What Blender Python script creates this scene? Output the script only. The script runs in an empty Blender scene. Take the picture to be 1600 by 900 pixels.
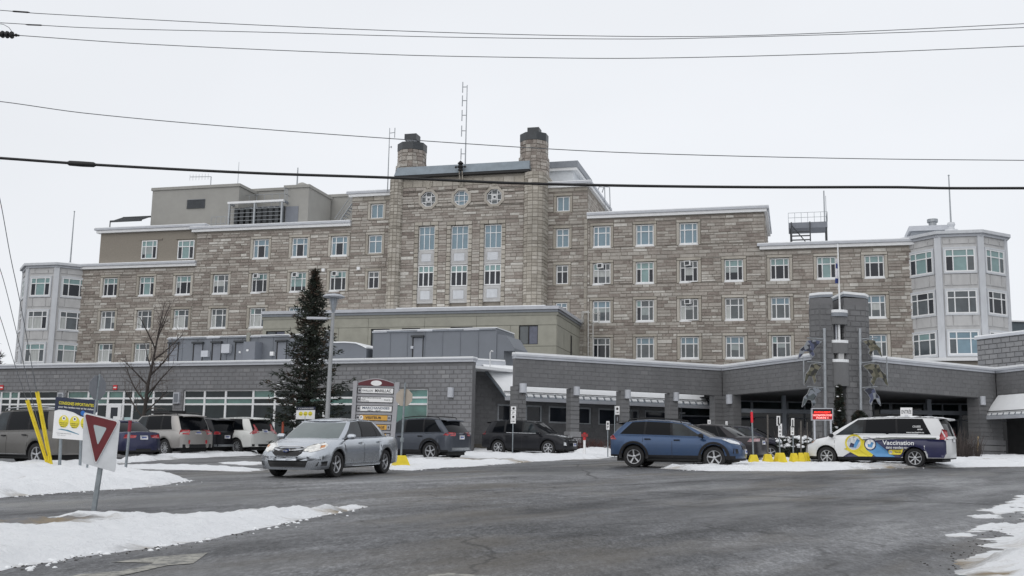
import bpy, bmesh, math, random
import numpy as np
from mathutils import Vector, Matrix
from mathutils.bvhtree import BVHTree
from mathutils.geometry import tessellate_polygon
random.seed(7)
C = bpy.context.scene.collection
SC = bpy.context.scene
# ---------------------------------------------------------------- camera
F, PIT, ROL, CZ = 1690.0, math.radians(9.0773), math.radians(0.9948), 1.2
cam = bpy.data.objects.new('camera', bpy.data.cameras.new('camera')); C.objects.link(cam)
cam.data.sensor_width = 36.0; cam.data.lens = 36.0 * F / 1600.0
cam.data.clip_start = 0.1; cam.data.clip_end = 3000.0
_r = Vector((1, 0, 0)); _u = Vector((0, -math.sin(PIT), math.cos(PIT)))
_cr = math.cos(ROL) * _r + math.sin(ROL) * _u; _cu = -math.sin(ROL) * _r + math.cos(ROL) * _u
_b = _cr.cross(_cu)
cam.matrix_world = Matrix(((_cr.x, _cu.x, _b.x, 0), (_cr.y, _cu.y, _b.y, 0), (_cr.z, _cu.z, _b.z, CZ), (0, 0, 0, 1)))
SC.camera = cam
# ---------------------------------------------------------------- sky: bright even overcast
SUN_EL, SUN_AZ = math.radians(42), math.radians(205)      # azimuth measured from +Y clockwise: behind the camera, a little left
wd = bpy.data.worlds.new("World"); SC.world = wd; wd.use_nodes = True
nt = wd.node_tree; nt.nodes.clear()
def N(nt, t, **k):
    n = nt.nodes.new(t)
    for a, v in k.items():
        if a.startswith('_'): setattr(n, a[1:], v)
        else: n.inputs[a.replace('__', ' ')].default_value = v
    return n
sky = N(nt, 'ShaderNodeTexSky'); sky.sky_type = 'NISHITA'; sky.sun_disc = False
sky.sun_elevation = SUN_EL; sky.sun_rotation = SUN_AZ; sky.air_density = 1.0; sky.dust_density = 4.0
bw = N(nt, 'ShaderNodeRGBToBW')
tc = N(nt, 'ShaderNodeTexCoord'); mp = N(nt, 'ShaderNodeMapping'); mp.inputs['Scale'].default_value = (1, 1, 2.2)
cl = N(nt, 'ShaderNodeTexNoise', Scale=1.3, Detail=4.0, Roughness=0.5)
cr = N(nt, 'ShaderNodeMapRange'); cr.inputs['From Min'].default_value = .3; cr.inputs['From Max'].default_value = .7
cr.inputs['To Min'].default_value = .925; cr.inputs['To Max'].default_value = 1.03
cloud = N(nt, 'ShaderNodeMix', _data_type='RGBA', _blend_type='MULTIPLY'); cloud.inputs[0].default_value = 1.0
cloud.inputs[6].default_value = (9.1, 9.32, 9.7, 1)     # the cloud layer's own grey-white, against Nishita's physical scale
mixc = N(nt, 'ShaderNodeMix', _data_type='RGBA'); mixc.inputs[0].default_value = 0.93
bg = N(nt, 'ShaderNodeBackground', Strength=0.1); ow = N(nt, 'ShaderNodeOutputWorld')
L = nt.links.new
L(tc.outputs['Generated'], mp.inputs[0]); L(mp.outputs[0], cl.inputs['Vector']); L(cl.outputs['Fac'], cr.inputs['Value'])
L(cr.outputs[0], cloud.inputs[7]); L(sky.outputs[0], mixc.inputs[6]); L(cloud.outputs[2], mixc.inputs[7])
L(mixc.outputs[2], bg.inputs[0]); L(bg.outputs[0], ow.inputs[0])
sun = bpy.data.objects.new('sun', bpy.data.lights.new('sun', 'SUN')); C.objects.link(sun)
sun.data.energy = 0.6; sun.data.angle = math.radians(75); sun.data.color = (1, .97, .93)
sun.rotation_euler = (math.radians(90) - SUN_EL, 0, math.pi - SUN_AZ); sun.location = (0, 0, 60)
sun['kind'] = 'structure'
vs = SC.view_settings; vs.view_transform = 'Standard'; vs.look = 'None'; vs.exposure = 0.0; vs.gamma = 1.0
try: vs.use_curve_mapping = False
except Exception: pass
# ---------------------------------------------------------------- rays from the surveyed viewpoint onto real planes
GXS, GYS = 0.0095, 0.028
def gz(x, y): return GXS * max(-60, min(60, x)) + GYS * max(-30, min(62, y))
def ray(px, py):
    cx, cy = px - 800, py - 450
    x = cx * math.cos(ROL) + cy * math.sin(ROL); y = -cx * math.sin(ROL) + cy * math.cos(ROL)
    return (x / F, math.cos(PIT) + (y / F) * math.sin(PIT), math.sin(PIT) - (y / F) * math.cos(PIT))
def G(px, py):
    d = ray(px, py); t = CZ / (GXS * d[0] + GYS * d[1] - d[2]); return Vector((t * d[0], t * d[1], CZ + t * d[2]))
def atZ(px, py, z):
    d = ray(px, py); t = (z - CZ) / d[2]; return Vector((t * d[0], t * d[1], z))
def atY(px, py, y):
    d = ray(px, py); t = y / d[1]; return Vector((t * d[0], y, CZ + t * d[2]))
class Wf:                                    # a vertical wall's frame: u along it, z up, out towards the viewer
    def __init__(s, x, y, deg): s.x, s.y, s.deg = x, y, deg; s.c, s.s = math.cos(math.radians(deg)), math.sin(math.radians(deg))
    def uz(s, px, py, out=0):
        ox, oy = s.x + out * s.s, s.y - out * s.c; d = ray(px, py)
        t = (ox * s.s - oy * s.c) / (d[0] * s.s - d[1] * s.c)
        return (t * d[0] - ox) * s.c + (t * d[1] - oy) * s.s, CZ + t * d[2]
    def p(s, u, z, out=0): return Vector((s.x + u * s.c + out * s.s, s.y + u * s.s - out * s.c, z))
def Wab(a, b):
    w = Wf(a[0], a[1], math.degrees(math.atan2(b[1] - a[1], b[0] - a[0]))); w.len = math.hypot(b[0] - a[0], b[1] - a[1]); return w
# ---------------------------------------------------------------- materials
MATS = {}
def mat(name, col, rough=.7, metal=0.0, var=.12, scale=3.0, bump=0.0, bscale=None, spec=None, coat=0, emit=0, streak=0, dirt=0):
    if name in MATS: return MATS[name]
    m = bpy.data.materials.new(name); m.use_nodes = True; t = m.node_tree; b = t.nodes['Principled BSDF']; l = t.links.new
    b.inputs['Roughness'].default_value = rough; b.inputs['Metallic'].default_value = metal
    if spec is not None: b.inputs['Specular IOR Level'].default_value = spec
    if coat: b.inputs['Coat Weight'].default_value = coat; b.inputs['Coat Roughness'].default_value = .08
    c4 = (*col, 1); b.inputs['Base Color'].default_value = c4
    g = N(t, 'ShaderNodeNewGeometry'); src = g.outputs['Position']
    if var:
        if streak:
            mpn = N(t, 'ShaderNodeMapping'); mpn.inputs['Scale'].default_value = (1, 1, streak); l(src, mpn.inputs[0]); s2 = mpn.outputs[0]
        else: s2 = src
        n = N(t, 'ShaderNodeTexNoise', Scale=scale, Detail=5.0, Roughness=.6); l(s2, n.inputs['Vector'])
        r = N(t, 'ShaderNodeMapRange'); r.inputs['From Min'].default_value = .3; r.inputs['From Max'].default_value = .7
        r.inputs['To Min'].default_value = 1 - var; r.inputs['To Max'].default_value = 1 + var; l(n.outputs['Fac'], r.inputs['Value'])
        x = N(t, 'ShaderNodeMix', _data_type='RGBA', _blend_type='MULTIPLY'); x.inputs[0].default_value = 1; x.inputs[6].default_value = c4
        l(r.outputs[0], x.inputs[7]); out = x.outputs[2]
        if dirt:                              # road salt and grime in blotches, thicker low down on the thing
            tcn = N(t, 'ShaderNodeTexCoord'); sp = N(t, 'ShaderNodeSeparateXYZ'); l(tcn.outputs['Object'], sp.inputs[0])
            hr = N(t, 'ShaderNodeMapRange'); hr.inputs['From Min'].default_value = .2; hr.inputs['From Max'].default_value = .95
            hr.inputs['To Min'].default_value = dirt; hr.inputs['To Max'].default_value = dirt * .12; l(sp.outputs[2], hr.inputs['Value'])
            n3 = N(t, 'ShaderNodeTexNoise', Scale=4.0, Detail=6.0, Roughness=.7); l(tcn.outputs['Object'], n3.inputs['Vector'])
            mu = N(t, 'ShaderNodeMath', _operation='MULTIPLY'); l(hr.outputs[0], mu.inputs[0]); l(n3.outputs['Fac'], mu.inputs[1])
            x2 = N(t, 'ShaderNodeMix', _data_type='RGBA'); l(mu.outputs[0], x2.inputs[0]); l(out, x2.inputs[6]); x2.inputs[7].default_value = (.27, .26, .25, 1)
            out = x2.outputs[2]
            rr = N(t, 'ShaderNodeMapRange'); rr.inputs['To Min'].default_value = rough; rr.inputs['To Max'].default_value = .8; l(mu.outputs[0], rr.inputs['Value']); l(rr.outputs[0], b.inputs['Roughness'])
        l(out, b.inputs['Base Color'])
    if bump:
        n2 = N(t, 'ShaderNodeTexNoise', Scale=bscale or scale * 4, Detail=6.0, Roughness=.65); l(src, n2.inputs['Vector'])
        bm_ = N(t, 'ShaderNodeBump', Strength=bump, Distance=.03); l(n2.outputs['Fac'], bm_.inputs['Height']); l(bm_.outputs[0], b.inputs['Normal'])
    if emit: b.inputs['Emission Color'].default_value = c4; b.inputs['Emission Strength'].default_value = emit
    MATS[name] = m; return m
def ramp_mat(name, stops, rough=.85, scale=6.0, bump=.5, bscale=14, nmix=.35):
    """masonry whose pieces each have their own tone (face attribute 'tone') plus grain"""
    m = bpy.data.materials.new(name); m.use_nodes = True; t = m.node_tree; b = t.nodes['Principled BSDF']; l = t.links.new
    a = N(t, 'ShaderNodeAttribute', _attribute_name='tone'); g = N(t, 'ShaderNodeNewGeometry')
    n = N(t, 'ShaderNodeTexNoise', Scale=scale, Detail=6.0, Roughness=.65); l(g.outputs['Position'], n.inputs['Vector'])
    m1 = N(t, 'ShaderNodeMath', _operation='SUBTRACT'); l(n.outputs['Fac'], m1.inputs[0]); m1.inputs[1].default_value = .5
    m2 = N(t, 'ShaderNodeMath', _operation='MULTIPLY_ADD'); l(m1.outputs[0], m2.inputs[0]); m2.inputs[1].default_value = nmix * 2; l(a.outputs['Fac'], m2.inputs[2])
    r = N(t, 'ShaderNodeValToRGB'); cr_ = r.color_ramp; l(m2.outputs[0], r.inputs[0])
    while len(cr_.elements) < len(stops): cr_.elements.new(.5)
    for e, (p_, c_) in zip(cr_.elements, stops): e.position = p_; e.color = (*c_, 1)
    nl = N(t, 'ShaderNodeTexNoise', Scale=.22, Detail=4.0, Roughness=.6); l(g.outputs['Position'], nl.inputs['Vector'])
    rl = N(t, 'ShaderNodeMapRange'); rl.inputs['From Min'].default_value = .3; rl.inputs['From Max'].default_value = .7; rl.inputs['To Min'].default_value = .88; rl.inputs['To Max'].default_value = 1.1; l(nl.outputs['Fac'], rl.inputs['Value'])
    x = N(t, 'ShaderNodeMix', _data_type='RGBA', _blend_type='MULTIPLY'); x.inputs[0].default_value = 1; l(r.outputs[0], x.inputs[6]); l(rl.outputs[0], x.inputs[7])
    ms_ = N(t, 'ShaderNodeMapping'); ms_.inputs['Scale'].default_value = (1, 1, .12); l(g.outputs['Position'], ms_.inputs[0])
    ns_ = N(t, 'ShaderNodeTexNoise', Scale=1.1, Detail=6.0, Roughness=.7); l(ms_.outputs[0], ns_.inputs['Vector'])
    rs_ = N(t, 'ShaderNodeMapRange'); rs_.inputs['From Min'].default_value = .32; rs_.inputs['From Max'].default_value = .6; rs_.inputs['To Min'].default_value = .86; rs_.inputs['To Max'].default_value = 1.04; l(ns_.outputs['Fac'], rs_.inputs['Value'])
    xs_ = N(t, 'ShaderNodeMix', _data_type='RGBA', _blend_type='MULTIPLY'); xs_.inputs[0].default_value = 1; l(x.outputs[2], xs_.inputs[6]); l(rs_.outputs[0], xs_.inputs[7])
    l(xs_.outputs[2], b.inputs['Base Color']); b.inputs['Roughness'].default_value = rough
    if bump:
        n2 = N(t, 'ShaderNodeTexNoise', Scale=bscale, Detail=6.0, Roughness=.7); l(g.outputs['Position'], n2.inputs['Vector'])
        bb = N(t, 'ShaderNodeBump', Strength=bump, Distance=.04); l(n2.outputs['Fac'], bb.inputs['Height']); l(bb.outputs[0], b.inputs['Normal'])
    MATS[name] = m; return m
# ---------------------------------------------------------------- mesh builder
def lin(a, b, t): return a + (b - a) * t
class MB:
    def __init__(s): s.v = []; s.f = []; s.m = []; s.sm = []; s.t = []
    def poly(s, pts, m, smooth=False, tone=.5):
        i = len(s.v); s.v += [Vector(p) for p in pts]; s.f.append(tuple(range(i, i + len(pts)))); s.m.append(m); s.sm.append(smooth); s.t.append(tone)
    def faces(s, verts, faces, m, smooth=False, tone=.5):
        i = len(s.v); s.v += [Vector(p) for p in verts]
        for f in faces: s.f.append(tuple(i + k for k in f)); s.m.append(m); s.sm.append(smooth); s.t.append(tone)
    def hexa(s, c, m, tone=.5):              # c: 4 bottom, 4 top
        s.faces(c, [(3, 2, 1, 0), (4, 5, 6, 7), (0, 1, 5, 4), (1, 2, 6, 5), (2, 3, 7, 6), (3, 0, 4, 7)], m, False, tone)
    def box(s, x0, x1, y0, y1, z0, z1, m, M=None, tone=.5):
        c = [Vector(p) for p in ((x0, y0, z0), (x1, y0, z0), (x1, y1, z0), (x0, y1, z0), (x0, y0, z1), (x1, y0, z1), (x1, y1, z1), (x0, y1, z1))]
        if M: c = [M @ p for p in c]
        s.hexa(c, m, tone)
    def wb(s, W, u0, u1, z0, z1, o0, o1, m, tone=.5):      # box in a wall frame, o1 the outer face
        s.hexa([W.p(u0, z0, o1), W.p(u1, z0, o1), W.p(u1, z0, o0), W.p(u0, z0, o0), W.p(u0, z1, o1), W.p(u1, z1, o1), W.p(u1, z1, o0), W.p(u0, z1, o0)], m, tone)
    def wprism(s, W, poly, o0, o1, m):       # poly in (u,z), anticlockwise seen from outside
        n = len(poly); a = [W.p(u, z, o1) for u, z in poly]; b = [W.p(u, z, o0) for u, z in poly]
        s.faces(a + b, [tuple(range(n)), tuple(range(2 * n - 1, n - 1, -1))] + [((i + 1) % n, i, n + i, n + (i + 1) % n) for i in range(n)], m)
    def prism(s, poly, z0, z1, m, top=None): # vertical prism over xy polygon, anticlockwise
        n = len(poly); f0 = (lambda p: z0) if not callable(z0) else z0; f1 = (lambda p: z1) if not callable(z1) else z1
        a = [(p[0], p[1], f0(p)) for p in poly]; b = [(p[0], p[1], f1(p)) for p in poly]
        s.faces(a + b, [tuple(range(n - 1, -1, -1))] + [(i, (i + 1) % n, n + (i + 1) % n, n + i) for i in range(n)], m)
        s.faces(b, [tuple(range(n))], top or m)
    def tube(s, p0, p1, r, m, n=8, r1=None, caps=True, smooth=True):
        p0, p1 = Vector(p0), Vector(p1); d = (p1 - p0); r1 = r if r1 is None else r1
        if d.length < 1e-6: return
        d.normalize(); a = d.orthogonal().normalized(); b = d.cross(a)
        v = []
        for P, R in ((p0, r), (p1, r1)):
            for k in range(n): t = 2 * math.pi * k / n; v.append(P + R * (math.cos(t) * a + math.sin(t) * b))
        s.faces(v, [(k, (k + 1) % n, n + (k + 1) % n, n + k) for k in range(n)], m, smooth)
        if caps: s.faces(v, [tuple(range(n - 1, -1, -1)), tuple(range(n, 2 * n))], m)
    def path(s, pts, r, m, n=6, rs=None, caps=True):
        pts = [Vector(p) for p in pts]; v = []; K = len(pts)
        for i, P in enumerate(pts):
            d = (pts[min(i + 1, K - 1)] - pts[max(i - 1, 0)]).normalized(); a = d.cross(Vector((0.13, 0.2, .97))).normalized(); b = d.cross(a); R = rs[i] if rs else r
            for k in range(n): t = 2 * math.pi * k / n; v.append(P + R * (math.cos(t) * a + math.sin(t) * b))
        f = [(i * n + k, i * n + (k + 1) % n, (i + 1) * n + (k + 1) % n, (i + 1) * n + k) for i in range(K - 1) for k in range(n)]
        s.faces(v, f, m, True)
        if caps: s.faces(v, [tuple(range(n - 1, -1, -1)), tuple(range((K - 1) * n, K * n))], m)
    def lathe(s, prof, c, m, n=16, M=None, smooth=True, ms=None):   # prof (r,z), axis z through c
        c = Vector(c); v = []
        for r, z in prof:
            for k in range(n):
                t = 2 * math.pi * k / n; q = Vector((r * math.cos(t), r * math.sin(t), z)); v.append((M @ q if M else q) + c)
        for i in range(len(prof) - 1):
            s.faces(v[i * n:(i + 2) * n], [(k, (k + 1) % n, n + (k + 1) % n, n + k) for k in range(n)], ms[i] if ms else m, smooth)
    def grid(s, P, m, smooth=True, flip=False):            # P[i][j] points
        a, b = len(P), len(P[0]); v = [q for r_ in P for q in r_]; f = []
        for i in range(a - 1):
            for j in range(b - 1):
                q = (i * b + j, i * b + j + 1, (i + 1) * b + j + 1, (i + 1) * b + j); f.append(q[::-1] if flip else q)
        s.faces(v, f, m, smooth)
    def mesh(s, name, org=Vector((0, 0, 0)), weld=False):
        me = bpy.data.meshes.new(name); me.from_pydata([tuple(p - org) for p in s.v], [], s.f)
        ms = []; ix = []
        for m in s.m:
            if m not in ms: ms.append(m)
            ix.append(ms.index(m))
        for m in ms: me.materials.append(m)
        me.polygons.foreach_set('material_index', ix); me.polygons.foreach_set('use_smooth', s.sm)
        at = me.attributes.new('tone', 'FLOAT', 'FACE'); at.data.foreach_set('value', s.t)
        if weld:
            b = bmesh.new(); b.from_mesh(me); bmesh.ops.remove_doubles(b, verts=b.verts, dist=1e-4); b.to_mesh(me); b.free()
        me.update(); return me
    def build(s, name, parent=None, weld=False, M=None, org=None, **tags):
        """one mesh object; with a parent (an unrotated root) vertices are taken relative to the root's place"""
        if org is None: org = ORG.get(parent.name if parent else None, Vector((0, 0, 0)))
        me = s.mesh(name, org, weld); o = bpy.data.objects.new(name, me); C.objects.link(o)
        if parent: o.parent = parent; ORG[o.name] = org
        elif org.length: o.location = org; ORG[o.name] = org
        for k, v in tags.items(): o[k] = v
        return o
ORG = {}
def thing(name, label, cat, loc, group=None, rot=None):
    o = bpy.data.objects.new(name, None); C.objects.link(o); o.location = loc; o.empty_display_size = .3
    if rot is not None: o.rotation_mode = 'QUATERNION'; o.rotation_quaternion = rot; ORG[o.name] = Vector((0, 0, 0))
    else: ORG[o.name] = Vector(loc)
    o['label'] = label; o['category'] = cat
    if group: o['group'] = group
    return o
def inst(src, parent, name=None):            # a copy of a mesh object under another parent
    c = src.copy(); C.objects.link(c); c.parent = parent; return c
def place(me, name, parent, W, u, z, out=0):  # mesh made in (x=u, y=-out, z) local axes, set into a wall
    o = bpy.data.objects.new(name, me); C.objects.link(o); o.parent = parent
    org = ORG.get(parent.name, Vector((0, 0, 0))) if parent else Vector((0, 0, 0))
    o.location = W.p(u, z, out) - org; o.rotation_euler = (0, 0, math.radians(W.deg)); ORG[o.name] = Vector((0, 0, 0)); return o
def sub(me, name, parent):
    o = bpy.data.objects.new(name, me); C.objects.link(o); o.parent = parent; return o
_tx = {}
def text_geo(txt, size=1.0, bold=0.0, sx=1.0, align='CENTER'):
    """flat lettering: 2-D vertices and faces, centred"""
    k = (txt, size, bold, sx, align)
    if k in _tx: return _tx[k]
    cu = bpy.data.curves.new('lettering', 'FONT'); cu.body = txt; cu.size = size; cu.align_x = align; cu.align_y = 'CENTER'; cu.offset = bold; cu.resolution_u = 3
    o = bpy.data.objects.new('lettering', cu); C.objects.link(o); dg = bpy.context.evaluated_depsgraph_get(); me = o.evaluated_get(dg).to_mesh()
    v = [(p.co.x * sx, p.co.y) for p in me.vertices]; f = [tuple(q.vertices) for q in me.polygons]
    o.evaluated_get(dg).to_mesh_clear(); bpy.data.objects.remove(o); bpy.data.curves.remove(cu); _tx[k] = (v, f); return v, f
def wtext(mb, W, txt, u, z, out, size, m, bold=0.0, sx=1.0, align='CENTER'):
    v, f = text_geo(txt, size, bold, sx, align); mb.faces([W.p(u + a, z + b, out) for a, b in v], f, m)
# ---------------------------------------------------------------- palette
STONE = ramp_mat('rubble_stone', [(0, (.19, .158, .14)), (.28, (.3, .262, .234)), (.52, (.39, .357, .322)), (.78, (.47, .445, .405)), (1, (.6, .58, .54))], nmix=.42, bump=.9, scale=5)
LIME = ramp_mat('limestone', [(0, (.27, .245, .21)), (.5, (.4, .37, .32)), (1, (.52, .49, .44))], nmix=.45, bump=.35)
BLOCK = ramp_mat('grey_block', [(0, (.18, .182, .19)), (.5, (.225, .228, .238)), (1, (.3, .3, .305))], nmix=.2, bump=.2, bscale=30)
DBLOCK = ramp_mat('charcoal_block', [(0, (.13, .132, .137)), (.5, (.17, .172, .177)), (1, (.22, .22, .225))], nmix=.2, bump=.2, bscale=30)
MORTAR = mat('mortar', (.27, .245, .215), .95); GMORTAR = mat('grey_mortar', (.165, .165, .17), .95)
BRICKB = mat('beige_brick', (.26, .235, .2), .9, var=.1, scale=9, bump=.2, bscale=40)
STUCCO = mat('beige_metal_siding', (.33, .325, .305), .7, var=.06, scale=.8)
ANNEX = mat('annex_panel', (.35, .345, .295), .8, var=.1, scale=1.2, bump=.1)
ANNEXT = mat('annex_trim', (.27, .27, .235), .7, var=.08)
WHITE = mat('white_frame', (.78, .79, .8), .45, var=.05); FLASH = mat('metal_flashing', (.5, .52, .56), .5, var=.08, scale=1.5)
FLASHD = mat('dark_flashing', (.23, .25, .28), .5, var=.08); BLUEROOF = mat('blue_grey_roof', (.2, .24, .275), .45, var=.15, scale=1.2)
SNOWR = mat('roof_snow', (.82, .835, .85), .8, var=.03, bump=.3, bscale=8)
GREYM = mat('grey_metal_cladding', (.165, .18, .205), .55, var=.07, scale=.7); GREYD = mat('grey_door', (.19, .205, .235), .5, var=.05); GALV = mat('galvanised_steel', (.34, .36, .38), .4, .6, var=.15, scale=8)
DARKM = mat('dark_metal', (.05, .055, .06), .45, .3, var=.1); BLACK = mat('black', (.012, .012, .013), .6, var=0)
PRECAST = mat('precast_panel', (.49, .49, .49), .8, var=.12, scale=1.6, bump=.1, streak=.4); PRELIGHT = mat('precast_pilaster', (.57, .59, .62), .6, var=.07, streak=.3)
GLD = mat('dark_glass', (.018, .022, .03), .06, var=.3, scale=1.2, spec=.35); GLM = mat('mid_glass', (.075, .09, .1), .08, var=.25, scale=1.5, spec=.6)
GLT = mat('teal_blind_glass', (.19, .3, .3), .12, var=.15, scale=1.5, spec=.6); GLB = mat('blue_blind_glass', (.16, .245, .3), .12, var=.12, scale=1.2, spec=.6)
GLC = mat('curtained_glass', (.42, .44, .43), .15, var=.2, scale=6, spec=.6, streak=.1); GLG = mat('green_tinted_glass', (.065, .15, .13), .05, var=.5, scale=.9, spec=.8)
GLGD = mat('dark_green_glass', (.012, .02, .022), .05, var=.5, scale=.9, spec=.4)
# ---------------------------------------------------------------- masonry: every stone a proud piece on a recessed bed
def courses(z0, z1, marks, h):
    ms = sorted({z0, z1, *[m for m in marks if z0 < m < z1]}); out = []
    for a, b in zip(ms, ms[1:]):
        n = max(1, round((b - a) / h)); w = [random.uniform(.75, 1.25) for _ in range(n)]; t = sum(w); z = a
        for q in w: out.append((z, z + (b - a) * q / t)); z += (b - a) * q / t
    return out
def masonry(W, u0, u1, z0, z1, holes, h, lens, gap, proud, out=0, tone=(0, 1), jitter=True, straight=None, light=.08):
    """list of stones (u0,u1,z0,z1,proud,tone)"""
    marks = [q for hh in holes for q in (hh[2], hh[3])]; res = []
    cs = courses(z0, z1, marks, h) if jitter else [(z0 + i * h, z0 + (i + 1) * h) for i in range(int((z1 - z0) / h + .01))]
    for ci, (a, b) in enumerate(cs):
        mid = (a + b) / 2; bl = sorted([(x[0], x[1]) for x in holes if x[2] - .01 < mid < x[3] + .01]); segs = []; p = u0
        for x, y in bl:
            if x > p: segs.append((p, min(x, u1)))
            p = max(p, y)
        if p < u1: segs.append((p, u1))
        for s0, s1 in segs:
            u = s0; first = True
            while u < s1 - .02:
                L_ = random.uniform(*lens) if jitter else lens[0]
                if not jitter and first: L_ = lens[0] * (1 - ((s0 - u0) / lens[0] + .5 * (ci % 2)) % 1) or lens[0]
                first = False
                e = min(u + L_, s1)
                if jitter and s1 - e < lens[0] * .6: e = s1
                t = random.betavariate(3, 3.2); t = tone[0] + (tone[1] - tone[0]) * t
                if random.random() < light: t = min(1, t + .35)
                if e - u > .06: res.append((u + gap / 2, e - gap / 2, a + gap / 2, b - gap / 2, out + random.uniform(*proud), t))
                u = e
    return res
def stone_shape(mb, W, q, back, m, bev=.02):
    u0, u1, z0, z1, o, t = q; b = min(bev, (u1 - u0) * .2, (z1 - z0) * .2)
    v = [W.p(u0, z0, back), W.p(u1, z0, back), W.p(u1, z1, back), W.p(u0, z1, back), W.p(u0 + b, z0 + b, o), W.p(u1 - b, z0 + b, o), W.p(u1 - b, z1 - b, o), W.p(u0 + b, z1 - b, o)]
    mb.faces(v, [(4, 5, 6, 7), (0, 1, 5, 4), (1, 2, 6, 5), (2, 3, 7, 6), (3, 0, 4, 7)], m, False, t)
def lay(parent, lst, singles, name, stuffname, m, budget):
    """lst: (W, stone, back, size); the largest become single parts, the rest one part"""
    lst = sorted(lst, key=lambda q: -(q[1][1] - q[1][0]) * (q[1][3] - q[1][2]) / q[3] ** 2)
    for W, q, back, d in lst[:budget]:
        mb = MB(); stone_shape(mb, W, q, back, m); mb.build(name, parent)
    if lst[budget:]:
        mb = MB()
        for W, q, back, d in lst[budget:]: stone_shape(mb, W, q, back, m)
        o = mb.build(stuffname, parent); o['kind'] = 'stuff'
def wall_with_holes(mb, W, u0, u1, z0, z1, holes, o0, o1, m):
    us = sorted({u0, u1, *[q for h in holes for q in h[:2] if u0 < q < u1]}); zs = sorted({z0, z1, *[q for h in holes for q in h[2:4] if z0 < q < z1]})
    for a, b in zip(us, us[1:]):
        run = None
        for c, d in zip(zs, zs[1:]):
            cu, cz = (a + b) / 2, (c + d) / 2; hole = any(h[0] < cu < h[1] and h[2] < cz < h[3] for h in holes)
            if not hole: run = (run[0], d) if run else (c, d)
            if hole and run: mb.wb(W, a, b, *run, o0, o1, m); run = None
        if run: mb.wb(W, a, b, *run, o0, o1, m)
# ---------------------------------------------------------------- windows (local: x across, -y outwards, z up, origin lower left)
WL = Wf(0, 0, 0); _wm = {}
def frame_mesh(w, h, cols, rows, bar=.085, fr=.1, m=None):
    k = ('f', w, h, tuple(cols), tuple(rows), bar, fr, m and m.name)
    if k in _wm: return _wm[k]
    m = m or WHITE; mb = MB()
    mb.wb(WL, 0, w, 0, fr, -.09, .0, m); mb.wb(WL, 0, w, h - fr, h, -.09, .0, m); mb.wb(WL, 0, fr, fr, h - fr, -.09, 0, m); mb.wb(WL, w - fr, w, fr, h - fr, -.09, 0, m)
    for c in cols: mb.wb(WL, c * w - bar / 2, c * w + bar / 2, fr, h - fr, -.085, -.005, m)
    for r in rows:
        ed = [fr] + [c * w for c in cols] + [w - fr]
        for i in range(len(ed) - 1):
            mb.wb(WL, ed[i] + (bar / 2 if i else 0), ed[i + 1] - (bar / 2 if i < len(ed) - 2 else 0), r * h - bar / 2, r * h + bar / 2, -.08, -.01, m)
    _wm[k] = mb.mesh('window'); return _wm[k]
def pane_mesh(w, h, cols, rows, cells, dep=-.06):
    """cells[row][col] -> material, bottom row first"""
    k = ('p', w, h, tuple(cols), tuple(rows), tuple(tuple(c.name for c in r) for r in cells), dep)
    if k in _wm: return _wm[k]
    mb = MB(); us = [0.03] + [c * w for c in cols] + [w - .03]; zs = [.03] + [r * h for r in rows] + [h - .03]
    for j in range(len(zs) - 1):
        for i in range(len(us) - 1): mb.wb(WL, us[i], us[i + 1], zs[j], zs[j + 1], dep - .02, dep, cells[j][i])
    _wm[k] = mb.mesh('pane'); return _wm[k]
def sill_mesh(w, m, h=.14, ov=.12, o=.16):
    k = ('s', w, m.name, h, ov, o)
    if k in _wm: return _wm[k]
    mb = MB(); mb.wb(WL, -ov, w + ov, -h, 0, -.1, o, m); mb.wb(WL, -ov + .02, w + ov - .02, .003, .035, -.03, o - .02, SNOWR); _wm[k] = mb.mesh('sill'); return _wm[k]
def window(parent, W, u, z, w, h, cols, rows, cells, out=-.12, sill=None, fm=None, bar=.085, fr=.1, pane=True, name='window'):
    f = place(frame_mesh(w, h, cols, rows, bar, fr, fm), name, parent, W, u, z, out)
    if pane: sub(pane_mesh(w, h, cols, rows, cells), 'pane', f)
    if sill: s_ = sub(sill_mesh(w, sill), 'sill', f); s_.location = (0, out + .02 if False else 0, 0)
    return f
def hop_cells(kind):
    D, M_, T, B, CU = GLD, GLM, GLT, GLB, GLC
    return {'dark': [[D, D, D], [M_, M_, M_]], 'teal': [[D, D, D], [T, T, T]], 'tealmid': [[D, T, D], [T, T, T]], 'blue': [[B, B, B], [B, B, B]], 'grey': [[M_, M_, M_], [B, B, B]],
            'curt': [[CU, M_, M_], [M_, M_, M_]], 'curt2': [[CU, CU, M_], [T, M_, M_]], 'open': [[B, D, B], [B, B, B]], 'mix': [[D, M_, M_], [T, M_, M_]]}[kind]
def cornice(mb, W, u0, u1, z, out=.0, h=.5, m=None, proj=.42, snow=.07, left=True, right=True):
    """stepped metal cornice whose top is at z, following a wall"""
    m = m or FLASH
    mb.wb(W, u0 - (proj * .5 if left else 0), u1 + (proj * .5 if right else 0), z - h, z - h * .42, -.3 + out, out + proj * .7, WHITE)
    mb.wb(W, u0 - (proj if left else 0), u1 + (proj if right else 0), z - h * .42 + .003, z, -.35 + out, out + proj, m)
    mb.wb(W, u0 - (proj - .03 if left else 0), u1 + (proj - .03 if right else 0), z + .003, z + snow, -.6 + out, out + proj - .03, SNOWR)

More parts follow.
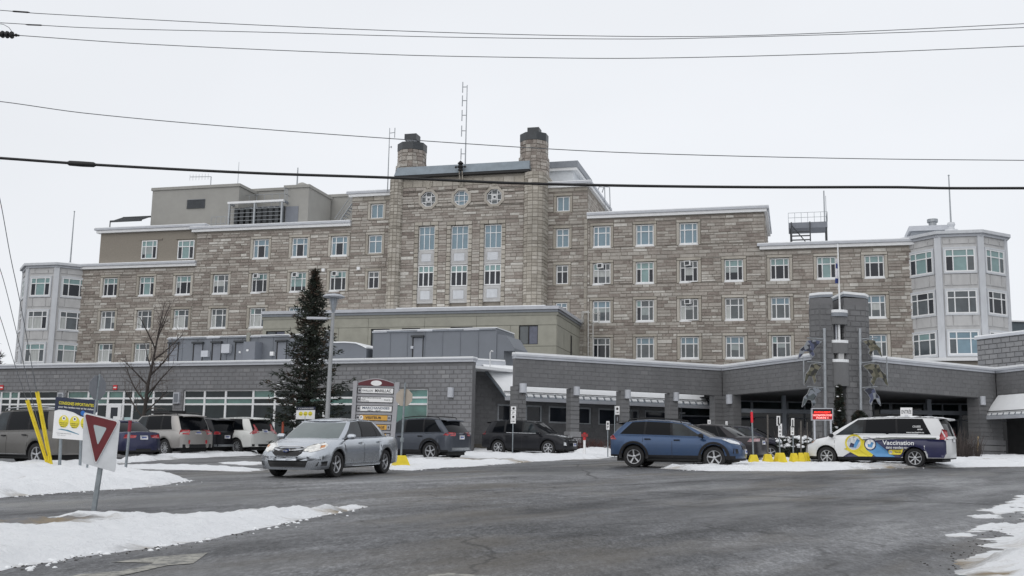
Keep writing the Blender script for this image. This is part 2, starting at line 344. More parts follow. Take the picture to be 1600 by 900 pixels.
def split_build(mb, name, parent):
    """every loose piece of the builder becomes an object of its own"""
    lab = list(range(len(mb.v)))
    def find(a):
        while lab[a] != a: lab[a] = lab[lab[a]]; a = lab[a]
        return a
    for f in mb.f:
        r = find(f[0])
        for k in f[1:]: lab[find(k)] = r
    grp = {}
    for i, f in enumerate(mb.f): grp.setdefault(find(f[0]), []).append(i)
    out = []
    for ids in grp.values():
        m = MB(); mp_ = {}
        for i in ids:
            for k in mb.f[i]:
                if k not in mp_: mp_[k] = len(m.v); m.v.append(mb.v[k])
            m.f.append(tuple(mp_[k] for k in mb.f[i])); m.m.append(mb.m[i]); m.sm.append(mb.sm[i]); m.t.append(mb.t[i])
        out.append(m.build(name, parent))
    return out
# ================================================================ the stone hospital
MF = Wf(0, 100.29, -14.808)
H = thing('hospital_building', 'long five-storey rubble-stone hospital with a central tower and white corner bays', 'hospital', MF.p(-5, gz(0, 62), 2))
ZT = {5: 22.84, 4: 19.34, 3: 15.84, 2: 12.43}; WH = 1.93
def px_u(px, py, W=MF, out=0): return W.uz(px, py, out)[0]
def px_z(px, py, W=MF, out=0): return W.uz(px, py, out)[1]
uL0, uL1, uC1, uW1, uR1 = -47.05, -33.5, 7.15, 23.2, 35.75
body = MB()
ZB = 1.0
body.wb(MF, uL0, uL1 + .01, ZB, 20.5, -14, -.25, MORTAR); body.wb(MF, uL1 + .012, -16.5, ZB, 24.0, -14, -.252, MORTAR)
body.wb(MF, -16.498, uC1, ZB, 26.8, -11.2, -.254, MORTAR); body.wb(MF, uC1 + .002, uW1, ZB, 23.8, -11.5, -.256, MORTAR)
body.wb(MF, uW1 + .002, uR1, ZB, 20.3, -14, -.258, MORTAR)
body.build('wall', H)
b5 = MB(); b5.wb(MF, px_u(157, 360), uL1 - .004, 20.5, 24.35, -12, -.15, BRICKB)
b5.wb(MF, px_u(218, 374), px_u(253, 374), px_z(240, 374.5), px_z(240, 374.5) + .16, -.14, -.06, BRICKB); b5.wb(MF, px_u(275, 373), px_u(309, 373), px_z(295, 373), px_z(295, 373) + .16, -.14, -.06, BRICKB)
b5.build('brick_storey', H)
# windows ------------------------------------------------------------------
holes = []
COLS, ROW = [.28, .72], [.67]
def hwin(u, zt, w, h=WH, kind='dark', cols=COLS, row=ROW, W=MF, out=0, surround=True, sill=WHITE, fm=None, hol=holes, ac=0):
    z = zt - h; cells = hop_cells(kind)
    if len(cols) == 1: cells = [c[:2] for c in cells]
    if not row: cells = cells[1:]
    f = window(H, W, u, z, w, h, cols, row, cells, out=out - .16, sill=sill, fm=fm)
    if surround:
        j, t = .3, .26
        for a, b, c, d, nm in ((u - j, u, z - .12, zt + .02, 'jamb'), (u + w, u + w + j, z - .12, zt + .02, 'jamb'), (u - j, u + w + j, zt + .03, zt + .03 + t, 'lintel')):
            mb = MB(); stone_shape(mb, W, (a + .01, b - .01, c, d, out + .035 + random.uniform(0, .015), random.uniform(.3, .9)), out - .3, LIME); mb.build(nm, H)
        hol.append((u - j, u + w + j, z - .14, zt + .03 + t))
    if h > 1.8 and len(cols) == 2 and row and kind not in ('blue', 'open') and random.random() < .6:
        k0 = random.choice([(0, 1, 2), (1,), (0,), (2,), (0, 1)]); fz_ = random.uniform(.25, .7); mb = MB(); ed = [.05] + [c_ * w for c_ in cols] + [w - .05]; z1_ = row[0] * h; bmat_ = random.choice([GLT, GLC, mat('pale_blind', (.3, .34, .34), .3, var=.1, spec=.4), mat('pale_blind', (.3, .34, .34), .3)])
        for q_ in k0: mb.wb(WL, ed[q_] + .03, ed[q_ + 1] - .03, z1_ - (z1_ - .1) * fz_, z1_ - .03, -.075, -.055, bmat_)
        sub(mb.mesh('blind'), 'blind', f)
    if ac:
        mb = MB(); a = u + w * ac; mb.wb(W, a - .28, a + .28, zt - .52, zt - .08, out - .12, out + .22, WHITE); mb.wb(W, a - .2, a + .2, zt - .46, zt - .14, out + .221, out + .23, DARKM)
        mb.build('air_conditioner', f, M=None, org=ORG[H.name] + (f.location))
        o = f.children[-1]; o.matrix_parent_inverse = Matrix.Rotation(-math.radians(W.deg), 4, 'Z')
    return f
rk = {5: ['blue'] * 3, 4: ['mix', 'tealmid', 'dark', 'teal', 'teal', 'tealmid', 'teal'], 3: ['grey', 'mix', 'curt', 'curt', 'grey', 'grey', 'grey'], 2: ['dark', 'grey', 'grey', 'grey', 'mix', 'grey', 'grey']}
rac = {(4, 0): .5, (4, 2): .5, (3, 2): .5}
for r, ks in rk.items():
    for c, k in enumerate(ks): hwin(7.7 + 3.98 * c, ZT[r], 1.62, kind=k, ac=rac.get((r, c), 0))
lu = [-44.2, -39.9, -35.65, -31.4, -27.1, -22.85, -18.6]
for c in (4, 5, 6): hwin(lu[c], ZT[5], 1.72, kind='open' if c else 'blue')
for c in range(7): hwin(lu[c], ZT[4], 1.72, kind=['teal', 'tealmid', 'teal', 'mix', 'teal', 'teal', 'teal'][c], ac={4: .45, 5: .45, 6: .45}.get(c, 0))
for c in range(6): hwin(lu[c], ZT[3], 1.72, kind=['curt', 'curt', 'curt2', 'curt', 'curt2', 'grey'][c])
for c in (0, 1): hwin(lu[c], ZT[2], 1.72, kind='curt2')
hb = []
for a, b in ((222, 246), (278.5, 304)):
    hwin(px_u(a, 390, out=-.15), px_z(a, 376), px_u(b, 390) - px_u(a, 390), 1.95, kind='tealmid', surround=False, out=.12, sill=None)
for (x0, y0, x1, y1, k) in ((576, 367.5, 597, 396, 'blue'), (579.5, 319, 599, 341.5, 'blue1'), (575, 424, 592, 451, 'dark'), (870, 307, 890, 330.5, 'blue1'), (869, 357.5, 889, 387, 'blue'), (869, 414.5, 887.5, 444, 'dark'), (868, 473, 886, 495, 'grey')):
    u, zt = MF.uz(x0, y0); w = px_u(x1, y0) - u; h = zt - px_z(x0, y1)
    hwin(u, zt, w, h, kind=k.rstrip('1'), cols=[.5], row=[] if k.endswith('1') else [.66], sill=LIME)
sm = MB()                                     # small white wall boxes between windows
for px, py in ((506, 422.5), (561, 420)): u, z = MF.uz(px, py); sm.wb(MF, u - .16, u + .16, z - .14, z + .16, -.02, .22, WHITE)
split_build(sm, 'wall_box', H)
# central tower -------------------------------------------------------------
TO = 1.5
tl, tr = px_u(627, 380, out=TO), px_u(818, 380, out=TO); pl, pr = px_u(605, 440, out=TO), px_u(849, 440, out=TO)
TZ = 27.6
tb = MB(); tb.wb(MF, tl, tr, ZB, TZ, -10, TO - .35, MORTAR)
def pier(mb, ua, ub, z0, z1, stone=None):     # rounded corner pier
    W = MF; n = 6; pts = []
    cu, ru = (ua + ub) / 2, (ub - ua) / 2
    arc = [(cu - ru * math.cos(math.pi * k / n), TO - .12 + .75 * math.sin(math.pi * k / n)) for k in range(n + 1)]
    poly = [W.p(u, 0, o) for u, o in arc]; poly += [W.p(ub, 0, -3), W.p(ua, 0, -3)]
    mb.prism([(q.x, q.y) for q in poly], z0, z1, MORTAR)
    return [(poly[k], poly[k + 1]) for k in range(n)] + [(poly[n], poly[n + 1])]
segL = pier(tb, pl, tl, ZB, TZ + .25); segR = pier(tb, tr, pr, ZB, TZ + .25)
tb.build('tower_wall', H)
pst = MB()
for sg in (segL, segR):
    for z0, z1 in courses(9.5, TZ + .25, [], .36):
        for a, b in sg:
            w = Wab(a, b)
            if w.len > 2: ln = [0, w.len * .45, w.len]
            else: ln = [0, w.len]
            for p, q in zip(ln, ln[1:]): stone_shape(pst, w, (p + .005, q - .005, z0 + .012, z1 - .012, .04 + random.uniform(0, .02), random.betavariate(2, 2)), -.1, LIME, .015)
o = pst.build('pier_stonework', H); o['kind'] = 'stuff'
tholes = []
# three bays of windows and panels
for (xa, ya, xb, y2, y3, y4, y5) in ((654.5, 354, 679, 391, 415, 448, 474), (705, 353, 731.5, 389.5, 414, 447, 473), (757, 351, 783.5, 387.5, 412.5, 445, 471)):
    u0, z1 = MF.uz(xa, ya, TO); u1 = px_u(xb, ya, out=TO); zb = px_z(xa, y2, out=TO); z3 = px_z(xa, y3, out=TO); z4 = px_z(xa, y4, out=TO); z5 = px_z(xa, y5, out=TO); w = u1 - u0
    f = window(H, MF, u0, zb, w, z1 - zb, [1 / 3, 2 / 3], [.66], hop_cells('blue'), out=TO - .2, sill=None, bar=.06, fr=.07)
    f = window(H, MF, u0, z4, w, z3 - z4, [1 / 3, 2 / 3], [.68], [[GLD, GLD, GLD], [GLT, GLT, GLT]], out=TO - .2, sill=None, bar=.1, fr=.1)
    for a, b in ((z3 + .04, zb - .04), (z5, z4 - .04)):
        pn = MB()
        pn.wb(MF, u0 - .02, u1 + .02, a, b, TO - .4, TO - .14, PRECAST)
        m_ = (b - a) * .16; wall_with_holes(pn, MF, u0 + .2, u1 - .2, a + m_, b - m_, [(u0 + .26, u1 - .26, a + m_ + .06, b - m_ - .06)], TO - .139, TO - .11, PRECAST)
        pn.wb(MF, u0 + .32, u1 - .32, a + m_ + .12, b - m_ - .12, TO - .139, TO - .09, PRELIGHT)
        pn.build('spandrel_panel', H)
    bs = MB(); j = .42
    for a, b in ((u0 - j, u0 - .02), (u1 + .02, u1 + j)):
        for c, d in courses(z5 - 1, z1 + .05, [], .45): stone_shape(bs, MF, (a + .01, b, c + .01, d - .01, TO + .05, random.uniform(.2, .9)), TO - .3, LIME)
    for k in range(3): stone_shape(bs, MF, (lin(u0 - j, u1 + j, k / 3) + .01, lin(u0 - j, u1 + j, (k + 1) / 3) - .01, z1 + .07, z1 + .42, TO + .06, random.uniform(.3, .9)), TO - .3, LIME)
    split_build(bs, 'jamb_stone', H); tholes.append((u0 - j, u1 + j, z5 - 1, z1 + .42))
# three octagonal windows
ramp_mat('ring_stone', [(0, (.34, .31, .27)), (1, (.48, .45, .4))])
for (cx, cy, kd) in ((669.5, 311.5, GLM), (721, 309.5, GLB), (772.5, 307.5, GLM)):
    u, z = MF.uz(cx, cy, TO); R = .78
    oc = lambda r, n=8: [(u + r * math.cos(math.pi / 8 + k * math.pi / 4), z + r * math.sin(math.pi / 8 + k * math.pi / 4)) for k in range(8)]
    mb = MB()
    def ring(mb, ra, rb, o0, o1, m, tones=False):
        A, B = oc(ra), oc(rb)
        for k in range(8):
            k2 = (k + 1) % 8; P = [A[k], B[k], B[k2], A[k2]]
            mb.hexa([MF.p(*q, o1) for q in P] + [MF.p(*q, o0) for q in P], m, random.uniform(.3, .9)) if False else mb.faces([MF.p(*q, o1) for q in P] + [MF.p(*q, o0) for q in P], [(0, 1, 2, 3), (0, 4, 5, 1), (2, 6, 7, 3), (1, 5, 6, 2)], m, False, random.uniform(.3, .9))
    ring(mb, R, R + .27, TO - .25, TO + .1, MATS['ring_stone']); mb.build('stone_ring', H)
    fw = MB(); ring(fw, R - .09, R + .005, TO - .2, TO - .05, WHITE)
    for d in (-.27, .27):
        fw.wb(MF, u + d - .03, u + d + .03, z - R + .12, z + R - .12, TO - .14, TO - .07, WHITE); fw.wb(MF, u - R + .12, u + R - .12, z + d - .03, z + d + .03, TO - .15, TO - .08, WHITE)
    if kd is GLM: wall_with_holes(fw, MF, u - .2, u + .2, z - .2, z + .2, [(u - .12, u + .12, z - .12, z + .12)], TO - .1, TO - .04, WHITE)
    f = fw.build('octagonal_window', H); pm = MB(); pm.wprism(MF, oc(R - .02), TO - .17, TO - .15, kd); pm.build('pane', f)
    tholes.append((u - R - .08, u + R + .08, z - .4, z + .4)); tholes.append((u - .74, u + .74, z - .74, z + .74)); tholes.append((u - .4, u + .4, z - R - .08, z + R + .08))
    ks = MB(); ks.wprism(MF, [(u - .17, z + R + .26), (u + .17, z + R + .26), (u + .42, z + R + 1.15), (u - .42, z + R + 1.15)], TO - .1, TO + .09, LIME); ks.wprism(MF, [(u - .07, z + R + .3), (u + .07, z + R + .3), (u + .16, z + R + 1.1), (u - .16, z + R + 1.1)], TO + .09, TO + .14, LIME); ks.build('keystone', H)
fr = MB()
for k in range(12): a, b = lin(tl, tr, k / 12), lin(tl, tr, (k + 1) / 12); stone_shape(fr, MF, (a + .006, b - .006, TZ - .62, TZ + .05, TO + .05, random.uniform(.3, .8)), TO - .3, LIME)
split_build(fr, 'frieze_stone', H)
# tower roof edge: sloping blue-grey metal
ra = MB(); a0, a1 = px_u(616, 268, out=TO + .5), px_u(827, 262, out=TO + .5); zr = px_z(616, 275, out=TO + .5)
zc = zr; o1 = TO + .55
ra.faces([MF.p(a0, zc, o1), MF.p(a1, zc, o1), MF.p(a1 - .1, zc + .95, o1 - .55), MF.p(a0 + .1, zc + .95, o1 - .55), MF.p(a0, zc, -2), MF.p(a1, zc, -2), MF.p(a1 - .1, zc + .95, -2), MF.p(a0 + .1, zc + .95, -2)],
         [(0, 1, 2, 3), (1, 5, 6, 2), (0, 3, 7, 4), (3, 2, 6, 7)], BLUEROOF)
ra.wb(MF, a0 + .03, a1 - .03, zc - .22, zc, -2, o1 - .04, BLACK)
ra.wb(MF, a0 + .08, a1 - .08, zc - .9, zc - .22, -2, TO - .04, LIME)
ra.build('tower_roof_edge', H)
cn = MB(); u, z = MF.uz(720, 262, o1); q = MF.p(u, z, o1 + .1)
cn.lathe([(0, -.35), (.25, -.3), (.16, -.1), (.34, .05), (.16, .25), (.3, .4), (.1, .6), (0, .7)], q, BLACK, 8)
for d in (-.45, .45): cn.lathe([(0, -.16), (.14, 0), (0, .16)], MF.p(u + d, z + .05, o1 + .1), BLACK, 6); cn.tube(MF.p(u, z, o1 + .1), MF.p(u + d, z + .05, o1 + .1), .04, BLACK, 5)
cn.tube(MF.p(u - .14, z - 1.6, TO + .2), MF.p(u - .14, z - .3, o1), .06, LIME, 6); cn.tube(MF.p(u + .14, z - 1.6, TO + .2), MF.p(u + .14, z - .3, o1), .06, LIME, 6)
cn.build('roof_ornament', H)
# chimneys
def chimney(xl, xr, yb, yt1, capx0, capx1, cy0, cy1, out):
    ua, ub = px_u(xl, yb, out=out), px_u(xr, yb, out=out); c = (ua + ub) / 2; R = (ub - ua) / 2; z0 = TZ - 1.2; z1 = px_z(xl, yt1, out=out)
    def oct_(r): return [(MF.p(c + r * math.cos(math.pi / 8 + k * math.pi / 4), 0, out - R + r * math.sin(math.pi / 8 + k * math.pi / 4))) for k in range(8)][::-1]
    mb = MB(); cap = MB(); st = MB()
    def ringst(r, za, zb):
        P = oct_(r); mb.prism([(q.x, q.y) for q in P], za, zb, MORTAR)
        for zz0, zz1 in courses(za, zb, [], .36):
            for k in range(8):
                a, b = P[k], P[(k + 1) % 8]; w = Wab(a, b)
                if w.p(w.len / 2, 0, .2).y > MF.p(c, 0, out - R).y + .3: continue
                sp = random.uniform(.35, .65) * w.len
                for p, q in ((0, sp), (sp, w.len)): stone_shape(st, w, (p + .01, q - .01, zz0 + .015, zz1 - .015, .04 + random.uniform(0, .05), random.betavariate(2, 3)), -.05, STONE)
    ringst(R, z0, lin(z0, z1, .62)); ringst(R * .9, lin(z0, z1, .62), z1 - .45)
    P = oct_(R * .95); cap.prism([(q.x, q.y) for q in P], z1 - .45, z1 + .3, DARKM); P = oct_(R * .7); cap.prism([(q.x, q.y) for q in P], z1 + .3, z1 + .42, DARKM)
    zt = px_z(capx0, cy0, out=out)
    cu0, cu1 = px_u(capx0, cy0, out=out), px_u(capx1, cy0, out=out)
    m = (cu0 + cu1) / 2; hw = (cu1 - cu0) / 2
    cap.wb(MF, m - hw * .75, m + hw * .75, z1 + .42, zt - .6, out - R - hw * .75, out - R + hw * .75, FLASH)
    cap.wb(MF, m - hw, m + hw, zt - .6, zt, out - R - hw, out - R + hw, DARKM)
    o = mb.build('chimney', H); s_ = st.build('chimney_stone', o); s_['kind'] = 'stuff'; cap.build('chimney_cap', o)
chimney(611.5, 658, 262, 226, 627, 645.5, 205, 218, TO - .1); chimney(805, 852, 262, 211, 820.5, 838.5, 195, 207, TO - .1)
# stones --------------------------------------------------------------------
ST = []
def add(W, lst, back, d): ST.extend((W, q, back, d) for q in lst)
skin = MB()
def sk(W, u0, u1, z0, z1, hl, off=0): wall_with_holes(skin, W, u0, u1, z0, z1, hl, -.24 + off, .0 + off, MORTAR)
hid = [(-20.5, 6.3, 9, 13.2)]
SP = dict(h=.28, lens=(.42, 1.35), gap=.024, proud=(.012, .06))
add(MF, masonry(MF, uL0, uL1, 9.6, 20.15, holes, **SP), -.3, 1.0)
add(MF, masonry(MF, uL1, -16.5, 9.6, 23.6, holes + hid, **SP), -.3, 1.0)
add(MF, masonry(MF, -16.5, pl, 12.8, 26.3, holes + hid, **SP), -.3, 1.0)
add(MF, masonry(MF, pr, uC1, 9.6, 26.3, holes + hid, **SP), -.3, .98)
add(MF, masonry(MF, uC1 + .03, uW1 - .02, 9.6, 23.4, holes, **SP), -.3, .95)
add(MF, masonry(MF, uW1, uR1, 9.6, 19.95, holes, **SP), -.3, .92)
add(MF, [(a, b, c, d, e + TO, f) for a, b, c, d, e, f in masonry(MF, tl, tr, 13.6, TZ - .64, tholes, **SP)], TO - .4, 1.0)
CS = Wab(MF.p(uC1, 0, 0), MF.p(uC1, 0, -10.9)); add(CS, masonry(CS, .1, 10.8, 23.3, 26.3, [], **SP), -.3, 1.0)
WS = Wab(MF.p(uW1, 0, 0), MF.p(uW1, 0, -5)); add(WS, masonry(WS, .05, 11, 20.3, 23.4, [], **SP), -.3, 1.0)
sk(MF, uL0, uL1, 9, 20.4, holes); sk(MF, uL1, -16.5, 9, 23.9, holes); sk(MF, -16.5, pl + .2, 9, 26.7, holes); sk(MF, pr - .2, uC1, 9, 26.7, holes); sk(MF, uC1 + .002, uW1, 9, 23.7, holes); sk(MF, uW1, uR1, 9, 20.2, holes); sk(MF, tl, tr, 12, TZ, tholes, TO)
skin.build('mortar_bed', H)
lay(H, ST, True, 'stone', 'stonework', STONE, 300)
band = MB()                                   # pale coping courses beneath the cornices
for a, b, z in ((-16.5, pl, 26.3), (pr, uC1, 26.3)):
    n = max(1, round((b - a) / 1.3))
    for k in range(n): stone_shape(band, MF, (lin(a, b, k / n) + .01, lin(a, b, (k + 1) / n) - .01, z + .0, z + .52, .06, random.uniform(.3, .9)), -.1, LIME)
for k in range(28): stone_shape(band, MF, (uC1 - .3, uC1 + .02, 9.6 + k * .5, 9.6 + k * .5 + .47, .07, random.uniform(.2, .8)), -.1, LIME)
split_build(band, 'coping_stone', H)
# cornices ------------------------------------------------------------------
def cor1(*a, **k):
    co = MB(); cornice(co, *a, **k); co.build('cornice', H)
cor1(MF, uL0 - .2, uL1 + .15, 20.78, right=False)
cor1(MF, px_u(156, 357) - .05, uL1 + .6, 24.62, out=-.12)
cor1(MF, uL1 - .3, -16.5, 24.3, right=False)
cor1(MF, -16.5 - .1, pl, 27.2, right=False)
cor1(MF, pr, uC1, 27.15, left=False)
cor1(MF, uC1, uW1, 24.05, left=False)
cor1(MF, uW1 - .25, uR1 - .1, 20.6, right=False)
cor1(CS, .4, 11, 27.15, left=False)
cor1(WS, .4, 10.6, 24.05, left=False)
rf = MB(); rf.wb(MF, uL0 + .3, uL1, 20.4, 20.62, -13.9, -.4, SNOWR); rf.wb(MF, uC1 + .2, uW1 - .3, 23.7, 23.9, -11, -.4, SNOWR); rf.wb(MF, uW1, uR1, 20.3, 20.42, -13.9, -.4, SNOWR)
rf.wb(MF, uL1, -16.6, 24.0, 24.1, -13.9, -.4, SNOWR); rf.wb(MF, -16.4, uC1 - .3, 26.8, 27.0, -11, -.4, SNOWR)
rf.build('flat_roof', H)
# corner bays ---------------------------------------------------------------
def bay(P0, s, zt, zb, wins, finial, poleh):
    """octagonal bay of pale precast panels; P0 = left end of the front face"""
    P0 = Vector((P0[0], P0[1], 0)); pts = [P0]; a = -14.808
    for k in range(7): t = math.radians(a + 45 * k); pts.append(pts[-1] + s * Vector((math.cos(t), math.sin(t), 0)))
    cen = sum(pts, Vector()) / 8; base = MB(); base.prism([(q.x, q.y) for q in pts], zb, zt, PRECAST); base.build('bay_wall', H)
    faces = {'B': (0, 1), 'C': (1, 2), 'D': (2, 3), 'A': (7, 0), 'Z': (6, 7)}
    pil = MB(); pan = MB()
    for q in pts:
        d = (q - cen).normalized(); w = Wf(q.x, q.y, math.degrees(math.atan2(d.y, d.x)) + 90); pil.wb(w, -.27, .27, zb, zt - .02, -.3, .05, PRELIGHT)
    split_build(pil, 'pilaster', H)
    for fk, (i, j) in faces.items():
        W = Wab(pts[i], pts[j]); 
        for zw, kinds in wins:
            w0 = (s - 2.35) / 2
            if fk in kinds:
                cells = kinds[fk]; f = window(H, W, w0, zw - WH, 2.35, WH, [.27, .73], [.68], cells, out=.1, bar=.09, fr=.1)
                tr_ = MB(); wall_with_holes(tr_, W, w0 - .13, w0 + 2.48, zw - WH - .15, zw + .15, [(w0, w0 + 2.35, zw - WH, zw)], .0, .12, PRELIGHT); tr_.build('window_trim', H)
            # spandrel panels above each window, three per face with open joints
            n = 3; a, b = .36, s - .36; c, d = zw + .42, min(zw + 1.38, zt - .3)
            ed = [a, lerp3(a, b, .22), lerp3(a, b, .78), b]
            for k in range(3): stone_shape(pan, W, (ed[k] + .02, ed[k + 1] - .02, c, d, .06, random.uniform(.3, .7)), -.02, PRECAST, .03)
    split_build(pan, 'facade_panel', H)
    cor = MB()
    def og(r, z): return [((cen + (q - cen) * r).x, (cen + (q - cen) * r).y) for q in pts]
    cor.prism(og(1.035, 0), zt - .12, zt + .1, FLASH); cor.prism(og(1.09, 0), zt + .1, zt + .36, PRELIGHT)
    P = og(1.06, 0); cor.faces([(x, y, zt + .37) for x, y in P] + [(cen.x, cen.y, zt + 1.25)], [(k, (k + 1) % 8, 8) for k in range(8)], SNOWR)
    for k in range(8): x, y = P[k]; x2, y2 = P[(k + 1) % 8]; cor.poly([(x, y, zt + .361), (x2, y2, zt + .361), (x2, y2, zt + .371), (x, y, zt + .371)], SNOWR)
    cor.build('bay_roof', H)
    fi = MB(); fi.lathe([(.75, 0), (.55, .3), (.3, .35), (.26, .55), (.36, .75), (.3, .95), (.1, 1.0)] if finial else [(.7, 0), (.7, .12), (.2, .2), (.08, .3)], (cen.x, cen.y, zt + 1.0), PRELIGHT if finial else FLASHD, 10)
    fi.tube((cen.x, cen.y, zt + 1.2), (cen.x, cen.y, zt + poleh), .085, GALV, 8, .05); fi.lathe([(0, -.1), (.1, 0), (0, .1)], (cen.x, cen.y, zt + poleh), GALV, 8); fi.build('finial_mast', H)
def lerp3(a, b, t): return a + (b - a) * t
D_, M_, T_, B_, CU_ = GLD, GLM, GLT, GLB, GLC
wr = [(ZT[4] - .05, {'A': [[D_, T_, D_], [T_, T_, T_]], 'B': [[D_, T_, M_], [T_, T_, T_]], 'C': [[M_, T_, M_], [T_, T_, T_]]}),
      (ZT[3] - .05, {'A': [[M_, M_, D_], [M_, D_, M_]], 'B': [[M_, M_, M_], [M_, M_, M_]], 'C': [[D_, D_, D_], [D_, M_, D_]]}),
      (ZT[2] - .05, {'A': [[M_, M_, M_], [M_, T_, M_]], 'B': [[M_, B_, B_], [B_, B_, B_]], 'C': [[M_, M_, M_], [M_, M_, M_]]})]
bay((35.6, 88.85), 3.35, 20.45, 9.0, wr, True, 6.2)
wl = [(ZT[4] - .1, {'Z': [[D_, D_, D_], [M_, M_, M_]], 'A': [[D_, T_, D_], [T_, T_, T_]], 'B': [[D_, T_, D_], [T_, T_, T_]], 'C': [[D_, D_, D_], [T_, T_, T_]]}),
      (ZT[3] - .1, {'A': [[D_, D_, D_], [M_, M_, M_]], 'B': [[CU_, CU_, D_], [M_, M_, M_]], 'C': [[CU_, M_, D_], [M_, M_, M_]]}),
      (ZT[2] - .1, {'A': [[D_, D_, D_], [M_, M_, M_]], 'B': [[M_, CU_, M_], [T_, T_, T_]], 'C': [[M_, CU_, M_], [T_, T_, T_]]})]
bay((-50.85, 111.9), 3.6, 20.4, 9.0, wl, False, 6.9)
# penthouses on the roof ------------------------------------------------------
def pent(W, xl, xr, yt, out, dep, zb, m, trim=FLASHD, cap=.3, nm='rooftop_penthouse'):
    ph = MB()
    ua, ub = px_u(xl, yt, W, out), px_u(xr, yt, W, out); z = px_z(xl, yt, W, out); z2 = px_z(xr, yt, W, out)
    ph.wb(W, ua, ub, zb, z - cap, out - dep, out, m); ph.wb(W, ua - .12, ub + .12, z - cap, z, out - dep - .1, out + .12, trim); ph.build(nm, H); return ua, ub, z
pent(MF, 239, 374, 294, -2.6, 9, 20.55, STUCCO, STUCCO); pent(MF, 376, 446, 296.5, -6.5, 7, 24.05, STUCCO, STUCCO)
ua, ub, z = pent(MF, 446, 483, 290, -2.6, 5.5, 24.05, STUCCO, STUCCO); pent(MF, 500, 552, 305, -8.5, 4, 24.05, STUCCO, STUCCO)
fz = MF.p((ua + ub) / 2, z, -3.8); ph = MB(); ph.lathe([(.9, 0), (.5, .4), (.16, .55)], fz, STUCCO, 8)
ph.build('penthouse_cap', H)
up, zp = MF.uz(293, 312, -2.6); ld = MB(); u2, z2 = MF.uz(320, 325, -2.6)
for k in range(8): zz = lin(z2, zp, k / 8); ld.wb(MF, up, u2, zz, zz + .06, -2.65, -2.5, DARKM)
ld.wb(MF, up, u2, z2, zp, -2.7, -2.58, FLASHD); ld.build('roof_vent', H)
dr = MB(); u0, z0 = MF.uz(447, 323, -2.6); u1, z1 = MF.uz(465.5, 346, -2.6); dr.wb(MF, u0, u1, 24.1, z0, -2.6, -2.55, GREYD); dr.build('roof_door', H)
wp = MB(); z = 30.6
A = atZ(853, 253, z); B = atZ(904, 252, z); Wp = Wab(MF.p(*MF.uz(840, 253, -4), -4), MF.p(*MF.uz(904, 253, -4), -4)); zt = MF.uz(900, 252.5, -4)[1]
uu = Wp.len; wp.wb(Wp, -1.5, uu - .5, 26.9, zt - .9, -7, 0, mat('white_siding', (.62, .65, .68), .6, var=.05)); wp.wb(Wp, -1.7, uu - .1, zt - .9, zt - .62, -7.2, .3, WHITE); wp.wb(Wp, -1.8, uu, zt - .617, zt, -7.3, .4, FLASHD); wp.build('white_penthouse', H)
gr_ = MB(); u0, z0 = MF.uz(1420, 354, -4); u1, _ = MF.uz(1487, 353, -4); gr_.wb(MF, u0 + .2, u1, 20.4, z0 - .45, -8, -4, FLASHD); gr_.wb(MF, u0, u1 + .1, z0 - .45, z0, -8.2, -3.8, FLASH)
uv, zv = MF.uz(1457, 348, -5); gr_.lathe([(.35, -.3), (.35, .1), (.48, .12), (.48, .4), (0, .5)], MF.p(uv, zv - .1, -5), GALV, 10); gr_.build('rooftop_unit', H)
# condenser pen, railings, stairs
cp = MB(); u0, zt = MF.uz(359, 319, -1.6); u1, _ = MF.uz(441, 319, -1.6); zc = zt - .12
for u in (u0, (u0 + u1) / 2 - .1, u1): cp.wb(MF, u - .09, u + .09, 24.0, zt, -1.7, -1.5, GALV)
for u in (u0, u1): cp.wb(MF, u - .07, u + .07, 24.0, zt, -4.2, -4.05, GALV)
cp.wb(MF, u0 - .2, u1 + .15, zt, zt + .22, -1.8, -1.45, WHITE); cp.wb(MF, u0 - .2, u1 + .15, zt + .01, zt + .2, -4.3, -4.0, FLASHD); cp.wb(MF, u0 - .18, u0, zt, zt + .2, -4, -1.8, FLASHD); cp.wb(MF, u1, u1 + .18, zt, zt + .2, -4, -1.8, FLASHD)
for k in range(9): u = lin(u0, u1, k / 9) ; cp.wb(MF, u + .12, u + .52, 24.15, zt - .25, -3.4, -2.4, DARKM)
for k in range(6): zz = lin(24.4, zt - .2, k / 6); cp.wb(MF, u0, u1, zz, zz + .035, -1.62, -1.58, GALV)
cp.build('condenser_frame', H)
rl = MB()
def rail(mb, P, h=1.0, n=6, m=GALV, mid=2, r=.03):
    for a, b in zip(P, P[1:]):
        a, b = Vector(a), Vector(b)
        for k in range(mid): zz = h * (k + 1) / mid; mb.tube(a + Vector((0, 0, zz)), b + Vector((0, 0, zz)), r, m, 5)
        for k in range(n + 1): p = a.lerp(b, k / n); mb.tube(p, p + Vector((0, 0, h)), r, m, 5)
rail(rl, [MF.p(px_u(330, 345, out=-1), 24.1, -1), MF.p(u0, 24.1, -1)], 1.5, 3); rail(rl, [MF.p(u0, zt + .2, -4), MF.p(u1 + .2, zt + .2, -4), MF.p(u1 + .2, zt + .2, -1.6)], 1.3, 7)
rl.build('roof_railing', H)
sr = MB(); ua_, za_ = MF.uz(523, 345, -2); ub_, zb_ = MF.uz(550, 318, -2)
for k in range(9): u = lin(ua_, ub_, k / 9); zz = lin(24.1, zb_, (k + .5) / 9); sr.wb(MF, u, u + .25, zz, zz + .05, -3, -2, GALV)
sr.tube(MF.p(ua_, 24.1, -2), MF.p(ub_, zb_, -2), .07, GALV); sr.tube(MF.p(ua_, 25.1, -2), MF.p(ub_, zb_ + 1, -2), .04, GALV); sr.tube(MF.p(ua_, 24.6, -2), MF.p(ub_, zb_ + .5, -2), .03, GALV)
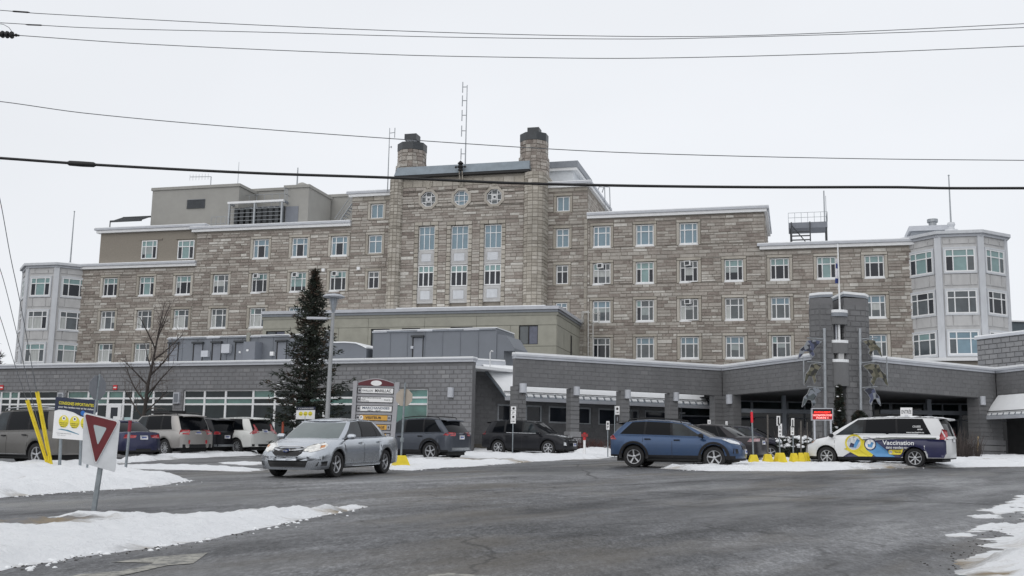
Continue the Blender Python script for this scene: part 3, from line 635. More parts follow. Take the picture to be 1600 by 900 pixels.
sr.build('roof_stair', H)
pg = MB(); u0, z0 = MF.uz(174, 347, -1); u1, z1 = MF.uz(236, 338, -3)
pg.tube(MF.p(u0, 24.5, -.8), MF.p(u0, z0 + .1, -.8), .06, DARKM); pg.wb(MF, u0, u1 + .3, z0 - .05, z0 + .12, -.95, -.75, DARKM); pg.wb(MF, u0, u1 + .3, z1 - .1, z1 + .05, -3.1, -2.9, DARKM)
for k in range(14): a = lin(u0, u1, k / 13); pg.tube(MF.p(a, z0, -.85), MF.p(a, z1, -3), .05, DARKM, 4)
pg.build('roof_canopy_frame', H)
# fire stair platform on the right wing roof
fs = MB(); FO = -7.5
u0, z0 = MF.uz(1232, 352, FO); u1, z1 = MF.uz(1293, 352, FO); zt = 23.0
zt = px_z(1290, 346, out=FO)
fs.wb(MF, u0, u1, zt - .55, zt, FO - 2.6, FO, GREYD)
rail(fs, [MF.p(u0, zt, FO), MF.p(u1, zt, FO), MF.p(u1, zt, FO - 2.6)], .95, 6, GALV, 2, .02)
for u in (u1 - .1, u0 + .2): fs.tube(MF.p(u, 20.4, FO - .1), MF.p(u, zt, FO - .1), .08, DARKM); fs.tube(MF.p(u, 20.4, FO - 2.4), MF.p(u, zt, FO - 2.4), .08, DARKM)
ul, ur_ = px_u(1237, 370, out=FO), px_u(1266, 370, out=FO)
for k in range(7): zz = lin(20.6, zt - .6, k / 7); fs.wb(MF, ul, ur_, zz, zz + .07, FO + .9 - k * .12, FO + 1.2 - k * .12, DARKM)
fs.tube(MF.p(ul, 20.5, FO + 1.1), MF.p(ul, zt, FO + .2), .06, DARKM); fs.tube(MF.p(ur_, 20.5, FO + 1.1), MF.p(ur_, zt, FO + .2), .06, DARKM); fs.tube(MF.p(ul, zt - .3, FO + .3), MF.p(ur_ + .8, 20.5, FO + .5), .05, DARKM)
fs.tube(MF.p(u1 - .25, zt, FO), MF.p(u1 - .25, zt + 3.0, FO), .06, GALV, 6)
fs.build('fire_stair', H)
# antennas and masts: each its own thing
def mast(px, pyt, pyb, out, label, cat='antenna', r=.045, m=GALV, arms=(), name='roof_antenna', zb=None):
    u, zt = MF.uz(px, pyt, out); zb = zb if zb is not None else px_z(px, pyb, out=out); mb = MB(); b = MF.p(u, zb, out)
    t = thing(name, label, cat, b, 'aerials on the hospital roof' if cat == 'antenna' else None); mb.tube(b, MF.p(u, zt, out), r, m, 6, r * .6); mb.build('mast', t)
    am = MB()
    for (z, du, hh) in arms: am.tube(MF.p(u, z, out), MF.p(u + du, z + .03, out), r * .6, m, 5); am.tube(MF.p(u + du, z - hh, out), MF.p(u + du, z + hh, out), r * .7, m, 5)
    if arms: am.build('dipole', t)
    return t
u, zt = MF.uz(730, 133, 0); zb = 28.2
mast(730, 133, 260, 0, 'tall antenna mast with folded dipoles rising from the middle of the tower roof', arms=[(lin(zb, zt, k), -.45, .55) for k in (.98, .83, .67, .5, .25)], r=.07, zb=zb)
mast(609, 200, 292, 1.0, 'thin dipole antenna mast strapped beside the left chimney', arms=[(px_z(609, 208, out=1), .55, .5), (px_z(609, 230, out=1), .25, .1)], r=.06, zb=26.9)
mast(373.5, 253, 291, -4, 'short whip antenna on the beige penthouse roof', r=.04, zb=28.3)
mast(465.5, 262, 284, -3.8, 'stub mast on the small beige stair tower', r=.1, zb=29.1)
mast(1290, 306, 350, -8, 'tall thin lightning rod behind the fire stair', r=.04, zb=20.4)
u, z = MF.uz(330, 276, -4); t = thing('television_antenna', 'horizontal comb-shaped television aerial on the beige penthouse', 'antenna', MF.p(u, 28.3, -4)); mb = MB(); mb.tube(MF.p(u, 28.2, -4), MF.p(u, z, -4), .05, GALV, 5)
u2 = px_u(297, 275, out=-4); mb.tube(MF.p(u, z, -4), MF.p(u2, z + .1, -4), .035, GALV, 5)
for k in range(7): a = lin(u2, u, k / 7); mb.tube(MF.p(a, z - .3, -4.0), MF.p(a, z + .35, -4.0), .018, GALV, 4)
mb.build('aerial', t)
u, z = MF.uz(947, 293, -7); mb = MB(); o_ = thing('roof_ladder', 'ladder hoops poking over the edge of the central roof', 'ladder', MF.p(u, 24, -7))
for d in (0, .5): mb.path([MF.p(u + d, 24, -7), MF.p(u - .15 + d, z, -7), MF.p(u - .7 + d, z + .1, -7), MF.p(u - .9 + d, z - .5, -7)], .05, GALV, 5)
mb.build('rails', o_)
# ================================================================ ground, road, snow
def asphalt():
    m = bpy.data.materials.new('asphalt'); m.use_nodes = True; t = m.node_tree; b = t.nodes['Principled BSDF']; l = t.links.new
    g = N(t, 'ShaderNodeNewGeometry'); P = g.outputs['Position']
    def noise(scale, det, stretch=(1, 1, 1), rot=0, rough=.6):
        mr = N(t, 'ShaderNodeMapping'); mr.inputs['Rotation'].default_value = (0, 0, rot); l(P, mr.inputs[0]); mpn = N(t, 'ShaderNodeMapping'); mpn.inputs['Scale'].default_value = stretch; l(mr.outputs[0], mpn.inputs[0])
        n = N(t, 'ShaderNodeTexNoise', Scale=scale, Detail=det, Roughness=rough); l(mpn.outputs[0], n.inputs['Vector']); return n.outputs['Fac']
    def rng(s, a, b_, c, d):
        r = N(t, 'ShaderNodeMapRange'); r.inputs[1].default_value = a; r.inputs[2].default_value = b_; r.inputs[3].default_value = c; r.inputs[4].default_value = d; l(s, r.inputs[0]); return r.outputs[0]
    def mul(a, c):
        x = N(t, 'ShaderNodeMix', _data_type='RGBA', _blend_type='MULTIPLY'); x.inputs[0].default_value = 1; l(a, x.inputs[6]); l(c, x.inputs[7]); return x.outputs[2]
    big = noise(.16, 5, (.5, 1.2, 1), -.94); grain = noise(26, 4, (1, .22, 1), .1, .85); grain2 = noise(7, 4, (1, .2, 1), -.15, .8); fine = noise(22, 6, rough=.9); mid = noise(5.5, 6, rough=.75); trk = noise(.75, 5, (.12, 1.1, 1), -.94); trk2 = noise(2.2, 5, (.1, 1.0, 1), -1.12)
    base = N(t, 'ShaderNodeValToRGB'); base.color_ramp.elements[0].position = .36; base.color_ramp.elements[0].color = (.058, .06, .065, 1); base.color_ramp.elements[1].position = .66; base.color_ramp.elements[1].color = (.2, .203, .21, 1); l(big, base.inputs[0])
    c = mul(base.outputs[0], rng(fine, .35, .65, .5, 1.5)); c = mul(c, rng(mid, .3, .7, .84, 1.16)); pits = noise(11, 5, (1, .24, 1), .05, .8); c = mul(c, rng(pits, .34, .46, .42, 1.0)); wetp = noise(1.5, 6, (.3, .9, 1), -.94, .75); c = mul(c, rng(wetp, .38, .54, .66, 1.04)); c = mul(c, rng(grain, .36, .64, .55, 1.42)); c = mul(c, rng(grain2, .35, .65, .8, 1.2)); c = mul(c, rng(trk, .36, .64, .7, 1.28)); c = mul(c, rng(trk2, .38, .62, .85, 1.12))
    # gravel, sand and salt film
    dm = rng(noise(.5, 6, (.35, 1.1, 1), -.94), .5, .66, 0, .7); dx = N(t, 'ShaderNodeMix', _data_type='RGBA'); l(dm, dx.inputs[0]); l(c, dx.inputs[6])
    dc = mul(N_rgb(t, (.105, .094, .078, 1)), rng(fine, .35, .65, .6, 1.35)); l(dc, dx.inputs[7])
    # cracks
    v = N(t, 'ShaderNodeTexVoronoi', _feature='DISTANCE_TO_EDGE', Scale=.22); mpn = N(t, 'ShaderNodeMapping'); l(P, mpn.inputs[0]); wn = N(t, 'ShaderNodeTexNoise', Scale=.8, Detail=5.0)
    va = N(t, 'ShaderNodeVectorMath', _operation='SCALE'); va.inputs[3].default_value = 1.4; l(P, wn.inputs['Vector']); l(wn.outputs['Color'], va.inputs[0]); vb = N(t, 'ShaderNodeVectorMath', _operation='ADD'); l(P, vb.inputs[0]); l(va.outputs[0], vb.inputs[1]); l(vb.outputs[0], v.inputs['Vector'])
    c2 = mul(dx.outputs[2], rng(v.outputs['Distance'], .0, .011, .42, 1))
    l(c2, b.inputs['Base Color'])
    l(rng(noise(.5, 5, (.3, 1, 1), -.94), .38, .62, .34, .85), b.inputs['Roughness']); b.inputs['Specular IOR Level'].default_value = .5
    bp = N(t, 'ShaderNodeBump', Strength=.6, Distance=.012); l(fine, bp.inputs['Height']); b2 = N(t, 'ShaderNodeBump', Strength=.35, Distance=.03); l(mid, b2.inputs['Height']); l(bp.outputs[0], b2.inputs['Normal']); l(b2.outputs[0], b.inputs['Normal'])
    return m
def N_rgb(t, c):
    n = t.nodes.new('ShaderNodeRGB'); n.outputs[0].default_value = c; return n.outputs[0]
ASPH = asphalt()
def snow_mat():
    m = bpy.data.materials.new('snow'); m.use_nodes = True; t = m.node_tree; b = t.nodes['Principled BSDF']; l = t.links.new
    g = N(t, 'ShaderNodeNewGeometry'); P = g.outputs['Position']; a = N(t, 'ShaderNodeAttribute', _attribute_name='dirt')
    n = N(t, 'ShaderNodeTexNoise', Scale=7.0, Detail=8.0, Roughness=.75); mpn = N(t, 'ShaderNodeMapping'); mpn.inputs['Scale'].default_value = (.35, 1, 1); l(P, mpn.inputs[0]); l(mpn.outputs[0], n.inputs['Vector'])
    s = N(t, 'ShaderNodeMath', _operation='ADD'); l(a.outputs['Fac'], s.inputs[0]); l(n.outputs['Fac'], s.inputs[1])
    r = N(t, 'ShaderNodeMapRange'); r.inputs[1].default_value = .8; r.inputs[2].default_value = 1.25; l(s.outputs[0], r.inputs[0])
    x = N(t, 'ShaderNodeMix', _data_type='RGBA'); l(r.outputs[0], x.inputs[0]); x.inputs[6].default_value = (.82, .835, .855, 1)
    nb = N(t, 'ShaderNodeTexNoise', Scale=2.0, Detail=4.0); l(P, nb.inputs['Vector']); rb = N(t, 'ShaderNodeValToRGB'); rb.color_ramp.elements[0].position = .4; rb.color_ramp.elements[0].color = (.3, .24, .16, 1); rb.color_ramp.elements[1].position = .6; rb.color_ramp.elements[1].color = (.2, .2, .205, 1); l(nb.outputs['Fac'], rb.inputs[0]); l(rb.outputs[0], x.inputs[7])
    l(x.outputs[2], b.inputs['Base Color']); b.inputs['Roughness'].default_value = .75
    n2 = N(t, 'ShaderNodeTexNoise', Scale=11.0, Detail=7.0, Roughness=.65); l(P, n2.inputs['Vector']); bb = N(t, 'ShaderNodeBump', Strength=.9, Distance=.08); l(n2.outputs['Fac'], bb.inputs['Height']); l(bb.outputs[0], b.inputs['Normal'])
    return m
SNOW = snow_mat()
xs = sorted(set([-700, -400, -200, -120, -80] + list(range(-60, 61, 4)) + [80, 120, 200, 400, 700])); ys = sorted(set([-60, -30] + list(range(-28, 62, 4)) + [62, 75, 100, 150, 250, 450, 900]))
mb = MB(); mb.grid([[(x, y, gz(x, y)) for y in ys] for x in xs], ASPH, False, True); o = mb.build('ground', None); o['kind'] = 'structure'
# value noise for the snow's relief
_rs = np.random.RandomState(3); _tab = _rs.rand(256, 256)
def vnoise(x, y):
    xi, yi = np.floor(x).astype(int), np.floor(y).astype(int); fx, fy = x - xi, y - yi; fx, fy = fx * fx * (3 - 2 * fx), fy * fy * (3 - 2 * fy)
    a = _tab[xi % 256, yi % 256]; b = _tab[(xi + 1) % 256, yi % 256]; c = _tab[xi % 256, (yi + 1) % 256]; d = _tab[(xi + 1) % 256, (yi + 1) % 256]
    return a * (1 - fx) * (1 - fy) + b * fx * (1 - fy) + c * (1 - fx) * fy + d * fx * fy
def fbm(x, y, o=4):
    s, a, t = 0, 1.0, 0
    for k in range(o): s = s + a * vnoise(x * 2 ** k + 17 * k, y * 2 ** k + 31 * k); t += a; a *= .55
    return s / t
SNOWZ = []
def snow_patch(pix, h, w, cell, rag=.25, name='snow', dirt=None, base=0.0, world=False, edge_dirt=.35):
    """a bank of snow whose outline on the ground is given; height h, shoulder width w, ragged edge rag"""
    P = np.array([(q[0], q[1]) if world else tuple(G(*q))[:2] for q in pix]); x0, y0 = P.min(0) - 1; x1, y1 = P.max(0) + 1
    nx, ny = int((x1 - x0) / cell) + 1, int((y1 - y0) / cell) + 1; X, Y = np.meshgrid(x0 + np.arange(nx) * cell, y0 + np.arange(ny) * cell, indexing='ij')
    D = np.full(X.shape, 1e9); ins = np.zeros(X.shape, bool)
    for i in range(len(P)):
        a, b = P[i], P[(i + 1) % len(P)]; d = b - a; L2 = max(d @ d, 1e-9)
        t = np.clip(((X - a[0]) * d[0] + (Y - a[1]) * d[1]) / L2, 0, 1); D = np.minimum(D, np.hypot(X - a[0] - t * d[0], Y - a[1] - t * d[1]))
        cond = ((a[1] > Y) != (b[1] > Y)) & (X < (b[0] - a[0]) * (Y - a[1]) / ((b[1] - a[1]) or 1e-9) + a[0]); ins ^= cond
    sd = np.where(ins, D, -D) + rag * (fbm(X * 1.3 + 5, Y * 1.3, 4) - .5) * 2.4 + rag * .5 * (fbm(X * 5, Y * 5, 2) - .5)
    s = np.clip(sd / w, 0, 1); s = s * s * (3 - 2 * s)
    lump = fbm(X * 1.7, Y * 2.3, 4); Z = base + h * s * (.35 + 1.25 * lump) + .1 * (fbm(X * 3.5 + 3, Y * 4.5, 4) - .5) * s + .05 * (fbm(X * 9 + 3, Y * 12, 3) - .5) * s
    Z = np.where(sd < 0, np.maximum(sd * .35, -.06), Z); gzv = GXS * np.clip(X, -60, 60) + GYS * np.clip(Y, -30, 62)
    keep = sd > -cell * 1.6; idx = -np.ones(X.shape, int); v = []; dv = []
    use = np.zeros(X.shape, bool); cell_ok = (keep[:-1, :-1] & keep[1:, :-1] & keep[:-1, 1:] & keep[1:, 1:])
    use[:-1, :-1] |= cell_ok; use[1:, :-1] |= cell_ok; use[:-1, 1:] |= cell_ok; use[1:, 1:] |= cell_ok
    I = np.argwhere(use); idx[use] = np.arange(len(I)); v = np.stack([X[use], Y[use], (Z + gzv)[use]], 1)
    dirtv = edge_dirt * (1 - np.clip(sd / (w * .8), 0, 1)); 
    dirtv = dirtv + .9 * np.maximum(0, fbm(X * .7 + 40, Y * 1.1, 4) - .56)
    if dirt:
        for (px, py, r, amt) in dirt:
            c = G(px, py); dirtv = dirtv + amt * np.exp(-(((X - c.x) / (r * 2.2)) ** 2 + ((Y - c.y) / r) ** 2))
    f = [(idx[i, j], idx[i + 1, j], idx[i + 1, j + 1], idx[i, j + 1]) for i, j in np.argwhere(cell_ok)]
    me = bpy.data.meshes.new(name); me.from_pydata(v.tolist(), [], f); me.materials.append(SNOW); me.polygons.foreach_set('use_smooth', [True] * len(f))
    at = me.attributes.new('dirt', 'FLOAT', 'POINT'); at.data.foreach_set('value', dirtv[use].astype(np.float32)); me.update()
    o = bpy.data.objects.new(name, me); C.objects.link(o); o['kind'] = 'structure'; return o
snow_patch([(-110, 824), (0, 819), (60, 813), (110, 809), (150, 811), (200, 807), (300, 808), (400, 803), (470, 797), (560, 789), (580, 792), (555, 798), (480, 810), (400, 828), (330, 842), (250, 855), (150, 868), (60, 882), (0, 892), (-110, 912)], .1, .55, .055, .1, 'snow_island', [(20, 828, .5, .8), (75, 822, .35, .6), (110, 820, .3, .45), (395, 810, .2, .3), (540, 800, .5, .45), (200, 857, .15, .2)])
snow_patch([(-200, 728), (0, 729), (60, 727), (130, 728), (190, 731), (215, 735), (222, 741), (250, 745), (290, 748), (300, 751), (270, 756), (200, 764), (130, 768), (60, 773), (0, 778), (-200, 790)], .16, .6, .1, .18, 'snow_bank', [(60, 758, .35, .45), (150, 752, .3, .4)])
snow_patch([(150, 727), (190, 719), (230, 715), (290, 711), (360, 707), (400, 705), (425, 707), (400, 712), (340, 714), (280, 717), (215, 722)], .14, .5, .16, .3, 'snow_bank')
snow_patch([(170, 729), (240, 727), (330, 729), (410, 732), (420, 735), (380, 737), (300, 735), (210, 733)], .05, .4, .16, .35, 'slush_streak', edge_dirt=.5)
snow_patch([(330, 723), (380, 721), (415, 722), (410, 727), (350, 726)], .03, .5, .16, .5, 'slush_streak', edge_dirt=.6)
snow_patch([(575, 716), (620, 713), (740, 706), (840, 703), (960, 703), (965, 712), (945, 717), (900, 718), (830, 722), (760, 727), (700, 731), (640, 735), (610, 734), (570, 726)], .12, .6, .16, .3, 'snow_bank', [(700, 722, 1.2, .45), (780, 722, 1, .4), (860, 716, 1.2, .3)])
snow_patch([(1025, 732), (1060, 729), (1110, 722), (1160, 716), (1250, 710), (1300, 713), (1480, 714), (1650, 714), (1700, 728), (1600, 729), (1480, 731), (1400, 732), (1250, 736.5), (1110, 736)], .13, .7, .14, .22, 'snow_bank', [(1560, 723, .8, .5), (1400, 731, 1.0, .5), (1100, 733, .8, .35), (1200, 731, 1.0, .3), (1320, 728, .6, .4)])
snow_patch([(1760, 752), (1640, 776), (1610, 794), (1584, 824), (1553, 850), (1520, 873), (1492, 890), (1500, 915), (1560, 930), (1800, 930)], .2, 1.1, .055, .4, 'snow_bank', [(1500, 880, .4, .35), (1555, 900, .1, .6)])
snow_patch([(1540, 800), (1590, 778), (1640, 765), (1640, 775), (1580, 800), (1545, 812)], .02, .3, .06, .35, 'slush_streak', edge_dirt=.5)
snow_patch([(1480, 838), (1540, 822), (1570, 818), (1560, 826), (1510, 838)], .02, .25, .05, .3, 'slush_streak', edge_dirt=.5)
snow_patch([(1500, 812), (1560, 800), (1590, 796), (1560, 810)], .02, .25, .06, .3, 'slush_streak', edge_dirt=.5)
snow_patch([(-6, 61), (-4, 57), (0, 54.6), (3, 55.6), (12, 59.8), (12.3, 61), (10, 62.5)], .1, .5, .25, .2, 'snow_bank', world=True, base=.12, edge_dirt=.1)
snow_patch([(885, 702), (975, 702), (968, 714), (890, 713)], .3, .6, .14, .2, 'snow_bank')
# worn turn arrow painted on the road
def paint_mat():
    m = bpy.data.materials.new('worn_road_paint'); m.use_nodes = True; t = m.node_tree; b = t.nodes['Principled BSDF']; l = t.links.new; g = N(t, 'ShaderNodeNewGeometry')
    n = N(t, 'ShaderNodeTexNoise', Scale=9.0, Detail=8.0, Roughness=.8); l(g.outputs['Position'], n.inputs['Vector']); r = N(t, 'ShaderNodeValToRGB'); r.color_ramp.elements[0].position = .4; r.color_ramp.elements[0].color = (.11, .11, .108, 1); r.color_ramp.elements[1].position = .58; r.color_ramp.elements[1].color = (.36, .35, .31, 1)
    l(n.outputs['Fac'], r.inputs[0]); l(r.outputs[0], b.inputs['Base Color']); b.inputs['Roughness'].default_value = .75; return m
PAINT = paint_mat()
def sheet(pix, name, m, dz=.005, kind='structure'):
    pts = [G(*q) for q in pix]; mb = MB(); mb.poly([p + Vector((0, 0, dz)) for p in pts], m); o = mb.build(name, None); o['kind'] = kind; return o
arrow = [(60, 912), (125, 898), (187, 893), (232, 884), (240, 880), (172, 879), (250, 870), (325, 864), (302, 881), (262, 884), (205, 897), (120, 912)]
tri = tessellate_polygon([[Vector((*q, 0)) for q in arrow]]); pts = [G(*q) + Vector((0, 0, .005)) for q in arrow]
mb = MB(); mb.faces(pts, [tuple(t) for t in tri], PAINT); o = mb.build('road_arrow', None); o['kind'] = 'structure'
pts = [G(670, 899), G(700, 896), G(760, 900), G(790, 906), G(660, 910)]; mb = MB(); mb.poly([p + Vector((0, 0, .005)) for p in pts], PAINT); o = mb.build('road_arrow', None); o['kind'] = 'structure'
# faint patch seam across the road
for (a, b, w) in (((1010, 769), (1600, 790), .035), ((640, 771), (1230, 747), .03), ((900, 725), (930, 748), .05)):
    p, q = G(*a), G(*b); d = (q - p).normalized(); n_ = Vector((-d.y, d.x, 0)) * w; mb = MB()
    K = 24; P1 = [[p.lerp(q, k / K) + n_ * s * random.uniform(.4, 1) + n_ * math.sin(k * .9) * 1.2 + Vector((0, 0, .004)) for s in (-1, 1)] for k in range(K + 1)]
    mb.grid(P1, mat('tar_seam', (.045, .045, .047), .6, var=.2), False); o = mb.build('tar_seam', None); o['kind'] = 'structure'

# ================================================================ low grey block wing (left)
A0 = atZ(745, 559, 6.4); A1 = atZ(0, 571, 6.4); LWl = Wab(A1, A0)
LW = Wf(A0.x, A0.y, LWl.deg)                # u runs negative to the left of the corner
B = thing('low_block_wing', 'long single-storey wing of grey concrete block with a green-tinted window band', 'building', LW.p(-10, gz(-10, 58), -3))
UL = -44.0; u_r = LW.uz(738, 600)[0]
def lu_(px, py=620): return LW.uz(px, py)[0]
zh = 4.83; zt1, zt2 = LW.uz(300, 622.0)[1], LW.uz(300, 631.5)[1]
bands = [(UL, lu_(88)), (lu_(103.5), lu_(270)), (lu_(286), lu_(552)), (lu_(560), lu_(668))]
GH = [(a, b, 2.15 if i != 1 else 1.2, zh) for i, (a, b) in enumerate(bands)]
mb = MB(); wall_with_holes(mb, LW, UL, u_r, .2, 6.2, GH, -.45, -.02, GMORTAR); mb.build('wall', B)
mb = MB(); mb.wb(LW, UL, u_r, .2, 6.0, -12, -8, GMORTAR); mb.build('rear_wall', B)
bl = masonry(LW, UL + 8, u_r, 1.3, 6.2, GH, .225, (.46, .46), .012, (-.012, -.005), jitter=False, tone=(.34, .68), light=.03)
lay(B, [(LW, q, -.06, 1) for q in bl if q[0] > -22], True, 'block', 'blockwork', BLOCK, 300)
mb = MB(); 
for q in bl:
    if q[0] <= -22: stone_shape(mb, LW, q, -.06, BLOCK)
o = mb.build('blockwork', B); o['kind'] = 'stuff'
mb = MB(); mb.wb(LW, UL, u_r + .05, 6.2, 6.33, -.5, .08, FLASH); mb.wb(LW, UL, u_r + .08, 6.333, 6.4, -.55, .12, FLASH); mb.wb(LW, UL, u_r + .05, 6.403, 6.47, -.6, .1, SNOWR); mb.build('cornice', B)
mb = MB(); mb.prism([tuple(LW.p(UL, 0, -12))[:2], tuple(LW.p(UL, 0, -.4))[:2], tuple(LW.p(u_r, 0, -.4))[:2], tuple(LW.p(u_r + 5, 0, -12))[:2]], 5.9, 6.05, SNOWR); mb.build('flat_roof', B)
mul1 = [[UL, -40, -37, lu_(0), lu_(14), lu_(27), lu_(88)], [lu_(103.5), lu_(136), lu_(167), lu_(191.5), lu_(206), lu_(238), lu_(270)], [lu_(286), lu_(318), lu_(351), lu_(394), lu_(428), lu_(461), lu_(505), lu_(552)], [lu_(560), lu_(668)]]
for bi, ed in enumerate(mul1):
    for k in range(len(ed) - 1):
        a, b = ed[k], ed[k + 1]; w = b - a; z0 = GH[bi][2]; h = zh - z0; rows = [(zt2 - z0) / h, (zt1 - z0) / h]
        door = bi == 1 and k == 2
        if door: rows = [rows[0], rows[1]]
        top = random.choice([GLG, GLG, GLGD]) if bi < 3 else mat('bright_teal_glass', (.12, .27, .245), .06, var=.6, scale=.8, spec=.7)
        cells = [[GLGD if bi < 3 else GLG], [random.choice([GLG, GLGD]) if bi < 3 else top], [top]]
        f = window(B, LW, a, z0, w, h, [], rows, cells, out=-.1, bar=.1, fr=.06, name='window')
        if door:
            dm = MB(); zd = zt2; dm.wb(LW, a + .08, a + .3, z0, zd, -.12, -.04, WHITE); dm.wb(LW, b - .3, b - .08, z0, zd, -.12, -.04, WHITE); dm.wb(LW, a + .3, b - .3, zd - .18, zd, -.12, -.04, WHITE); dm.wb(LW, a + .3, b - .3, z0 + .1, zd - .18, -.1, -.07, GLD)
            dm.wb(LW, a + .5, a + .8, 2.9, 3.35, -.07, -.06, WHITE); dm.wb(LW, a + .9, a + 1.15, 2.9, 3.3, -.07, -.06, WHITE); dm.build('entrance_door', B)
        if bi == 1 and k in (1, 3): pm = MB(); c = (a + b) / 2; pm.wb(LW, c - .22, c + .22, 2.8, 3.3, -.16, -.15, mat('notice_paper', (.45, .6, .62), .8, var=.1)); pm.build('notice', B)
mb = MB()
for a, b in ((88, 103.5), (270, 286)): mb.wb(LW, lu_(a) + .02, lu_(b) - .02, 1.3, zh, -.3, -.045, FLASH)
split_build(mb, 'pier_cladding', B)
for x in (97, 278): u, z = LW.uz(x, 619); mb = MB(); mb.wb(LW, u - .22, u + .16, z - .42, z + .2, -.04, .14, FLASH); mb.wb(LW, u - .17, u + .11, z - .36, z + .14, .14, .15, GREYM); mb.build('electric_box', B)
def wall_lamp(W, px0, px1, py0, py1, out, par, lab=None):
    u0, z1 = W.uz(px0, py0, out); u1, z0 = W.uz(px1, py1, out); c, r = (u0 + u1) / 2, (u1 - u0) / 2; mb = MB()
    poly = [W.p(c + r * math.cos(math.pi * k / 8), 0, out + .03 + r * 1.0 * math.sin(math.pi * k / 8)) for k in range(9)]
    mb.prism([(q.x, q.y) for q in poly[::-1]][::-1], z0, z1, FLASH); mb.wb(W, c - r, c + r, z0 + .02, z1 - .02, out - .02, out + .03, FLASHD); return mb.build('wall_lamp', par)
wall_lamp(LW, 700, 709, 605.5, 621, 0, B)
RED = mat('sign_red', (.55, .02, .025), .45, var=.06); SIGNW = mat('sign_white', (.8, .8, .8), .5, var=.04)
for x, lb in ((180.5, 'small red and white no-entry plate on the grey wall above the glazed door'), (3, 'small red and white no-entry plate on the grey wall at the far left')):
    u, z = LW.uz(x, 605.5); t = thing('no_entry_plate', lb, 'sign', LW.p(u, z, .02)); mb = MB(); mb.wb(LW, u - .14, u + .14, z - .14, z + .14, .02, .05, RED); mb.wb(LW, u - .1, u + .1, z - .04, z + .035, .05, .056, SIGNW); mb.build('plate', t)
# ================================================================ entrance pavilion with colonnade and porte-cochere
HZ_ = 6.53; C0, C1, C2, C3, C4, C5 = [atZ(*q, HZ_) for q in ((805, 553), (1128, 573), (1268, 555), (1362, 558), (1555, 577), (1600, 572))]
CW = Wab(C0, C1); FB = 4.93; ZG = 1.4
EN = thing('entrance_pavilion', 'charcoal block entrance pavilion with square columns and snowy steep awnings', 'building', CW.p(6, gz(6, 60), -4))
C5b = C4 + (C5 - C4).normalized() * 6
segs = [(C0, C1), (C1, C2), (C3, C4), (C4, C5b)]; lst = []
for i, (a, b) in enumerate(segs):
    W = Wab(a, b); mb = MB(); mb.wb(W, .0, W.len, FB, HZ_ - .22, -.25 if i == 0 else -.5, -.02, GMORTAR); mb.build('fascia', EN)
    lst += [(W, q, -.06, 1) for q in masonry(W, 0.01, W.len - .01, FB, HZ_ - .22, [], .2255, (.46, .46), .009, (-.012, -.006), jitter=False, tone=(.36, .64), light=.015)]
    mb = MB(); mb.wb(W, -.02, W.len + .02, HZ_ - .22, HZ_ - .1, -.28, .05, FLASH); mb.wb(W, -.05, W.len + .05, HZ_ - .097, HZ_, -.3, .1, FLASH); mb.wb(W, -.04, W.len + .04, HZ_ + .003, HZ_ + .1, -.3, .09, SNOWR); mb.build('cornice', EN)
def column(W, xl, xr, out, plinth=True, dep=.5, zb=ZG, lamp=None):
    a, b = W.uz(xl, 650, out)[0], W.uz(xr, 650, out)[0]; mb = MB(); mb.wb(W, a + .03, b - .03, zb, FB, out - dep + .03, out - .03, GMORTAR); c = mb.build('column', EN)
    st = MB()
    for k in range(int((FB - zb) / .2255)):
        z0 = FB - (k + 1) * .2255; sp = [(a, b)] if b - a < .62 else [(a, (a + b) / 2 + (.1 if k % 2 else -.1)), ((a + b) / 2 + (.1 if k % 2 else -.1), b)]
        for p, q in sp: stone_shape(st, W, (p + .004, q - .004, z0 + .004, z0 + .2215, out, random.uniform(.42, .68)), out - dep, DBLOCK, .01)
    s = st.build('column_block', c); s['kind'] = 'stuff'
    if plinth: mb = MB(); z1 = 2.75; [stone_shape(mb, W, (a - .07, b + .07, lin(1.2, z1, k / 5) + .006, lin(1.2, z1, (k + 1) / 5) - .006, out + .08, random.uniform(.5, .8)), out - dep - .08, BLOCK, .015) for k in range(5)]; mb.build('column_plinth', c)
    if lamp: wall_lamp(W, *lamp, out, EN)
column(CW, 803.5, 822, 0, False, .55, lamp=(811.5, 822, 599, 614)); column(CW, 891.5, 905.5, 0, lamp=(896, 905, 604, 618)); column(CW, 970, 984, 0, lamp=(976, 984.5, 609, 623)); column(CW, 1046.5, 1060, 0, lamp=(1052, 1060, 613, 627)); column(CW, 1117, 1131, 0, False)
RC = Wab(C3, C4); LC = Wab(C1, C2)
column(LC, 1129, 1146, 0, False, .5, lamp=(1137.5, 1144.5, 617, 631)); column(RC, 1530.5, 1566, 0, True, .7, lamp=(1531, 1537.5, 619, 633))
pc = MB()
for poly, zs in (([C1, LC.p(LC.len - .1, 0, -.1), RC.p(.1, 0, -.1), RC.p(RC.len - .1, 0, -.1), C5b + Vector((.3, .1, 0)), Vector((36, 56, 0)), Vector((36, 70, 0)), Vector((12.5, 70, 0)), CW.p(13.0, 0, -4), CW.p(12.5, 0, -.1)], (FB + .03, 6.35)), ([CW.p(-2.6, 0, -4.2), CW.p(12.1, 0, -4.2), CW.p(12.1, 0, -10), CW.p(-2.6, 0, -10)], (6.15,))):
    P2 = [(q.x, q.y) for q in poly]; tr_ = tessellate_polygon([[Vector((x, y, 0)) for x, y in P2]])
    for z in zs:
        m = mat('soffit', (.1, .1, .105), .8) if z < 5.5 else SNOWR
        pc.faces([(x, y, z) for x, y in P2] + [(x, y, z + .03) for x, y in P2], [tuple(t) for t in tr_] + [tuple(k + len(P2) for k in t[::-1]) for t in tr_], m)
pc.build('roof_slab', EN)
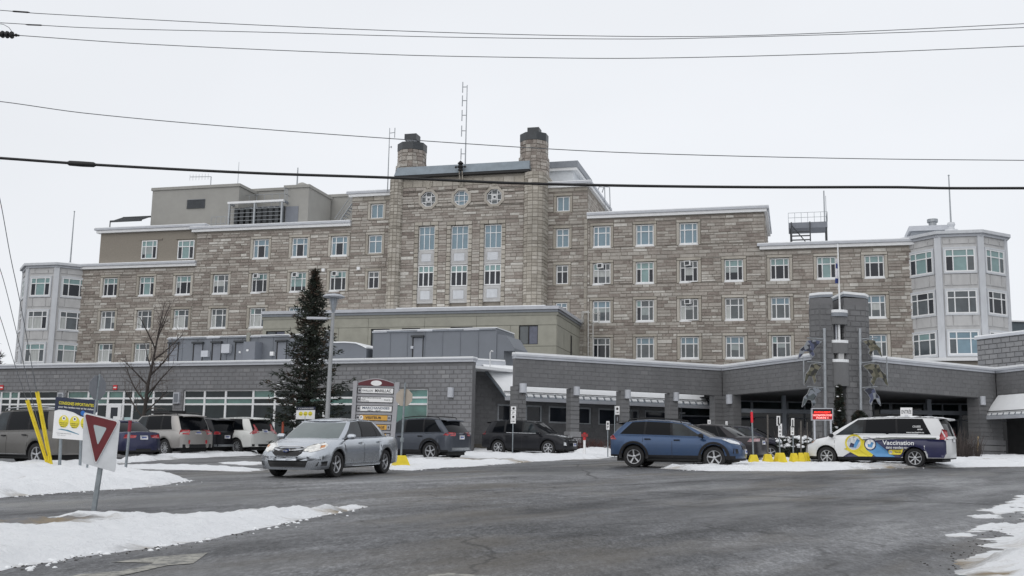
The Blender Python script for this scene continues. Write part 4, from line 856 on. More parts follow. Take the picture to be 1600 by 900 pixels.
# recessed wall behind the colonnade
RW = Wf(CW.p(0, 0, -4.1).x, CW.p(0, 0, -4.1).y, CW.deg); ua = RW.uz(738, 620)[0]; ub = 12.6; rh = []
for x0, y0, x1, y1 in ((778, 631, 801, 659), (822, 632.5, 847, 661), (858, 634, 891, 662), (903, 636, 924, 664), (935.5, 637.5, 968, 665.5), (984, 640, 999, 667), (1008, 641, 1044, 668), (1062, 644, 1074, 670), (1084, 646, 1116, 672)):
    u0, z1 = RW.uz(x0, y0); u1, z0 = RW.uz(x1, y1); rh.append((u0, u1, z0, z1))
mb = MB(); wall_with_holes(mb, RW, ua, ub, ZG - .3, 6.3, rh, -.4, -.02, GMORTAR); mb.build('recessed_wall', EN)
lst += [(RW, q, -.06, .9) for q in masonry(RW, ua, 1.4, 1.4, 6.2, rh, .225, (.46, .46), .02, (-.012, .0), jitter=False, tone=(.2, .6), light=.01)]
lay(EN, lst, True, 'block', 'blockwork', DBLOCK, 300)
mb = MB()
for q in masonry(RW, 1.4, ub, 1.5, 4.9, rh, .225, (.46, .46), .02, (-.012, .0), jitter=False, tone=(.2, .6), light=.01): stone_shape(mb, RW, q, -.06, DBLOCK)
o = mb.build('recess_blockwork', EN); o['kind'] = 'stuff'
mb = MB(); mb.wb(RW, ua - .0, 1.3, 6.2, 6.52, -.5, .06, FLASH); mb.wb(RW, ua, 1.25, 6.523, 6.6, -.55, .1, SNOWR); mb.build('cornice', EN)
for (u0, u1, z0, z1) in rh: window(EN, RW, u0, z0, u1 - u0, z1 - z0, [], [], [[GLD]], out=-.06, fr=.09, fm=GALV)
mb = MB(); u0 = RW.uz(779, 668)[0]; mb.wb(RW, ua - .03, 6, 1.2, 2.05, -.1, .06, mat('stained_plinth', (.13, .12, .1), .9, var=.3, scale=2)); mb.build('wall_plinth', EN)
# steep awnings
def awning(W, ua, ub, oe, ze, orr, zr, par, skew=0):
    W0 = W
    class SW:
        def p(s_, u, z, o=0): return W0.p(u + skew * max(0, min(1, (o - oe) / (orr - oe))) * (ub - u) / (ub - ua), z, o)
    W = SW(); mb = MB(); n = Vector((0, 0, 1)); t = .07
    def slab(a, b, s0, s1, lift0, lift1, m, wob=0):
        P = lambda u, s, l: W.p(u, lin(ze, zr, s) + l, lin(oe, orr, s))
        mb.hexa([P(a, s0, lift0), P(b, s0, lift0), P(b, s1, lift0), P(a, s1, lift0), P(a, s0, lift1), P(b, s0, lift1), P(b, s1, lift1), P(a, s1, lift1)], m)
    slab(ua, ub, 0, 1, -.1, 0, BLUEROOF); mb.wb(W, ua - .03, ub + .03, ze - .2, ze - .02, oe - .02, oe + .06, FLASH)
    o = mb.build('awning', par); mb = MB()
    K = int((ub - ua) / .12); J = 8
    rs = [random.uniform(.1, .16) for _ in range(K + 1)]
    mb.grid([[W.p(lin(ua + .02, ub - .02, k / K), lin(ze, zr, lin(.085, 1, j / J)) + (.09 + rs[k] * .15 if j else .06), lin(oe, orr, lin(.085 + .006 * math.sin(k * 2.1), 1, j / J))) for j in range(J + 1)] for k in range(K + 1)], SNOWR, True, False); mb.build('awning_snow', o)
    n = max(2, int((ub - ua) / .42)); mb = MB(); sn = MB()
    for k in range(n + 1):
        u = lin(ua, ub, k / n); mb.hexa([W.p(u - .02, ze, oe), W.p(u + .02, ze, oe), W.p(u + .02, zr, orr), W.p(u - .02, zr, orr), W.p(u - .02, ze + .05, oe), W.p(u + .02, ze + .05, oe), W.p(u + .02, zr + .05, orr), W.p(u - .02, zr + .05, orr)], FLASHD)
        if k < n:
            a, b = u + .05, u + (ub - ua) / n - .05; c = random.uniform(0, .07)
            sn.hexa([W.p(a, lin(ze, zr, .01) , lin(oe, orr, .01)), W.p(b - c, lin(ze, zr, .01), lin(oe, orr, .01)), W.p(b, lin(ze, zr, .07), lin(oe, orr, .07)), W.p(a, lin(ze, zr, .07), lin(oe, orr, .07)), W.p(a + .03, lin(ze, zr, .01) + .06, lin(oe, orr, .01)), W.p(b - c, lin(ze, zr, .01) + .05, lin(oe, orr, .01)), W.p(b, lin(ze, zr, .07) + .06, lin(oe, orr, .07)), W.p(a, lin(ze, zr, .07) + .06, lin(oe, orr, .07))], SNOWR)
    split_build(mb, 'roof_seam', o); split_build(sn, 'snow_pad', o)
    mb = MB(); s = .08; mb.tube(W.p(ua, lin(ze, zr, s) + .14, lin(oe, orr, s)), W.p(ub, lin(ze, zr, s) + .14, lin(oe, orr, s)), .022, DARKM, 5); mb.build('snow_guard', o)
ze = CW.uz(850, 625, -2.1)[1] + .1; ur0 = CW.uz(790, 622, -2.1)[0]; urr = CW.uz(753, 572, -4.05)
awning(CW, ur0, 13.2, -2.1, ze, -4.05, urr[1], EN, urr[0] - ur0)
RA = Wab(C4, C5b); zq = RA.uz(1590, 640, .5)[1]; awning(RA, .15, 5.5, .9, 4.0, .05, 5.0, EN)
# dark glazed lobby
mb = MB(); pa, pb, pc_ = RW.p(12.6, 0, 0), Vector((18.5, 64.2, 0)), Vector((30, 62.5, 0)); LB1, LB2 = Wab(pa, pb), Wab(pb, pc_)
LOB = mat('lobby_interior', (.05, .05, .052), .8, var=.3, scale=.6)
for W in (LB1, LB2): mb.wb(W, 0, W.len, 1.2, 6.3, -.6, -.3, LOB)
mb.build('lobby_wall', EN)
for W, n in ((LB1, 4), (LB2, 6)):
    for k in range(n):
        a, b = W.len * k / n, W.len * (k + 1) / n; window(EN, W, a, 1.45, b - a, 3.5, [.5] if k % 2 else [], [.72], [[GLD] * (2 if k % 2 else 1), [GLGD] * (2 if k % 2 else 1)], out=-.1, fr=.08, fm=mat('grey_mullion', (.2, .22, .25), .5, var=.05))
mb = MB(); a = atY(1147, 641, 59); b = atY(1270, 641, 59); mb.hexa([(a.x, 59, a.z - .12), (b.x, 59, a.z - .12), (b.x, 59.3, a.z - .12), (a.x, 59.3, a.z - .12), (a.x, 59, a.z + .1), (b.x, 59, a.z + .1), (b.x, 59.3, a.z + .1), (a.x, 59.3, a.z + .1)], MATS['grey_mullion'])
for x in (1226, 1148): q = atY(x, 650, 59); mb.box(q.x - .1, q.x + .1, 59.02, 59.28, 1.5, 5.0, MATS['grey_mullion'])
a = atY(1376, 643, 60); b = atY(1532, 643, 60); mb.box(a.x, b.x, 60, 60.25, a.z - .12, a.z + .1, MATS['grey_mullion'])
for x in (1453,): q = atY(x, 650, 60); mb.box(q.x - .12, q.x + .12, 60.01, 60.24, 1.5, 5.0, MATS['grey_mullion'])
split_build(mb, 'lobby_beam', EN)
# higher grey wall to the right and link roof in front of the bay
a, b = atZ(1525, 527, 9.0), atZ(1600, 518, 9.0); UW = Wab(a, b); t = thing('upper_block_wall', 'higher grey block wall rising behind the entrance pavilion at the right edge', 'building', UW.p(2, gz(30, 62), -3))
mb = MB(); mb.wb(UW, 0, 9, 1.2, 8.85, -8, -.06, GMORTAR); mb.build('wall', t); mb = MB()
for q in masonry(UW, 0, 9, 5.5, 8.8, [], .3, (.6, .6), .02, (-.012, 0), jitter=False, tone=(.4, .85)): stone_shape(mb, UW, q, -.07, BLOCK)
o = mb.build('blockwork', t); o['kind'] = 'stuff'; mb = MB(); mb.wb(UW, -.08, 9, 8.85, 9.0, -8, .08, FLASH); mb.wb(UW, -.06, 9, 9.003, 9.08, -8, .06, SNOWR); mb.build('cornice', t)
t = thing('link_roof', 'low snow-covered roof with stone base at the foot of the right corner bay', 'building', MF.p(38, gz(36, 62), 5)); mb = MB(); z = MF.uz(1480, 562, 4)[1]
mb.wb(MF, 35, 45, 2, z - .25, -2, 5.5, MORTAR); mb.wb(MF, 34.7, 45, z - .25, z, -2, 5.8, SNOWR); mb.build('roof', t)
a = atY(1578, 503, 100); mb = MB(); t = thing('distant_metal_shed', 'dark blue-grey metal shed behind the right corner bay', 'building', (a.x + 4, 102, gz(60, 62))); mb.box(a.x, a.x + 14, 100, 110, 2, a.z, mat('shed_siding', (.1, .13, .15), .6)); mb.box(a.x - .1, a.x + 14, 99.8, 110, a.z, a.z + .12, SNOWR); mb.build('wall', t)
# ================================================================ beige annex
AW = Wf(3.76, 89.16, -14.808); ZA = 14.0
AN = thing('beige_annex', 'three-sided beige panel annex with dark windows in front of the stone tower', 'building', AW.p(-10, gz(0, 62), -5))
aL = AW.uz(412, 487)[0]; jl = AW.uz(700, 510)[1]
AS = Wab(AW.p(0, 0, 0), AW.p(0, 0, -11.6))
wins = []
for x0, y0, x1, y1 in ((416, 517.5, 444, 545), (507, 515.5, 518, 545), (580, 514, 608, 543), (628, 513, 656, 542), (704, 511, 738, 540), (811, 508.5, 840.5, 538)):
    u0, z1 = AW.uz(x0, y0); u1, z0 = AW.uz(x1, y1); wins.append((u0, u1, z0, z1))
mb = MB(); wall_with_holes(mb, AW, aL, 0, 2, ZA - .4, wins, -.5, -.02, ANNEXT); mb.wb(AW, aL, aL + .3, 2, ZA - .4, -11.5, -.5, ANNEX); mb.wb(AS, .5, 11.6, 2, ZA - .4, -.5, -.02, ANNEXT); mb.build('wall', AN)
def panels(W, u0, u1, z0, z1, hs, edges):
    for a, b in zip(edges, edges[1:]):
        us = sorted({a + .015, b - .015, *[q for h in hs for q in h[:2] if a < q < b]}); 
        mb = MB(); wall_with_holes(mb, W, a + .015, b - .015, z0, z1, hs, -.02, .035, ANNEX); mb.build('facade_panel', AN)
zj2 = AW.uz(840, 541)[1]
eL = [aL] + [AW.uz(x, 500)[0] for x in (467, 530, 576, 664, 745, 798)] + [0]
panels(AW, aL, 0, jl + .02, ZA - .75, [], [aL] + [AW.uz(x, 500)[0] for x in (494, 576, 664, 745)] + [0]); panels(AW, aL, 0, zj2 + .02, jl - .02, wins, eL); panels(AW, aL, 0, zj2 - 3, zj2 - .02, wins, [aL, -14, -7, 0])
sw = (5.6, 6.2, 8.5, 12.2); panels(AS, 0, 11.6, jl + .02, ZA - .75, [], [0, 5.8, 11.6]); panels(AS, 0, 11.6, zj2 + .02, jl - .02, [sw], [0, 2.8, 5.6, 8, 11.6]); panels(AS, 0, 11.6, zj2 - 3, zj2 - .02, [sw], [0, 5.6, 11.6])
for (u0, u1, z0, z1) in wins: window(AN, AW, u0, z0, u1 - u0, z1 - z0, [.5] if u1 - u0 > 1 else [], [], [[GLM, mat('violet_glass', (.1, .11, .16), .1, var=.2)]] if u1 - u0 > 1 else [[GLM]], out=-.05, fm=BLACK, fr=.06, bar=.08)
mb = MB(); mb.wb(AS, *sw, -.3, .04, BLACK); mb.build('doorway', AN)
for W, a, b in ((AW, aL - .1, .12), (AS, .0, 11.6)):
    mb = MB(); mb.wb(W, a, b, ZA - .75, ZA - .5, -.3, .08, ANNEXT); mb.wb(W, a, b, ZA - .497, ZA - .28, -.3, .16, FLASHD); mb.wb(W, a, b + .1, ZA - .277, ZA, -.4, .28, FLASH); mb.build('cornice', AN)
mb = MB(); mb.wb(AW, aL, 0, ZA - .3, ZA - .1, -11.5, -.2, SNOWR); mb.wb(AW, AW.uz(620, 480)[0], -1, ZA - .1, ZA + .09, -2, .15, SNOWR); mb.build('flat_roof', AN)
# white cage ladder at the foot of the right wing
u, z = MF.uz(922, 486, 1.0); t = thing('cage_ladder', 'white caged access ladder on the stone wall beside the beige annex', 'ladder', MF.p(u, 9, 1)); mb = MB(); LWT = mat('ladder_paint', (.6, .6, .58), .5)
ux = [MF.uz(x, 520, 1.0)[0] for x in (919, 926.5)]; zt = MF.uz(926, 485, 1)[1]
for q in ux: mb.tube(MF.p(q, 9, 1), MF.p(q, zt, 1), .05, LWT, 5)
for k in range(12): zz = 9.5 + k * .4; mb.tube(MF.p(ux[0], zz, 1), MF.p(ux[1], zz, 1), .025, LWT, 4)
mb.build('ladder', t); mb = MB(); zc = MF.uz(926, 505, 1)[1]
for q in (0, .7): mb.path([MF.p(ux[1] - .1, lin(zc, zt, q), 1), MF.p(ux[1] + .1, lin(zc, zt, q), 1.6), MF.p(ux[1] + .55, lin(zc, zt, q), 1.3), MF.p(ux[1] + .5, lin(zc, zt, q), .4)], .05, LWT, 4)
for o_ in ((.1, 1.6), (.55, 1.3), (.5, .4)): mb.tube(MF.p(ux[1] + o_[0], zc, o_[1]), MF.p(ux[1] + o_[0], zt + .05, o_[1]), .045, LWT, 4)
ul = MF.uz(909, 490, 1)[0]; mb.path([MF.p(ul, zt - 1.0, .9), MF.p(ul, zt - .1, .9), MF.p(ux[0], zt - .1, .95)], .06, LWT, 5); mb.path([MF.p(ul, zt - 1.0, .3), MF.p(ul, zt - .1, .3), MF.p(ux[0], zt - .1, .35)], .06, LWT, 5); mb.build('cage', t)
# ================================================================ roof plant rooms on the low wing
RO4 = -4.0
def plant(label, xl, xr, yt, doors, extra, curved=None, seam=1.0):
    u0, z1 = LW.uz(xl, yt, RO4); u1 = LW.uz(xr, yt, RO4)[0]; t = thing('roof_plant_room', label, 'plant room', LW.p((u0 + u1) / 2, 6.05, RO4 - 1.5)); mb = MB(); mb.wb(LW, u0, u1, 6.05, z1, RO4 - 3, RO4, GREYM); mb.build('wall', t)
    n = int((u1 - u0) / seam); mb = MB()
    for k in range(1, n): u = lin(u0, u1, k / n); mb.wb(LW, u - .02, u + .02, 6.1, z1, RO4 + .002, RO4 + .03, GREYM)
    split_build(mb, 'wall_seam', t); mb = MB()
    K = max(2, int((u1 - u0) / .9))
    for k in range(K): a, b = lin(u0, u1, k / K), lin(u0, u1, (k + 1) / K); mb.wb(LW, a - .05, b - .06, z1 + .0, z1 + .07 + .02 * (k % 2), RO4 - 3.1, RO4 + .08, FLASHD if k % 3 else FLASH)
    mb.wb(LW, u0, u1, z1 + .1, z1 + .15, RO4 - 3, RO4, SNOWR); mb.build('roof_edge', t)
    for x0, x1, y0 in doors:
        a, zt = LW.uz(x0, y0, RO4); b = LW.uz(x1, y0, RO4)[0]; mb = MB(); mb.wb(LW, a, b, 6.1, zt, RO4 + .01, RO4 + .05, GREYD); mb.wb(LW, a - .07, a, 6.1, zt + .03, RO4 + .01, RO4 + .07, BLACK); mb.wb(LW, a - .12, b + .1, zt + .03, zt + .13, RO4 + .005, RO4 + .2, DARKM); mb.wb(LW, b, b + .03, 6.1, zt, RO4 + .01, RO4 + .05, BLACK); mb.build('door', t)
    for x0, x1, y0, y1, d, m in extra:
        a, zt = LW.uz(x0, y0, RO4); b, zb = LW.uz(x1, y1, RO4); mb = MB(); mb.wb(LW, a, b, max(6.06, zb), zt, RO4 + .01, RO4 + d, m); mb.build('service_box', t)
    return t, u0, u1, z1
plant('long low grey metal plant room with a row of doors behind the bare tree', 263, 476, 530.5, [(266.5, 279, 538), (304.5, 317, 538), (334, 346, 537), (370, 384, 536), (435, 448, 535)],
      [(318, 328, 548.5, 558, .25, FLASH), (350.5, 362, 538.5, 552, .3, FLASH), (392.5, 409, 536, 565, .8, GREYD), (424.5, 429.5, 550, 556, .2, WHITE), (387, 389.5, 520, 566, .12, ANNEXT), (374.5, 377, 549, 552, .09, WHITE), (397, 400, 548, 551, .83, WHITE)])
plant('tall ribbed grey metal plant room with one door, right of the lamp post', 583.5, 776, 520, [(647, 661, 528)], [(643, 646.5, 541, 545, .12, FLASH)])
u0, z1 = LW.uz(518, 536, RO4); u1 = LW.uz(573, 536, RO4)[0]; t = thing('arched_plant_room', 'small grey plant room with rounded roof behind the spruce', 'plant room', LW.p((u0 + u1) / 2, 6.05, RO4)); mb = MB(); w_ = u1 - u0
prof = [(u0, 6.05), (u1, 6.05), (u1, z1 - .35), (u1 - w_ * .12, z1 - .22), (u1 - w_ * .3, z1 - .06), (u0 + w_ * .4, z1), (u0, z1)]
mb.wprism(LW, prof, RO4 - 3, RO4, GREYM); mb.build('wall', t); mb = MB()
for (a, b), (c, d) in zip(prof[2:-1], prof[3:]): mb.hexa([LW.p(c, d, RO4 + .06), LW.p(a, b, RO4 + .06), LW.p(a, b, RO4 - 3), LW.p(c, d, RO4 - 3), LW.p(c, d + .07, RO4 + .06), LW.p(a, b + .07, RO4 + .06), LW.p(a, b + .07, RO4 - 3), LW.p(c, d + .07, RO4 - 3)], SNOWR)
mb.build('roof_snow', t)
# ventilation hood
u0, za = LW.uz(774, 524, RO4); u1, zb = LW.uz(803, 548, RO4); t = thing('ventilation_hood', 'slanted dark grey ventilation hood at the right end of the ribbed plant room', 'vent', LW.p(u0, 6.05, RO4 - 1)); mb = MB(); z6 = LW.uz(776, 520, RO4)[1]
mb.wprism(LW, [(u0 + .02, 6.06), (u0 + .5, 6.06), (u0 + .5, zb), (u1, zb), (u1, zb + .15), (u0 + .62, z6 - .15), (u0 + .02, z6 - .05)], RO4 - 2.4, RO4 - .05, GREYM); mb.build('hood', t)
u, z = LW.uz(766, 548, -1.5); t = thing('roof_gooseneck_vent', 'small white gooseneck pipe on the low roof edge', 'pipe', LW.p(u, 6.05, -1.5)); mb = MB(); mb.path([LW.p(u, 6.05, -1.5), LW.p(u, z - .1, -1.5), LW.p(u + .06, z, -1.5), LW.p(u + .16, z - .04, -1.5)], .03, WHITE, 5); mb.build('pipe', t)
# ================================================================ pylon
PW = Wab(C2, C3); PY = thing('entrance_pylon', 'tall charcoal block pylon with a niche and two flanking rounded shafts at the entrance', 'tower', PW.p(PW.len / 2, gz(16, 52.5), 0))
po = .35
def pu(x, y=550): return PW.uz(x, y, po)[0]
def pz(y, x=1310): return PW.uz(x, y, po)[1]
blk = []
def shaft(xl, xr, yin, yout, side):
    a, b = pu(xl, 480), pu(xr, 480); zt = pz(yin); c = .35
    poly = [(a + (.75 if side < 0 else .02), -1.8), (a, po - (c if side < 0 else 0) ), (a + (c if side < 0 else 0.001), po), (b - (c if side > 0 else .001), po), (b, po - (c if side > 0 else 0)), (b - (.02 if side < 0 else 0), -1.8)]
    pts = [PW.p(u, 0, o) for u, o in poly]; mb = MB(); mb.prism([(q.x, q.y) for q in pts], .8, zt - .12, GMORTAR); s = mb.build('shaft', PY)
    mb = MB(); k = 1.03
    cx, cy = sum(p.x for p in pts) / 6, sum(p.y for p in pts) / 6; P = [(cx + (p.x - cx) * k, cy + (p.y - cy) * k) for p in pts]; mid = PW.p(PW.len / 2, 0, 0)
    hh = lambda base: (lambda p: base + .12 - .14 * math.hypot(p[0] - mid.x, p[1] - mid.y) * .5)
    mb.prism(P, hh(zt - .14), hh(zt - .02), FLASHD); P2 = [(cx + (p.x - cx) * 1.0, cy + (p.y - cy) * 1.0) for p in pts]; mb.prism(P, hh(zt - .015), hh(zt + .1), SNOWR); mb.build('coping', s)
    for (p, q) in zip(pts, pts[1:]):
        w = Wab(p, q)
        if w.len < .05: continue
        blk.extend((w, r, -.04, 1) for r in masonry(w, 0, w.len, 1.2, zt - .2, [], .27, (.55, .55), .02, (.02, .03), jitter=False, tone=(.3, .8), light=.05))
shaft(1270, 1301, 462, 466, -1); shaft(1319, 1362, 461, 465, 1)
a, b = pu(1301) + .0, pu(1319) - .0; na, nb = pu(1304, 640), pu(1328, 640); da, db = pu(1300), pu(1326)
mb = MB(); mb.wb(PW, a - .1, b + .1, .8, pz(487), -1.7, -.25, GMORTAR); mb.build('core', PY)
def drum(z0, z1, bulge, nm='drum', snow=False, m=DBLOCK):
    c, r = (da + db) / 2, (db - da) / 2; P = [PW.p(c + r * math.cos(math.pi * (1 - k / 8)), 0, po + .0 + bulge * math.sin(math.pi * k / 8)) for k in range(9)] + [PW.p(db, 0, 0), PW.p(da, 0, 0)]
    mb = MB(); mb.prism([(q.x, q.y) for q in P], z0, z1, m); o = mb.build(nm, PY)
    if snow: mb = MB(); mb.prism([(q.x, q.y) for q in P], z1 + .003, z1 + .14, SNOWR); mb.build('snow_cap', o)
drum(pz(507), pz(495), .18); drum(pz(494.8), pz(489), .26, 'drum_cap', True, FLASHD); drum(pz(552), pz(536), .18, snow=True); drum(pz(603), pz(566), .16, snow=True)
mb = MB(); c = (da + db) / 2
mb.wb(PW, da, db, pz(536), pz(507), -.3, 0.02, LOB); mb.wb(PW, c - .05, c + .05, pz(536), pz(507), .02, .3, WHITE); mb.wb(PW, c - .16, c - .1, pz(536), pz(507), .02, .25, FLASH)
mb.wb(PW, da, db, pz(566), pz(552), -.3, 0.02, LOB); mb.wb(PW, c - .14, c + .14, pz(565), pz(552), .02, .45, PRECAST); mb.build('niche', PY)
mb = MB(); mb.wb(PW, a - .02, na, .9, pz(603), -.3, po, DBLOCK); mb.wb(PW, nb, b + .3, .9, pz(603), -.3, po + .003, DBLOCK); mb.build('niche_side', PY)
mb = MB(); mb.wb(PW, na, nb, .9, pz(603), -.3, -.24, mat('niche_back', (.045, .055, .075), .8, var=.3, scale=3)); mb.build('niche_back', PY)
lay(PY, blk, True, 'block', 'blockwork', DBLOCK, 300)
# flag pole and flag
c = pu(1312, 480); ztop = pz(380, 1312); t = thing('flag_pole', 'slim white flagpole rising from the middle of the entrance pylon', 'flagpole', PW.p(c, pz(489), po)); mb = MB(); mb.tube(PW.p(c, pz(489), po), PW.p(c, ztop, po), .05, WHITE, 8, .03); mb.lathe([(0, -.05), (.06, 0), (0, .06)], PW.p(c, ztop, po), GALV, 8); mb.build('pole', t)
t = thing('flag', 'limp blue and white flag hanging at half mast on the slim flagpole', 'flag', PW.p(c - .1, pz(445), po)); mb = MB(); FLW = mat('flag_white', (.7, .7, .75), .8); FLB = mat('flag_blue', (.03, .05, .2), .8)
for i, m in enumerate((FLB, FLW, FLW, FLB, FLW)):
    z0, z1 = lin(pz(443), pz(404), i / 5), lin(pz(443), pz(404), (i + 1) / 5)
    mb.grid([[PW.p(c - .04 - .11 * s + .03 * math.sin(6 * s + z * 3), z, po + .05 * math.sin(s * 9 + z * 2)) for z in (z0, (z0 + z1) / 2, z1)] for s in (0, .25, .5, .75, 1)], m)
mb.build('cloth', t)
# bird sculptures ------------------------------------------------------------
def mosaic(name, a, b, c):
    m = bpy.data.materials.new(name); m.use_nodes = True; t = m.node_tree; bs = t.nodes['Principled BSDF']; g = N(t, 'ShaderNodeNewGeometry'); v = N(t, 'ShaderNodeTexVoronoi', Scale=6.0); t.links.new(g.outputs['Position'], v.inputs['Vector'])
    s = N(t, 'ShaderNodeSeparateColor'); t.links.new(v.outputs['Color'], s.inputs[0]); r = N(t, 'ShaderNodeValToRGB'); r.color_ramp.interpolation = 'CONSTANT'
    r.color_ramp.elements[0].color = (*a, 1); r.color_ramp.elements[1].position = .35; r.color_ramp.elements[1].color = (*b, 1); e = r.color_ramp.elements.new(.68); e.color = (*c, 1)
    t.links.new(s.outputs[0], r.inputs[0]); t.links.new(r.outputs[0], bs.inputs['Base Color']); bs.inputs['Roughness'].default_value = .3; return m
MOS1 = mosaic('blue_mosaic_glass', (.012, .015, .03), (.06, .07, .13), (.22, .235, .26)); MOS2 = mosaic('green_mosaic_glass', (.015, .015, .012), (.06, .058, .035), (.14, .13, .09)); MOS3 = mosaic('dark_mosaic_glass', (.02, .025, .035), (.07, .085, .09), (.2, .22, .25))
BS = [(0, .1), (.3, .0), (.62, .05), (.72, .32), (.9, .5), (1, 1), (.86, .86), (.72, .6), (.55, .62), (.42, .98), (.3, .8), (.38, .6), (.2, .3)]
BIRDF = mat('sculpture_frame', (.26, .27, .28), .5, .4, var=.1)
def bird(x0, y0, x1, y1, mir, mt, lab):
    o_ = .95; mb = MB(); P = []
    for a, b in BS: P.append(PW.uz(lin(x1, x0, a) if mir else lin(x0, x1, a), lin(y0, y1, b), o_))
    if not mir: P = P[::-1]
    t = thing('bird_sculpture', lab, 'sculpture', PW.p(*P[0], o_), 'stained glass bird sculptures on the pylon masts'); cx = sum(p[0] for p in P) / len(P); cz = sum(p[1] for p in P) / len(P)
    tr = tessellate_polygon([[Vector((u, z, 0)) for u, z in P]]); n = len(P); A = [PW.p(u, z, o_ + .02) for u, z in P]; Bk = [PW.p(u, z, o_ - .02) for u, z in P]
    mb.faces(A, [tuple(q) for q in tr], mt); mb.faces(Bk, [tuple(q)[::-1] for q in tr], mt); mb.build('glass_panel', t); mb = MB()
    for k in range(n): mb.tube(PW.p(*P[k], o_), PW.p(*P[(k + 1) % n], o_), .022, BIRDF, 5)
    mb.build('outline_frame', t)
bird(1247, 531, 1284, 560, True, MOS1, 'pale blue glass bird, uppermost on the left mast of the pylon'); bird(1256, 568, 1284, 601, True, MOS2, 'green-brown glass bird, middle of the left pylon mast'); bird(1253, 606, 1284, 636, True, MOS3, 'dark glass bird, lowest on the left pylon mast')
bird(1348, 531, 1378, 557, False, MOS2, 'brown glass bird, uppermost on the right mast of the pylon'); bird(1348, 568, 1388, 604, False, MOS2, 'green-brown glass bird with long wing, middle of the right pylon mast'); bird(1350, 606, 1376, 634, False, MOS1, 'dark blue glass bird, lowest on the right pylon mast')
for xm, xo, lb in ((1288, 1255.5, 'left'), (1343.5, 1385.5, 'right')):
    t = thing('sculpture_mast', 'vertical steel tube mast with thin arms carrying the %s-hand glass birds' % lb, 'mast', PW.p(pu(xm), pz(683), .8)); mb = MB(); q = lambda x, y: PW.p(*PW.uz(x, y, .8), .8)
    mb.tube(q(xm, 513), q(xm + 2, 683), .07, GALV, 8); mb.tube(q(xm, 516), PW.p(pu(xm), PW.uz(xm, 516, .8)[1], po - .1), .04, GALV, 5); mb.tube(q(xm, 600), PW.p(pu(xm), PW.uz(xm, 600, .8)[1], po - .1), .04, GALV, 5); mb.build('tube', t); mb = MB(); s = -1 if lb == 'left' else 1
    for y in (528, 565, 604): mb.tube(q(xm, y + 2), q(xm + s * 27, y), .03, GALV, 5)
    mb.tube(q(xo, 558), q(xo + 1, 602), .035, GALV, 5); mb.build('arm', t)
# ================================================================ vehicles
TYRE = mat('tyre_rubber', (.018, .018, .019), .85, var=.2, scale=12); PLAST = mat('black_plastic', (.018, .018, .02), .7, var=.2, spec=.3); RIMS = mat('alloy_rim', (.5, .51, .53), .35, .7, var=.1); RIMD = mat('dark_rim_gap', (.03, .03, .032), .6)
CGL = mat('car_glass', (.005, .006, .008), .05, var=0, spec=.12); CGL2 = mat('clear_car_glass', (.02, .026, .03), .05, var=.7, scale=2.5, spec=.3); LAMP = mat('lamp_glass', (.62, .64, .66), .12, .3, var=.3, scale=14, coat=1); AMBER = mat('amber_lens', (.6, .26, .1), .2); REDL = mat('red_lens', (.38, .012, .02), .15, var=.25, scale=10, coat=1); CHROME = mat('chrome', (.6, .61, .63), .18, .9, var=.1); PLATE = mat('licence_plate', (.72, .73, .76), .5, var=.05)
HLON = mat('headlamp_lens', (.75, .74, .7), .15, .1, var=.4, scale=12, coat=1)
def paint(n, c, metal=.55, rough=.32, dirt=.5): dk = sum(c) < .1; return mat(n, c, rough, metal, var=.04, scale=2, coat=.12 if dk else .35, spec=.25 if dk else None, dirt=dirt * (.22 if dk else .5))
def sstep(t): t = max(0, min(1, t)); return t * t * (3 - 2 * t)
def pl_(pts, x):
    if x <= pts[0][0]: return pts[0][1]
    for (a, b), (c, d) in zip(pts, pts[1:]):
        if x <= c: return b + (d - b) * (sstep((x - a) / (c - a)) * .5 + .5 * (x - a) / (c - a))
    return pts[-1][1]
